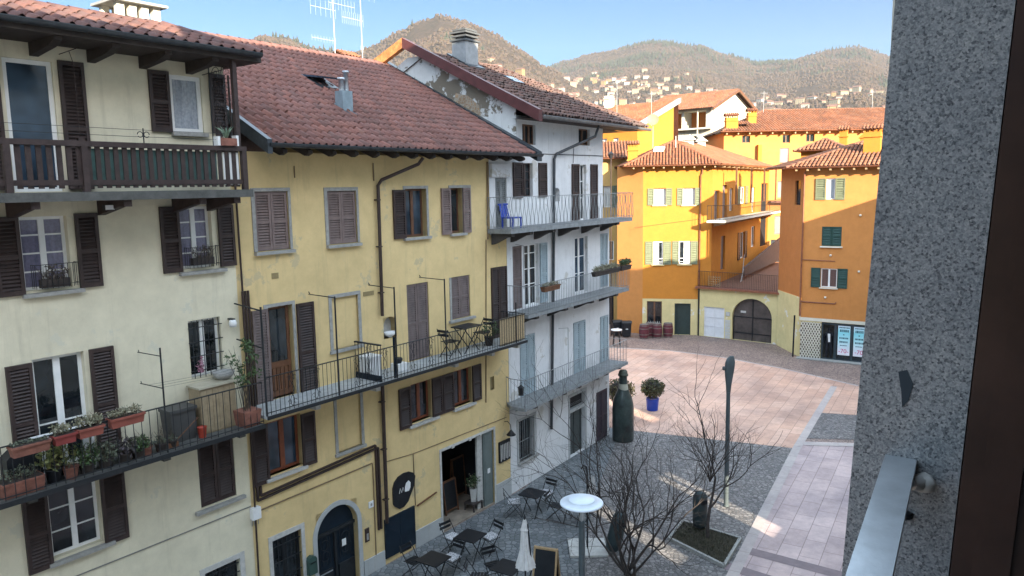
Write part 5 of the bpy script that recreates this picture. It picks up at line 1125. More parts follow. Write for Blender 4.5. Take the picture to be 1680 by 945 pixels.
# houses
m_hw = [M('far_%s_wall' % n_, c_, .85, .1, .2) for n_, c_ in (('cream', (.27, .23, .155)), ('white', (.33, .31, .26)), ('ochre', (.28, .19, .085)), ('pink', (.27, .175, .135)))]
m_hr = M('far_tile_roof', (.17, .085, .055), .9, .25, .3); m_hg = M('far_window', (.10, .10, .10), .5)
def far_house(w_, d_, h_, wm):
    q = MB(); x, y = w_ / 2, d_ / 2
    q.box(-x, x, -y, y, -4, h_); 
    for i in range(max(2, int(w_ / 3.2))):
        for j in range(max(1, int(h_ / 3))):
            xx = -x + (i + .5) * w_ / max(2, int(w_ / 3.2)); zz = 1.1 + j * 3
            q.box(xx - .55, xx + .55, -y - .05, -y, zz, zz + 1.4, 2)
    q.prism([(-y - .7, h_), (y + .7, h_), (0, h_ + d_ * .24)], lambda a, b_, t: (t, a, b_), -x - .6, x + .6, 1)
    return q.mesh('hillside_house', [wm, m_hr, m_hg])
HM = {}
for ci, cn in enumerate(('cream', 'white', 'ochre', 'pink')): HM[cn] = [far_house(rd.uniform(7, 15), rd.uniform(7, 10), rd.choice((5, 6, 7, 8.5, 10)), m_hw[ci]) for _ in range(4)]
cnt = 0; tries = 0; spots = []
while cnt < 300 and tries < 30000:
    tries += 1
    zone = rd.random()
    if zone < .70: az = rd.uniform(3, 27.5); r = rd.uniform(520, 1750)
    elif zone < .88: az = rd.gauss(8, 2.2); r = rd.gauss(1900, 120)
    else: az = rd.uniform(-2, 6); r = rd.uniform(700, 1350)
    x, y = r * sin(radians(az)), r * cos(radians(az))
    if noise.noise(Vector((x / 140, y / 140, 4.2))) < -.3: continue
    if any(abs(x - a) < 12 and abs(y - b_) < 12 for a, b_ in spots): continue
    spots.append((x, y)); cnt += 1
    cn = rd.choices(('cream', 'white', 'ochre', 'pink'), (5, 4, 1.3, .7))[0]
    o = bpy.data.objects.new('hillside_house', rd.choice(HM[cn])); COL.objects.link(o)
    o.location = (x, y, hill(az, r) - .3); o.rotation_euler = (0, 0, rd.uniform(-.7, .7) - radians(az))
    props(o, 'small far %s house with a tiled roof among bare trees on the hillside' % cn, 'house', '%s houses on the hillside' % cn)

# winter air over the valley
m_h = bpy.data.materials.new('valley_air'); m_h.use_nodes = True; nt = m_h.node_tree; nt.nodes.clear(); o_ = nt.nodes.new('ShaderNodeOutputMaterial'); pv = nt.nodes.new('ShaderNodeVolumePrincipled')
pv.inputs['Color'].default_value = (.86, .91, 1, 1); pv.inputs['Density'].default_value = .00006; pv.inputs['Anisotropy'].default_value = 0; nt.links.new(pv.outputs[0], o_.inputs['Volume'])
HZ = single('haze', MB().box(-3500, 3500, -120, 4300, GZ - 1.3, 760), m_h, kind='stuff')

# ------------------------------------------------------------------ the building the picture is taken from
FK = Frame(-.2413, .178, YA + pi)
K = thing('granite_window_house', 'tall house whose speckled granite window jamb closes the right edge', 'house', FK, (0, 0, GZ))
m_kw = stucco('grey_beige_plaster', (.66, .62, .54), amount=.3, seed=21)
# (s0, s1, height): unseen roof line, stepped to shape the shadow it casts; x = -s
lit = [(18.1, 19.0, 1.95, 3.7), (22.3, 23.1, 4.7, 6.6), (14.3, 15.0, 2.5, 4.3)]       # added through-openings, front and back, to throw sun patches on the square
dx, dz = 12 * .432 / .902, 12 / .902 * math.tan(radians(18))
cam = (-1.62, 1.02, 8.85, 12.35)
q = MB()
for s0, s1, hh in ((-9, 1.9, 17.5), (1.9, 13.4, 20.9), (13.4, 18, 18.7), (18, 34.2, 13.2), (34.2, 37.2, 12.2), (37.2, 46, 11.6)):
    F = [(-b_, -a, c, d) for a, b_, c, d in lit if s0 < a < s1]; Bk = [(-(b_ - dx), -(a - dx), c + dz, d + dz) for a, b_, c, d in lit if s0 < a - dx < s1]
    if s0 < 0: pass
    hs = F[:]
    # storeys of windows facing the street
    wins = []
    for fl in range(int(hh / 3.1)):
        z = .9 + fl * 3.1
        s = s0 + 1.2
        while s < s1 - 1.6:
            h_ = (-s - 1.0, -s, z, z + 1.6)
            if not (h_[0] < 1.6 and h_[1] > -2.2 and 7 < z < 14) and not any(h_[0] < f_[1] + .2 and h_[1] > f_[0] - .2 for f_ in F): wins.append(h_)
            s += 2.6
    if s0 < 1 < s1 or s0 < .5: hs = hs + [(max(cam[0], -s1), min(cam[1], -s0), cam[2], cam[3])]
    wall(q, -s1, -s0, GZ, hh, hs + wins, depth=.2)
    for h_ in wins: q.face([(h_[0], .2, h_[2]), (h_[1], .2, h_[2]), (h_[1], .2, h_[3]), (h_[0], .2, h_[3])], 1)
    t = MB(); wall(t, -s1, -s0, GZ, hh, Bk, y=12, depth=.05); q.grid
    n = len(q.v); q.v += t.v; q.f += [tuple(i + n for i in f_) for f_ in t.f]; q.m += t.m; q.sm += t.sm
    q.face([(-s1, -.4, hh), (-s0, -.4, hh), (-s0, 12.3, hh), (-s1, 12.3, hh)], 2); q.face([(-s1, -.4, hh + .2), (-s0, -.4, hh + .2), (-s0, 12.3, hh + .2), (-s1, 12.3, hh + .2)], 2)
    q.face([(-s1, -.4, hh), (-s0, -.4, hh), (-s0, -.4, hh + .2), (-s1, -.4, hh + .2)], 2)
for s_, z in ((-9, 17.5), (46, 11.6), (1.9, 20.9), (13.4, 20.9), (18, 18.7), (34.2, 13.2), (37.2, 12.2)):
    z0 = {1.9: 17.5, 13.4: 18.7, 18: 13.2, 34.2: 12.2, 37.2: 11.6}.get(s_, GZ)
    q.face([(-s_, 0, z0), (-s_, 12, z0), (-s_, 12, z), (-s_, 0, z)])
part('wall', q, [m_kw, m_glass, m_tunder], K)
# room behind the window
q = MB(); q.box(-4, 3.5, .42, 4.5, 8.9, 12.5); o = part('room', q, M('dim_room_wall', (.25, .22, .18), .9), K)
o.data.polygons[2].select = False
bm_v = [p_ for p_ in o.data.polygons]
q = MB(); q.face([(-4, .42, 8.6), (3.5, .42, 8.6), (3.5, 4.5, 8.6), (-4, 4.5, 8.6)]); q.face([(-4, .42, 12.6), (3.5, .42, 12.6), (3.5, 4.5, 12.6), (-4, 4.5, 12.6)]); q.face([(-4, 4.5, 8.6), (3.5, 4.5, 8.6), (3.5, 4.5, 12.6), (-4, 4.5, 12.6)]); q.face([(-4, .42, 8.6), (-4, 4.5, 8.6), (-4, 4.5, 12.6), (-4, .42, 12.6)]); q.face([(3.5, .42, 8.6), (3.5, 4.5, 8.6), (3.5, 4.5, 12.6), (3.5, .42, 12.6)])
o.data = q.mesh('room', MATS['dim_room_wall'])
# granite jamb (a touch out of plumb), sill, wooden frame, rail
def lean(v): return (v[0], v[1] + .0095 + .0437 * (v[2] - 9.9), v[2])
q = MB(); q.box(-1.66, -1.5, .003, .180, 8.5, 12.6); q.v = [lean(v) for v in q.v]; jamb = part('granite_jamb', q, m_granite, K)
q = MB(); q.prism([(.086, 9.555), (.100, 9.56), (.112, 9.535), (.108, 9.505), (.098, 9.49), (.094, 9.52)], lambda a, b_, t: lean((t, a - .02, b_)), -1.4995, -1.4985); part('dark_stain', q, M('dark_stain', (.03, .04, .05), .8), jamb)
q = MB(); q.box(-1.5, .9, -.06, .42, 8.8, 8.95); q.box(.9, 1.06, -.025, .3, 8.5, 12.6); q.box(-1.66, 1.06, -.025, .3, 12.3, 12.6); part('granite_surround', q, m_granite, K)
q = MB(); q.box(-1.62, -1.50, .182, .215, 8.95, 12.3); q.box(-1.62, -1.475, .215, .30, 8.95, 12.3); q.box(-1.475, -1.462, .225, .27, 8.95, 12.3); q.box(-1.475, -1.45, .30, .42, 8.95, 12.3)
q.v = [lean(v) for v in q.v]; part('window_frame', q, M('dark_varnished_wood', (.042, .021, .015), .3, .3, 6), K)
q = MB(); q.bar((-1.51, .071, 9.39), (-.95, .122, 9.39), .052, .012); q.bar((-.95, .122, 9.39), (.95, .27, 9.39), .052, .012); q.bar((-1.51, .071, 9.375), (-.95, .122, 9.375), .044, .02); rl = part('window_rail', q, m_steel, K)
q = MB(); q.tube([(-1.5, .112, 9.36), (-1.465, .108, 9.365), (-1.44, .10, 9.37)], [.016, .014, .010], 8); q.lathe([(0, -.012), (.02, -.01), (.022, .006), (.012, .014), (0, .015)], 10, (-1.478, .112, 9.362)); part('rail_bracket', q, m_lstone, rl)
q = MB(); q.lathe([(0, -.008), (.012, -.006), (.013, .004), (0, .008)], 8, (-1.497, .085, 9.29)); part('bolt_hole', q, m_black, jamb)

# ------------------------------------------------------------------ light, sky, camera
SUNAZ, SUNEL = 28, 18                         # degrees: behind the camera, to its right
sv = Vector((sin(radians(SUNAZ)) * cos(radians(SUNEL)), -cos(radians(SUNAZ)) * cos(radians(SUNEL)), sin(radians(SUNEL))))
L = bpy.data.lights.new('sun', 'SUN'); L.energy = 2.0; L.angle = radians(.5); L.color = (1, .88, .68)
lo = bpy.data.objects.new('sun', L); COL.objects.link(lo); lo.rotation_euler = sv.to_track_quat('Z', 'Y').to_euler()
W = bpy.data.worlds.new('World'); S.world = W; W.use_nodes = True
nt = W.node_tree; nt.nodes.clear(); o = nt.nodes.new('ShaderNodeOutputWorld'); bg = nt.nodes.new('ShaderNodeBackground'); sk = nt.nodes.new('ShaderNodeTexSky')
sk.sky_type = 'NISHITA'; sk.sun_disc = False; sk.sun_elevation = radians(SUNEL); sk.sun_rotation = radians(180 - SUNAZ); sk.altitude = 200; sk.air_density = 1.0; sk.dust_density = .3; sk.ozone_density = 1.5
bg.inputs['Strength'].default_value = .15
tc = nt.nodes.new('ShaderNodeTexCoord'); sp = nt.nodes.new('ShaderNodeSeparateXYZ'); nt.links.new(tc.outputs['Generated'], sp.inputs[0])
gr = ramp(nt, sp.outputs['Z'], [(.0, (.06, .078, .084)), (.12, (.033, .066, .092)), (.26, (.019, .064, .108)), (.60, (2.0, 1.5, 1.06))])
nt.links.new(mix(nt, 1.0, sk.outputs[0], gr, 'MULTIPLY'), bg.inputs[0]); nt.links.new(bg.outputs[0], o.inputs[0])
cd = bpy.data.cameras.new('camera'); cd.sensor_fit = 'HORIZONTAL'; cd.sensor_width = 36; cd.lens = 1250 / 1680 * 36; cd.clip_start = .02; cd.clip_end = 20000
co = bpy.data.objects.new('camera', cd); COL.objects.link(co)
pt, rl_ = radians(7.5966), radians(.98366)
fwd = Vector((0, cos(pt), -sin(pt))); r0 = Vector((1, 0, 0)); dn = Vector((0, -sin(pt), -cos(pt)))
rt = cos(rl_) * r0 + sin(rl_) * dn; dw = -sin(rl_) * r0 + cos(rl_) * dn
co.matrix_world = Matrix(((rt.x, -dw.x, -fwd.x, 0), (rt.y, -dw.y, -fwd.y, 0), (rt.z, -dw.z, -fwd.z, 9.9), (0, 0, 0, 1)))
S.camera = co
S.view_settings.view_transform = 'Standard'; S.view_settings.look = 'None'; S.view_settings.gamma = 1; S.view_settings.exposure = 3.2
S.cycles.max_bounces = 6; S.cycles.diffuse_bounces = 3; S.cycles.glossy_bounces = 3; S.cycles.use_denoising = True
try: S.cycles.denoiser = 'OPENIMAGEDENOISE'
except Exception: pass
S.cycles.sample_clamp_indirect = 6
# ------------------------------------------------------------------ things on the balconies
CB = 4.985
def planter(label, x0, x1, z0, z1, y0, y1, pm, plant, n, hh, fr=FY, mat=None, name='flower_box', rd=random, size=.03):
    t = thing(name, label, 'planter', fr, ((x0 + x1) / 2, (y0 + y1) / 2, z0))
    q = MB(); e = .025
    q.prism([(x0 + e, y0 + e), (x1 - e, y0 + e), (x1 - e, y1 - e), (x0 + e, y1 - e)], lambda a, b, c: ((a - (x0 + x1) / 2) * (1 + .12 * c) + (x0 + x1) / 2, (b - (y0 + y1) / 2) * (1 + .2 * c) + (y0 + y1) / 2, z0 + (z1 - z0) * c), 0, .86)
    q.box(x0 - .01, x1 + .01, y0 - .01, y1 + .01, z1 - .05, z1 - .012); q.box(x0 + .015, x1 - .015, y0 + .015, y1 - .015, z1 - .012, z1 - .008, 1)
    part('box', q, [mat or m_terra, m_soffit], t)
    if n:
        q = MB(); c = ((x0 + x1) / 2, (y0 + y1) / 2, z1)
        q.stems(c, int(n * .25), hh, ((x1 - x0) * .45, (y1 - y0) * .35), .005, 1, .5)
        for i in range(max(1, int((x1 - x0) / .14))):
            xx = x0 + (i + .5) * .14; q.leaves((xx, c[1], z1 + hh * .4), (.11, (y1 - y0) * .6, hh * .6 * R_(.6, 1.15)), int(n * .14 / max(.14, x1 - x0) * 4), size, 0, .1)
        part('plants', q, [plant, m_stem], t)
    return t
planter('long terracotta box with sparse growth hung leftmost on the lower balcony rail', 4.70, 5.28, 5.68, 5.87, -1.0, -.8, 0, m_leafg, 30, .06)
planter('dark red box with pale dry plants beside the long terracotta box on the rail', 5.34, 5.70, 5.70, 5.88, -1.0, -.8, 0, m_dry, 90, .2, mat=M('dark_red_plastic', (.22, .045, .04), .5))
planter('red brown box with the tallest dry plants in front of the balcony door', 5.73, 6.16, 5.71, 5.89, -1.0, -.8, 0, m_dry, 110, .26, mat=M('red_brown_plastic', (.25, .075, .055), .5))
planter('red brown box standing alone on the rail left of the washing line post', 6.28, 6.89, 5.74, 5.93, -1.0, -.8, 0, m_dry, 110, .17, mat=MATS['red_brown_plastic'])
planter('large ribbed terracotta trough on the floor at the left of the lower balcony', 4.56, 5.2, CB, 5.25, -.84, -.5, 0, m_leafg, 60, .22)
t = thing('potted_shrub', 'yellow green shrub in a dark pot behind the lower balcony railing', 'plant', FY, (5.42, -.62, CB))
q = MB(); q.lathe([(.10, 0), (.14, .22), (.15, .24), (.12, .22), (0, .2)], 12, (5.42, -.62, CB)); part('pot', q, m_black, t)
q = MB(); q.stems((5.42, -.62, 5.2), 12, .3, (.1, .1), .006, 1); q.leaves((5.45, -.66, 5.45), (.36, .22, .24), 260, .05, 0, .15); part('foliage', q, [m_leaf2, m_stem], t)
t = thing('potted_shrub', 'small terracotta pot between the yellow green shrub and the dark bushy plants', 'plant', FY, (5.66, -.7, CB)); q = MB(); q.lathe([(.09, 0), (.13, .2), (.145, .22), (.11, .2), (0, .19)], 12, (5.66, -.7, CB)); part('pot', q, m_terra, t); q = MB(); q.leaves((5.66, -.7, 5.28), (.12, .1, .1), 40, .03, 0, .1); part('foliage', q, m_leafg, t)
for i, (x, s_, hh, lm, lb) in enumerate(((5.95, .2, .42, m_leaf, 'dark green bushy plant left of the greyish ones on the lower balcony'), (6.28, .22, .36, m_leafg, 'greyish bushy plant in the middle of the plant row on the lower balcony'), (6.62, .2, .3, foliage('purple_grey_leaves', [(.09, .075, .09), (.12, .10, .11), (.07, .07, .06)]), 'purple grey plant under the lone red brown rail box'), (6.88, .16, .26, m_leaf, 'small green plant at the right of the purple grey plant'))):
    t = thing('potted_shrub', lb, 'plant', FY, (x, -.66, CB)); q = MB(); q.lathe([(.1, 0), (.13, .16), (.14, .18), (0, .16)], 12, (x, -.66, CB)); part('pot', q, m_soffit, t)
    q = MB(); q.stems((x, -.66, CB + .15), 14, hh + .12, (.12, .1), .005, 1, .6); q.leaves((x, -.68, CB + .15 + hh * .45), (s_ * 1.25, .24, hh * .6), 260, .042, 0, .1); part('foliage', q, [lm, m_stem], t)
for x, hh, lb in ((7.02, .3, 'spiky plant in a small pot left of the washing line post foot'), (7.3, .42, 'thin dry stems in a pot at the foot of the washing line post'), (7.52, .22, 'low pot of withered plants just right of the washing line post')):
    t = thing('potted_plant', lb, 'plant', FY, (x, -.68, CB)); q = MB(); q.lathe([(.08, 0), (.11, .15), (.12, .17), (0, .15)], 12, (x, -.68, CB)); part('pot', q, m_terra if x < 7.2 else m_soffit, t)
    q = MB(); q.stems((x, -.68, CB + .14), 16, hh, (.06, .06), .005, 1, .8); q.leaves((x, -.68, CB + .22), (.13, .12, .12), 45, .035, 0, .1); part('foliage', q, [m_leafg, m_stem], t)
t = thing('covered_crate', 'black covered crate behind the trough on the lower balcony', 'crate', FY, (5.2, -.3, CB)); q = MB(); q.prism([(4.8, CB), (5.72, CB), (5.68, 5.58), (5.5, 5.66), (4.95, 5.62), (4.8, 5.5)], lambda a, b, c: (a, c, b), -.42, -.12); part('body', q, m_black, t)
t = thing('white_table', 'small white table with a pale top behind the rail boxes', 'table', FY, (5.75, -.3, CB)); q = MB(); q.box(5.3, 6.2, -.55, -.1, 5.68, 5.71); part('table_top', q, m_whitep, t)
for a, b in ((5.34, -.5), (6.16, -.5), (5.34, -.14), (6.16, -.14)): q = MB(); q.box(a - .02, a + .02, b - .02, b + .02, CB, 5.68); part('leg', q, m_whitep, t)
t = thing('storage_chest', 'dark grey storage chest on the lower balcony beside the light wooden cabinet', 'chest', FY, (7.9, -.3, CB)); q = MB(); q.prism([(7.68, CB), (8.14, CB), (8.17, 5.58), (7.63, 5.58)], lambda a, b, c: (a, c, b), -.5, -.12); part('body', q, M('dark_grey_plastic', (.06, .06, .06), .5), t); q = MB(); q.box(7.61, 8.19, -.53, -.1, 5.59, 5.65); part('lid', q, M('dark_grey_plastic', (.06, .06, .06), .5), t)
t = thing('plant_pot', 'empty red plastic pot between the dark chest and the cabinet', 'pot', FY, (8.22, -.55, CB)); q = MB(); q.lathe([(.07, 0), (.09, .2), (.1, .22), (.08, .2), (0, .05)], 12, (8.22, -.6, CB)); part('pot', q, M('bright_red_plastic', (.36, .05, .03), .5), t)
single('broom', MB().tube([(7.55, -.72, CB + .1), (8.15, -.6, 5.42)], .012, 5).box(7.42, 7.62, -.76, -.68, CB + .02, CB + .12), m_wood, 'wooden broom leaning across the dark chest', 'broom', FY)
t = thing('cabinet', 'light wooden cabinet with plank front under the barred window', 'cabinet', FY, (8.7, -.25, CB)); q = MB(); q.box(8.3, 9.1, -.48, -.06, CB, 5.93)
for i in range(6): q.box(8.31 + i * .132, 8.435 + i * .132, -.492, -.48, CB + .03, 5.9)
part('body', q, M('pale_plank_wood', (.30, .235, .15), .7, .2, 6), t); q = MB(); q.box(8.26, 9.14, -.52, -.04, 5.93, 5.97); part('top', q, M('bleached_wood', (.42, .38, .29), .7), t)
t = thing('bowl_planter', 'round grey bowl planter standing on the wooden cabinet', 'planter', FY, (9.0, -.25, 5.97)); q = MB(); q.lathe([(.1, 0), (.2, .08), (.23, .17), (.2, .17), (.17, .1), (0, .09)], 16, (9.0, -.25, 5.97)); part('bowl', q, m_stone, t)
t = thing('potted_oleander', 'tall thin leafed shrub in a square terracotta pot at the house boundary', 'plant', FY, (9.2, -.7, CB)); q = MB()
q.prism([(-.17, -.17), (.17, -.17), (.17, .17), (-.17, .17)], lambda a, b, c: (9.22 + a * (1 + .25 * c), -.68 + b * (1 + .25 * c), CB + .34 * c), 0, 1); part('pot', q, m_terra, t)
q = MB(); q.stems((9.22, -.68, CB + .3), 14, 1.5, (.1, .1), .009, 1, .35)
for i in range(9): q.leaves((9.22 + R_(-.28, .25), -.68 + R_(-.2, .2), CB + R_(1.0, 1.75)), (.16, .15, .16), 30, .055, 0, .1)
part('foliage', q, [m_leaf, m_stem], t)
single('pink_cloth', MB().leaves((8.62, -.05, 6.32), (.09, .035, .17), 60, .05, 0, .2, seed=3), M('pink_cloth', (.40, .20, .26), .9, .4, 20), 'small pink cloth tied to the bars of the cream house window', 'cloth', FY)
for x, z in ((5.95, 8.55), (8.8, 8.68)):
    t = thing('window_plant', 'dry trailing plant in the window guard ' + ('nearer the left edge' if x < 7 else 'under the downpipe side window of the cream house'), 'plant', FY, (x, -.1, z - .25))
    q = MB(); q.stems((x, -.1, z - .22), 40, .36, (.2, .04), .006, 0, .9); q.leaves((x, -.12, z), (.26, .1, .17), 90, .035, 1, .1); part('foliage', q, [m_stem, foliage('dry_brown_leaves', [(.10, .075, .06), (.07, .06, .05), (.13, .10, .08)])], t); q = MB(); q.box(x - .24, x + .24, -.15, -.04, z - .27, z - .12); part('box', q, m_soffit, t)
t = thing('aloe_pot', 'terracotta box with a spiky aloe on the end of the wooden balcony rail', 'plant', FY, (8.95, -.98, 10.78)); q = MB(); q.box(8.78, 9.12, -1.08, -.9, 10.785, 10.93); part('pot', q, m_terra, t)
q = MB()
for i in range(16):
    a = R_(0, 6.28); l = R_(.14, .26); r_ = R_(.3, .9); p = Vector((8.95, -.99, 10.92)); q.tube([p, p + Vector((cos(a) * l * r_ * .5, sin(a) * l * r_ * .5, l * .7)), p + Vector((cos(a) * l * r_, sin(a) * l * r_, l))], [.018, .014, .002], 4)
part('foliage', q, M('aloe_green', (.14, .20, .14), .5), t)
single('white_crate', MB().box(8.72, 8.775, -1.05, -.9, 10.785, 10.96).box(9.125, 9.18, -1.05, -.9, 10.785, 10.99).box(8.775, 9.125, -.895, -.88, 10.785, 10.93), m_whitep, 'small white rack round the aloe pot on the wooden rail', 'rack', FY)
# yellow house
YB = 5.15
t = thing('water_tank', 'white plastic tank on the long balcony beside the iron gate', 'tank', FY, (13.05, -.35, YB)); q = MB(); q.box(12.9, 13.28, -.5, -.12, YB, 5.66); part('body', q, m_whitep, t); q = MB(); q.box(12.88, 13.3, -.52, -.1, 5.66, 5.71); part('lid', q, m_whitep, t)
t = thing('balcony_table', 'black folding table on the long balcony under the closed window', 'table', FY, (16.75, -.45, YB)); q = MB(); q.box(16.35, 17.15, -.72, -.2, 5.88, 5.91); part('table_top', q, m_black, t)
for y in (-.65, -.27):
    for a, b in ((16.42, 17.08), (17.08, 16.42)): part('leg', MB().bar((a, y, YB), (b, y, 5.88), .022), m_iron, t)
def chair_parts(t, mat):
    """folding slatted chair, local frame: sitter faces +x"""
    w_ = .2
    q = MB()
    for i in range(5): q.box(-.19 + i * .082, -.125 + i * .082, -w_, w_, .435, .45)
    part('seat', q, mat, t, True)
    q = MB()
    for z in (.66, .77): q.bar((-.25 - (z - .45) * .22, -w_, z), (-.25 - (z - .45) * .22, w_, z), .015, .075)
    part('backrest', q, mat, t, True)
    for s_ in (-1, 1):
        y = s_ * (w_ - .005); part('leg', MB().bar((.24, y, 0), (-.335, y, .83), .02, .014), m_iron, t, True); part('leg', MB().bar((-.27, y * .92, 0), (.19, y * .92, .44), .02, .014), m_iron, t, True)
    part('stretcher', MB().bar((-.2, -w_, .08), (-.2, w_, .08), .014), m_iron, t, True)
ch0 = thing('folding_chair', 'black folding chair on the long balcony left of the black table', 'chair', WORLD, (0, 0, 0), 'black folding chairs'); chair_parts(ch0, m_black)
def at_fr(fr, x, y, z): return fr.at(x, y, z)
ch0.location = FY.at(15.98, -.5, YB); ch0.rotation_euler = (0, 0, FY.a)
dup(ch0, FY.at(17.5, -.45, YB), FY.a + pi, 'black folding chair on the long balcony right of the black table', 'black folding chairs')
t = thing('balcony_pot', 'dark pot on a white crate beside the closed balcony door', 'pot', FY, (14.0, -.4, YB)); q = MB(); q.box(13.85, 14.2, -.55, -.25, YB, 5.34); part('crate', q, m_whitep, t); q = MB(); q.lathe([(.08, 0), (.12, .1), (.11, .14), (0, .12)], 12, (14.0, -.4, 5.34)); part('pot', q, m_black, t)
t = thing('balcony_plant', 'green bushy plant in a pot beside the reed screen of the long balcony', 'plant', FY, (18.05, -.45, YB)); q = MB(); q.lathe([(.1, 0), (.15, .25), (.16, .27), (0, .24)], 12, (17.75, -.5, YB)); part('pot', q, m_soffit, t); q = MB(); q.leaves((17.85, -.5, 5.62), (.28, .25, .3), 160, .05, 0, .2); part('foliage', q, m_leaf, t)
def wallbox(name, label, cat, x0, x1, z0, z1, th, mat, fr=FY, y=-.003): 
    return single(name, MB().box(x0, x1, y - th, y, z0, z1), mat, label, cat, fr)
t = thing('cable_box', 'white cable box on the boundary of the cream and yellow houses', 'box', FY, (9.68, 0, 2.55)); q = MB(); q.box(9.57, 9.78, -.13, -.003, 2.57, 2.84); part('body', q, m_whitep, t); q = MB()
for i in range(4): q.tube([(9.59 + i * .05, -.06, 2.57), (9.58 + i * .055, -.05, 2.42)], .01, 4)
part('cable_ends', q, m_stone, t)
t = thing('meter_plate', 'small white plate on the yellow wall right of the arched door', 'plate', FY, (13.18, 0, 1.55)); q = MB(); q.box(13.1, 13.26, -.03, -.003, 1.55, 1.72); part('plate', q, m_whitep, t); q = MB(); q.box(13.15, 13.21, -.034, -.0305, 1.6, 1.67); part('mark', q, m_stone, t)
t = thing('bell_panel', 'brown doorbell panel beside the arched door', 'doorbell', FY, (13.0, 0, .67)); q = MB(); q.box(12.93, 13.07, -.03, -.003, .67, 1.04); part('plate', q, m_pipe, t); q = MB(); q.box(12.965, 13.035, -.036, -.0305, .72, .9); part('buttons', q, m_stone, t)
t = thing('mailbox', 'dark green mailbox with a rounded top left of the arched door', 'mailbox', FY, (11.13, 0, .6)); q = MB(); q.prism([(11.01, .61), (11.25, .61), (11.25, .99), (11.21, 1.05), (11.13, 1.08), (11.05, 1.05), (11.01, .99)], lambda a, b, c: (a, c, b), -.14, -.004); part('body', q, M('mailbox_green', (.035, .07, .06), .4), t); q = MB(); q.box(11.05, 11.21, -.146, -.1405, .9, .93); part('slot', q, m_black, t)
t = thing('notice_board', 'dark notice board with pale vertical strips right of the shop door', 'sign', FY, (19.08, 0, 1.0)); q = MB(); q.box(18.74, 19.32, -.06, -.004, 1.03, 1.72); part('board', q, m_black, t)
for i in range(6): q = MB(); q.box(18.79 + i * .086, 18.83 + i * .086, -.066, -.0605, 1.08 + .04 * (i % 2), 1.62); part('strip', q, m_lstone, t)
t = thing('wall_lamp', 'black gooseneck lamp above the notice board', 'lamp', FY, (19.1, 0, 1.9)); q = MB(); q.tube([(19.1, 0, 2.32), (19.1, -.12, 2.36), (19.1, -.24, 2.26), (19.1, -.26, 2.08)], .012, 6); part('arm', q, m_iron, t); q = MB(); q.lathe([(.02, .12), (.05, .08), (.15, -.04), (.15, -.06), (.0, .02)], 14, (19.1, -.26, 1.98)); part('lamp_shade', q, m_black, t)
# in the shop door
def aboard(name, label, fr, org, w_, h_, d_, rot=0, legs=True, marks=3):
    t = thing(name, label, 'chalkboard', fr, org, rot=rot)
    for s_, nm in ((-1, 'board'), (1, 'rear_board')):
        q = MB(); B = lambda a, z, o=0: (a, s_ * (d_ / 2 * (1 - z / h_) + .01 + o), z)
        q.prism([(-w_ / 2 + .05, .14), (w_ / 2 - .05, .14), (w_ / 2 - .05, h_ - .05), (-w_ / 2 + .05, h_ - .05)], lambda a, z, o: B(a, z, o), 0, .012); p_ = part(nm, q, m_black, t, True)
        q = MB()
        for a in (-w_ / 2 + .02, w_ / 2 - .02): q.bar(B(a, 0, .006), B(a, h_, .006), .045, .03)
        for z in (.12, h_ - .03): q.bar(B(-w_ / 2, z, .006), B(w_ / 2, z, .006), .03, .045)
        part('frame', q, m_wood if fr is FY else m_oak, p_)
        if s_ < 0:
            q = MB(); rd = random.Random(5)
            for i in range(marks):
                z = h_ * (.85 - i * .17); x = -w_ * .32
                while x < w_ * .3:
                    l = rd.uniform(.02, .07); q.bar(B(x, z + rd.uniform(-.01, .01), -.003), B(x + l, z + rd.uniform(-.01, .012), -.003), .006, .012); x += l + .02
            part('chalk_marks', q, m_stone, p_)
    return t
aboard('chalkboard', 'brown framed chalkboard standing inside the shop doorway', FY, (17.12, .75, GZ + .04), .62, 1.05, .25, 0, marks=1)
aboard('chalkboard', 'dark chalkboard with chalk writing half hidden behind the shop flowers', FY, (18.2, 1.3, GZ + .04), .6, 1.35, .2, 0)
t = thing('flower_pot_stand', 'tall white pot of pale flowers on a dark stool in the shop door', 'plant', FY, (17.72, .25, GZ + .04)); q = MB(); q.lathe([(.10, 0), (.15, .42), (.16, .44), (.13, .42), (0, .4)], 4, (17.72, .25, GZ + .3), smooth=False); part('pot', q, m_lstone, t)
q = MB(); q.stems((17.72, .25, .45), 20, .4, (.08, .08), .005, 1, .7); q.leaves((17.72, .22, .72), (.34, .25, .22), 170, .045, 0, .15); q.leaves((17.72, .2, .74), (.32, .25, .22), 60, .03, 2, .3); part('flowers', q, [m_leaf, m_stem, m_dry], t)
q = MB(); q.box(17.5, 17.95, .05, .45, GZ + .26, GZ + .3); part('stool_top', q, m_soffit, t)
for a, b in ((17.52, .07), (17.93, .07), (17.52, .43), (17.93, .43)): part('leg', MB().box(a - .018, a + .018, b - .018, b + .018, GZ + .04, GZ + .26), m_soffit, t)
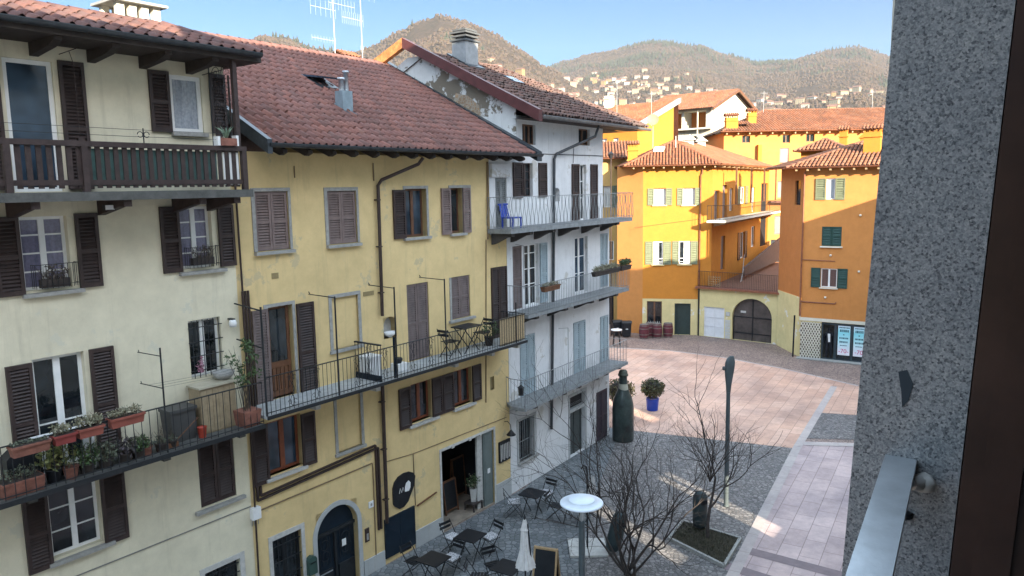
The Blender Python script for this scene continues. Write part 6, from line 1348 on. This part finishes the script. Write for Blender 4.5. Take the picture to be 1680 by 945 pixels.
# white house
t = thing('blue_chair', 'bright blue plastic chair on the top balcony of the white house', 'chair', FW, (19.68, -.45, 8.62)); BC = M('bright_blue_plastic', (.025, .06, .36), .4)
q = MB(); q.box(19.42, 19.92, -.65, -.2, 8.92, 8.96); part('seat', q, BC, t); q = MB()
for i in range(5): q.bar((19.46 + i * .1, -.2, 8.96), (19.5 + i * .085, -.1, 9.35), .05, .02)
q.bar((19.42, -.1, 9.35), (19.92, -.1, 9.35), .05, .05); part('backrest', q, BC, t)
for a, b in ((19.45, -.62), (19.89, -.62), (19.45, -.23), (19.89, -.23)): part('leg', MB().bar((a, b, 8.62), (a, b, 8.93), .04), BC, t)
t = thing('hanging_lantern', 'dark lantern hung on the left end of the lowest white balcony', 'lantern', FW, (19.62, -.6, 3.2)); q = MB(); q.lathe([(.0, .3), (.05, .26), (.11, .2), (.09, .18), (.08, -.02), (.1, -.05), (0, -.06)], 6, (19.55, -.75, 3.4), smooth=False); part('body', q, m_black, t); q = MB(); q.tube([(19.55 + .06 * cos(a), -.75, 3.72 + .06 * sin(a)) for a in [2 * pi * i / 10 for i in range(11)]], .008, 4); part('ring', q, m_iron, t)
planter('long dark box of small pale flowers on the middle white balcony rail', 24.2, 26.2, 6.62, 6.8, -.98, -.8, 0, m_dry, 260, .22, FW, m_soffit, size=.035)
planter('brown box with withered plants on the middle white balcony beside the downpipe', 20.7, 21.7, 6.5, 6.68, -.98, -.8, 0, m_dry, 60, .12, FW, m_wood)
planter('dark box with trailing dark green leaves at the far end of the middle white balcony', 26.35, 27.2, 6.62, 6.8, -.98, -.8, 0, m_leaf, 160, .3, FW, m_soffit, size=.04)

# ------------------------------------------------------------------ cafe terrace
ca = radians(58)
t1 = thing('cafe_table', 'square black cafe table nearest the blue shutters', 'table', WORLD, (0, 0, 0), 'square black cafe tables')
part('table_top', MB().box(-.33, .33, -.33, .33, .70, .725), m_black, t1, True)
for s_ in (-1, 1):
    part('leg', MB().bar((-.26, s_ * .22, 0), (.24, s_ * .22, .70), .025, .016), m_iron, t1, True); part('leg', MB().bar((.26, s_ * .2, 0), (-.24, s_ * .2, .70), .025, .016), m_iron, t1, True)
t1.location = (-2.13, 18.46, GZ); t1.rotation_euler = (0, 0, ca)
for x, y, lb in ((-1.25, 19.73, 'square black cafe table in front of the shop doorway'), (.52, 22.57, 'square black cafe table by the white house wall'), (-.24, 17.97, 'square black cafe table left of the closed parasol'), (1.75, 22.0, 'square black cafe table behind the round lamp disc')):
    dup(t1, (x, y, GZ), ca + .02, lb, 'square black cafe tables')
cush = MB(); cush.prism([(-.19, -.19), (.19, -.19), (.19, .19), (-.19, .19)], lambda a, b, c: (a, b, c), 0, .035); cme = cush.mesh('chair_cushion', m_zig)
for x, y, tx, ty, cu, lb in ((-2.70, 18.92, -2.13, 18.46, 0, 'black slatted chair left of the table by the blue shutters'), (-1.72, 19.02, -2.13, 18.46, 1, 'black chair with zigzag cushion behind the table by the blue shutters'),
    (-1.78, 20.22, -1.25, 19.73, 1, 'black chair with zigzag cushion left of the doorway table'), (-.72, 20.2, -1.25, 19.73, 1, 'black chair with zigzag cushion right of the doorway table'), (-.60, 18.62, -.24, 17.97, 0, 'bare black chair behind the table left of the parasol'),
    (-.98, 18.05, -.24, 17.97, 0, 'black slatted chair left of the parasol table'), (-.05, 22.55, .52, 22.57, 1, 'black chair with zigzag cushion turned out beside the white house table'), (.98, 23.2, .52, 22.57, 1, 'black chair on the far side of the white house table'), (1.25, 22.25, 1.75, 22.0, 0, 'black chair left of the table behind the lamp disc'), (2.2, 22.3, 1.75, 22.0, 0, 'black chair right of the table behind the lamp disc')):
    a = atan2(ty - y, tx - x); dup(ch0, (x, y, GZ), a, lb, 'black folding chairs')
    if cu: single('chair_cushion', cme, None, 'zigzag cushion on the ' + lb.replace('black chair with zigzag cushion', 'chair').replace('black chair', 'chair').replace(' turned out', ''), 'cushion', WORLD, (x + .0 * cos(a), y, GZ + .452), 'zigzag chair cushions', rot=a)
t = thing('closed_parasol', 'closed pale grey parasol standing on the cafe terrace', 'parasol', WORLD, (.2, 16.9, GZ))
q = MB(); q.tube([(.2, 16.9, GZ + .1), (.2, 16.9, 2.25)], .022, 8); q.lathe([(.03, 0), (.02, .05), (0, .09)], 8, (.2, 16.9, 2.24)); part('pole', q, m_iron, t)
def folds(prof, c, n=22, amp=.16):
    q = MB(); rows = []
    for r_, z in prof: rows.append([(c[0] + r_ * (1 + amp * (i % 2) - amp / 2 + .06 * sin(i * 1.7)) * cos(2 * pi * i / n), c[1] + r_ * (1 + amp * (i % 2) - amp / 2 + .06 * sin(i * 1.7)) * sin(2 * pi * i / n), z) for i in range(n)])
    q.grid(rows, 0, False, True); return q
part('canopy', folds([(.03, 2.2), (.075, 2.0), (.10, 1.95), (.085, 1.9), (.11, 1.55), (.12, 1.48)], (.2, 16.9)), m_fabric, t); part('valance', folds([(.10, 1.50), (.15, 1.3), (.22, 1.03), (.21, 1.02)], (.2, 16.9), 24, .22), m_fabric, t)
part('strut', MB().bar((.27, 16.86, 2.1), (.36, 16.86, 1.0), .03), m_black, t); part('strut', MB().bar((.36, 16.86, 1.0), (.24, 16.9, .55), .03), m_black, t); q = MB(); q.lathe([(.26, 0), (.26, .08), (.05, .12), (.04, .3), (0, .3)], 16, (.2, 16.9, GZ)); part('base', q, m_stone, t)
aboard('chalkboard', 'wood framed chalkboard menu standing beside the closed parasol', WORLD, (.75, 18.3, GZ), .62, 1.05, .5, radians(-20), marks=4)
t = thing('dark_parasol', 'narrow dark closed parasol on white slabs behind the round lamp', 'parasol', WORLD, (2.0, 20.3, GZ))
for i, (a, b) in enumerate(((-.27, -.27), (.27, -.27), (-.27, .27), (.27, .27))): part('base_slab', MB().box(2.0 + a - .255, 2.0 + a + .255, 20.3 + b - .255, 20.3 + b + .255, GZ, GZ + .06), m_lstone, t)
q = MB(); q.tube([(2.0, 20.3, GZ), (2.0, 20.3, 2.0), (1.98, 20.3, 2.15), (1.9, 20.28, 2.2), (1.83, 20.27, 2.1)], .025, 6); part('pole', q, m_black, t); part('canopy', folds([(.05, 1.9), (.10, 1.6), (.15, .95), (.13, .93)], (2.13, 20.25)), m_fabric, t)

# ------------------------------------------------------------------ square furniture
t = thing('disc_lamp', 'street lamp with flat round pale disc over the cafe', 'street lamp', WORLD, (1.41, 15.55, GZ))
q = MB(); q.tube([(1.41, 15.55, GZ), (1.41, 15.55, 2.72)], [.075, .068], 14); q.lathe([(.07, 2.72), (.062, 2.76), (0, 2.76)], 14, (1.41, 15.55, 0)); part('post', q, m_post, t)
q = MB()
for i in range(3): a = 2 * pi * i / 3 + .4; q.tube([(1.41 + .05 * cos(a), 15.55 + .05 * sin(a), 2.74), (1.41 + .12 * cos(a), 15.55 + .12 * sin(a), 3.14)], .008, 5)
q.lathe([(.035, 2.75), (.045, 3.05), (0, 3.05)], 10, (1.41, 15.55, 0)); part('lamp_holder', q, m_steel, t)
q = MB(); q.lathe([(0, 3.13), (.43, 3.13), (.465, 3.15), (.465, 3.17), (.44, 3.19), (.29, 3.215), (.29, 3.235), (.27, 3.255), (.0, 3.27)], 48, (1.41, 15.55, 0)); part('reflector_disc', q, m_discw, t)
t = thing('tall_lamp', 'tall grey street lamp with a blade shaped head in the square', 'street lamp', WORLD, (6.66, 23.0, GZ))
q = MB(); q.tube([(6.66, 23.0, GZ), (6.66, 23.0, 3.45)], [.078, .062], 12); q.lathe([(.1, 0), (.1, .03), (.08, .05)], 12, (6.66, 23, GZ)); part('post', q, m_post, t)
q = MB(); rows = []
for z, w_, o in ((3.4, .065, 0), (3.7, .09, .005), (3.95, .125, .01), (4.2, .155, .02), (4.4, .155, .035), (4.52, .12, .05), (4.6, .06, .08)):
    rows.append([(6.66 + o + w_ * cos(2 * pi * i / 12), 23.0 + w_ * .45 * sin(2 * pi * i / 12), z) for i in range(12)])
q.grid(rows, 0, True, True); q.face(rows[-1]); part('lamp_head', q, m_post, t); q = MB(); q.lathe([(0, -.07), (.05, -.05), (.05, .05), (0, .07)], 8, (6.5, 22.98, 4.22)); part('sensor', q, m_post, t)
def bin_(label, x, y, tilt):
    t = thing('litter_bin', label, 'litter bin', WORLD, (x, y, GZ)); q = MB(); q.lathe([(0, .1), (.15, .1), (.19, .16), (.215, .3), (.215, .95), (.20, 1.06), (.13, 1.17), (.0, 1.21)], 18); p_ = part('body', q, M('dark_bin_paint', (.03, .045, .05), .4, .2, 5), t, True)
    q = MB(); q.prism([(-.10, .86), (.10, .86), (.10, .98), (-.10, .98)], lambda a, b, c: (a, -c, b), .19, .218); part('slot', q, m_black, t, True); part('post', MB().tube([(0, .2, 0), (0, .2, 1.1)], .03, 8), m_iron, t, True); t.rotation_euler = (0, tilt, radians(20)); return t
bin_('dark dome topped litter bin beside the slim young tree', 5.42, 21.35, 0); bin_('dark green litter bin leaning behind the many stemmed bare tree', 2.62, 20.0, .28)
# giant bottle
t = thing('bottle_sculpture', 'giant green bottle sculpture standing by the white house corner', 'sculpture', WORLD, (4.35, 29.5, GZ))
bm_ = M('patchy_green_bottle', (.028, .040, .038), .35, .6, 3, coat=.3)
q = MB(); q.lathe([(.0, 0), (.40, 0), (.43, .05), (.43, 1.30), (.41, 1.5), (.35, 1.74), (.26, 1.96), (.19, 2.14), (.165, 2.3), (.16, 2.5), (.155, 2.62)], 28, (4.35, 29.5, GZ)); part('glass_body', q, bm_, t)
q = MB(); q.lathe([(.155, 2.62), (.2, 2.63), (.205, 2.7), (.17, 2.72), (.175, 2.78), (.13, 2.86), (0, 2.88)], 20, (4.35, 29.5, GZ)); part('stopper', q, M('dark_bottle_cap', (.06, .065, .05), .6), t); q = MB(); q.lathe([(.205, 2.02), (.17, 2.25), (.165, 2.32)], 28, (4.355, 29.49, GZ + .0)); q.v = [(a + (a - 4.35) * .03, b + (b - 29.5) * .03, c) for a, b, c in q.v]; part('neck_label', q, M('pale_label', (.34, .33, .27), .6), t)
def ball(label, x, y, r_, pm, pr, ph, cols, zc):
    t = thing('potted_ball_shrub', label, 'shrub', WORLD, (x, y, GZ)); q = MB(); q.lathe([(pr * .85, 0), (pr, ph * .9), (pr * 1.04, ph), (pr * .92, ph), (pr * .85, ph * .9), (0, ph * .9)], 20, (x, y, GZ)); part('pot', q, pm, t)
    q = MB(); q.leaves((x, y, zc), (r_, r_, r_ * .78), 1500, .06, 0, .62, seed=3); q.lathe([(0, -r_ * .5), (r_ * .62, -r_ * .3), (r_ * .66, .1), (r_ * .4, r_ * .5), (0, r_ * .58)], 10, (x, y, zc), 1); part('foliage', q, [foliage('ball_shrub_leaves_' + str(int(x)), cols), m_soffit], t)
ball('round dark green ball shrub in a bright blue pot', 6.27, 33.5, .55, m_blue, .29, .55, [(.05, .06, .02), (.075, .075, .03), (.10, .09, .04), (.04, .045, .018)], .78)
ball('round ball shrub in a dark pot half hidden by the giant bottle', 4.72, 33.0, .66, M('dark_plum_glaze', (.05, .02, .04), .4), .33, .6, [(.07, .065, .02), (.095, .08, .03), (.12, .10, .05), (.045, .045, .018)], .85)
# barrels, bins, stool in front of the amber house
br0 = None
for x, y, lb in ((8.72, 49.75, 'wine barrel leftmost of the row with its dark red bands'), (9.20, 50.25, 'wine barrel set back against the wall behind the row'), (9.62, 49.9, 'wine barrel in the middle of the row'), (10.36, 50.0, 'wine barrel nearest the dark green door')):
    if br0 is None:
        br0 = thing('wine_barrel', lb, 'barrel', WORLD, (0, 0, 0), 'wine barrels'); q = MB(); q.lathe([(.27, 0), (.33, .25), (.345, .47), (.33, .7), (.28, .93)], 20); part('staves', q, m_wine, br0, True)
        q = MB(); q.lathe([(.28, .9), (.28, .95), (.25, .95), (.25, .9), (0, .9)], 20); part('head', q, m_barreltop, br0, True)
        for z, r_ in ((.05, .288), (.28, .339), (.66, .338), (.86, .299)): q = MB(); q.lathe([(r_, z - .025), (r_ + .006, z), (r_ - .002, z + .025)], 20); part('hoop', q, m_barreltop, br0, True)
        br0.location = (x, y, GZ)
    else: dup(br0, (x, y, GZ), R_(0, 3), lb, 'wine barrels')
w0 = None
for x, y, lb in ((7.62, 50.3, 'black wheeled bin with a white mark beside the barrels'), (7.0, 50.7, 'black wheeled bin half hidden by the white house balcony')):
    if w0 is None:
        w0 = thing('wheeled_bin', lb, 'bin', WORLD, (0, 0, 0), 'black wheeled bins'); q = MB(); q.prism([(-.25, -.27), (.25, -.27), (.25, .27), (-.25, .27)], lambda a, b, c: (a * (1 + .22 * c), b * (1 + .22 * c), .08 + .9 * c), 0, 1); part('body', q, m_black, w0, True); q = MB(); q.prism([(-.36, .98), (.36, .98), (.36, 1.05), (-.3, 1.12)], lambda a, b, c: (c, a, b), -.33, .33); part('lid', q, m_black, w0, True)
        for s_ in (-1, 1): q = MB(); q.tube([(s_ * .22, .3, .1), (s_ * .28, .3, .1)], .1, 12); part('wheel', q, m_soffit, w0, True)
        q = MB(); q.box(-.08, .08, -.305, -.3, .55, .68); part('white_mark', q, m_whitep, w0, True); w0.location = (x, y, GZ)
    else: dup(w0, (x, y, GZ), .2, lb, 'black wheeled bins')
t = thing('bar_stool', 'tall dark stand with a round white top outside the cafe', 'table', WORLD, (6.6, 47.6, GZ)); q = MB(); q.lathe([(0, .98), (.36, .98), (.36, 1.04), (0, 1.05)], 20, (6.6, 47.6, GZ)); part('table_top', q, m_whitep, t)
for i in range(4): a = pi / 4 + i * pi / 2; part('leg', MB().bar((6.6 + .3 * cos(a), 47.6 + .3 * sin(a), GZ), (6.6 + .2 * cos(a), 47.6 + .2 * sin(a), GZ + .98), .05), m_soffit, t)
# shop: figure in a dark suit and two posters
mq = bpy.data.meshes.new('mannequin'); VV = [(0, 0, .95), (0, 0, 1.15), (0, 0, 1.38), (0, 0, 1.52), (0, -.01, 1.66), (0, -.01, 1.76), (.1, 0, .9), (.12, 0, .5), (.12, 0, .06), (.13, -.1, .03), (-.1, 0, .9), (-.12, 0, .5), (-.12, 0, .06), (-.13, -.1, .03), (.2, 0, 1.42), (.27, .0, 1.16), (.27, -.08, .92), (-.2, 0, 1.42), (-.28, 0, 1.16), (-.27, -.08, .92)]
EE = [(0, 1), (1, 2), (2, 3), (3, 4), (4, 5), (0, 6), (6, 7), (7, 8), (8, 9), (0, 10), (10, 11), (11, 12), (12, 13), (2, 14), (14, 15), (15, 16), (2, 17), (17, 18), (18, 19)]
RD = [.15, .15, .17, .055, .10, .085, .11, .085, .055, .045, .11, .085, .055, .045, .075, .058, .04, .075, .058, .04]
mq.from_pydata(VV, EE, []); mq.materials.append(M('dark_suit_cloth', (.015, .016, .022), .8)); ob = bpy.data.objects.new('mannequin', mq); COL.objects.link(ob); ob.location = FR.at(1.55, .22, GZ + .05); ob.rotation_euler = (0, 0, FR.a)
md = ob.modifiers.new('skin', 'SKIN'); 
for i, s_ in enumerate(mq.skin_vertices[0].data): s_.radius = (RD[i] * (1.15 if i < 3 else 1), RD[i] * (.8 if i < 3 else 1)); s_.use_root = (i == 0)
ob.modifiers.new('sub', 'SUBSURF').levels = 1; ob.modifiers['sub'].render_levels = 2; props(ob, 'dark suited figure with white shirt front standing in the shop doorway', 'mannequin')
q = MB(); q.prism([(-.06, 1.46), (.07, 1.46), (.085, 1.0), (-.02, .98)], lambda a, b, c: (a, c, b), -.165, -.12); part('white_shirt', q, m_whitep, ob, True)
for x0, x1, lb, tx in ((2.04, 2.68, 'cyan sale poster with magenta figures nearer the shop doorway', '-70-'), (2.86, 3.46, 'cyan sale poster with magenta figures beside the window jamb', '-70')):
    t = thing('sale_poster', lb, 'poster', FR, (x0, 0, 0)); q = MB(); q.box(x0, x1, .04, .048, .1, 1.78); part('sheet', q, m_poster, t)
    c = (x0 + x1) / 2; text(t, tx, .33, m_magenta, (c - x0, .034, .33), (pi / 2, 0, 0), 'magenta_figures')
    rd = random.Random(int(x0 * 10))
    for z, h_, w_ in ((1.68, .07, .8), (1.5, .14, .7), (1.28, .06, .15), (1.08, .09, .75), (.86, .10, .7), (.66, .05, .6)):
        q = MB(); x = c - (x1 - x0) * w_ / 2
        while x < c + (x1 - x0) * w_ / 2 - .02:
            l = rd.uniform(.03, .07); q.box(x, x + l, .035, .0395, z - h_ / 2, z + h_ / 2); x += l + .02
        part('text_line', q, m_teal, t)
# ------------------------------------------------------------------ aerials, dish, lanterns
m_aer = M('dull_aluminium', (.42, .43, .44), .5, .1, 5)
def aerial(label, fr, x, y, z0, z1, booms):
    t = thing('tv_aerial', label, 'aerial', fr, (x, y, z0)); q = MB(); q.tube([(x, y, z0), (x, y, z1)], .016, 6); part('mast', q, m_aer, t)
    for z, xa, xb, n, el in booms:
        q = MB(); q.tube([(x + xa, y, z), (x + xb, y, z)], .008, 5)
        for i in range(n): xx = x + xa + (xb - xa) * i / (n - 1); q.tube([(xx, y, z - el), (xx, y, z + el)], .004, 4)
        part('antenna_array', q, m_aer, t)
    return t
aerial('white tv aerial mast with comb arrays left above the red roof ridge', FY, 18.8, 7.0, 13.2, 16.6, ((15.1, -1.0, .05, 9, .10), (16.15, -1.0, .1, 6, .28), (16.4, -.2, 1.0, 9, .2)))
aerial('taller white tv aerial mast nearest the rusty bargeboard', FY, 20.1, 7.0, 13.2, 17.2, ((16.0, -.9, .1, 12, .22), (16.9, -.6, .7, 6, .15), (15.0, -.06, .06, 2, .12)))
aerial('thin white aerial pole standing on the tiled roof house', WORLD, 11.35, 62.0, 14.5, 17.2, ((17.0, -.3, .3, 4, .1),)); aerial('thin white aerial pole near the pale far chimney', WORLD, 8.6, 62, 15.5, 18.1, ((17.9, -.3, .2, 3, .08),))
aerial('thin white aerial pole right of the gabled house', WORLD, 22.9, 70.0, 15.5, 18.0, ((17.8, -.3, .3, 4, .1),)); aerial('thin white aerial pole behind the long house at the far right', WORLD, 33.6, 72.0, 16.0, 18.1, ((17.95, -.3, .3, 4, .1),))
ch_ = MB(); chimney(yel, 19.5, 20.05, 7.3, 7.9, 13.4, 14.55, m_pale)
t = thing('satellite_dish', 'terracotta coloured satellite dish on a pole before the yellow gable', 'satellite dish', WORLD, (11.05, 58.5, 12.6)); q = MB(); n = Vector((-.25, -.93, .28)).normalized(); a_ = n.cross(Vector((0, 0, 1))).normalized(); b_ = a_.cross(n); c = Vector((10.82, 58.5, 14.68))
q.grid([[tuple(c + (a_ * cos(2 * pi * i / 20) + b_ * sin(2 * pi * i / 20)) * r_ + n * (r_ * r_ * .35)) for i in range(20)] for r_ in (.01, .15, .3, .44)], 0, True, True); part('dish', q, M('dish_terracotta', (.45, .20, .13), .6), t)
q = MB(); q.tube([(10.85, 58.58, 12.4), (10.85, 58.58, 14.65)], .03, 6); q.tube([tuple(c + b_ * -.4), tuple(c + n * .45 - b_ * .1)], .015, 4); part('pole', q, m_stone, t)
t = thing('wall_lantern', 'black lantern on a slim pole beside the white house corner', 'lantern', WORLD, (6.62, 50.5, 2)); q = MB(); q.lathe([(0, .5), (.05, .42), (.2, .3), (.14, .26), (.1, 0), (0, -.02)], 6, (6.62, 50.5, 11.6), smooth=False); part('lantern_head', q, m_black, t); q = MB(); q.tube([(6.62, 50.5, GZ), (6.62, 50.5, 11.6)], .04, 6); part('pole', q, m_pipe, t)

# ------------------------------------------------------------------ bare trees
def bare_tree(name, label, org, stems, mat, seed, lmax, twig):
    rd = random.Random(seed); t = thing(name, label, 'tree', WORLD, org); tr = MB(); cr = MB()
    def grow(p, d, l, r_, lev, mb):
        P = [p]; n = 4; dd = d
        for i in range(n):
            dd = (dd + Vector((rd.gauss(0, .15), rd.gauss(0, .15), rd.gauss(.02, .09)))).normalized(); P.append(P[-1] + dd * l / n)
        mb.tube(P, [r_ * (1 - .45 * i / n) for i in range(n + 1)], 6 if r_ > .02 else 4 if r_ > .007 else 3, cap=False)
        if lev >= lmax: return
        k = rd.choice((2, 3, 3)) if lev < 2 else rd.choice((2, 2, 3, 3, twig))
        for j in range(k):
            q = rd.uniform(.3, 1); i = min(n, max(1, int(q * n + .5))); a = rd.uniform(.35, .95) if j else rd.uniform(.05, .3); ax = dd.cross(Vector((rd.gauss(0, 1), rd.gauss(0, 1), rd.gauss(0, 1)))).normalized()
            nd_ = (Matrix.Rotation(a, 3, ax) @ dd); nd_.z += .06; grow(P[i] if j else P[-1], nd_.normalized(), l * rd.uniform(.62, .88), max(.0022, r_ * (.62 if j else .58)), lev + 1, cr)
    for p, d, l, r_ in stems: grow(Vector(p), Vector(d).normalized(), l, r_, 0, tr)
    part('trunk', tr, mat, t); part('branches', cr, mat, t)
rd = random.Random(3)
st = [((2.95 + rd.uniform(-.12, .12), 18.75 + rd.uniform(-.1, .1), GZ), (.32 * cos(a) + rd.uniform(-.1, .1), .25 * sin(a), 1), rd.uniform(1.1, 1.6), rd.uniform(.03, .05)) for a in [i * 1.047 for i in range(6)]]
st += [((2.9, 18.75, GZ), (-.75, .1, 1), 1.7, .035), ((3.0, 18.75, GZ), (.62, 0, 1), 1.6, .032), ((2.9, 18.8, GZ), (-.45, .25, 1), 2.0, .035)]
bare_tree('bare_tree', 'large many stemmed bare tree spreading in the foreground by the cafe', (2.95, 18.75, GZ), st, m_bark, 21, 5, 2)
st = [((5.49, 20.7, GZ), (0.02, 0, 1), 1.75, .055)]
t_top = Vector((5.52, 20.7, 1.5)); st += [(tuple(t_top), (.5 * cos(a), .5 * sin(a), 1.3), rd.uniform(.6, .85), rd.uniform(.016, .025)) for a in [i * .9 for i in range(7)]]
bare_tree('bare_tree', 'slim young bare tree in the planting bed with a vase shaped crown', (5.49, 20.7, GZ), st, m_bark, 8, 4, 2)
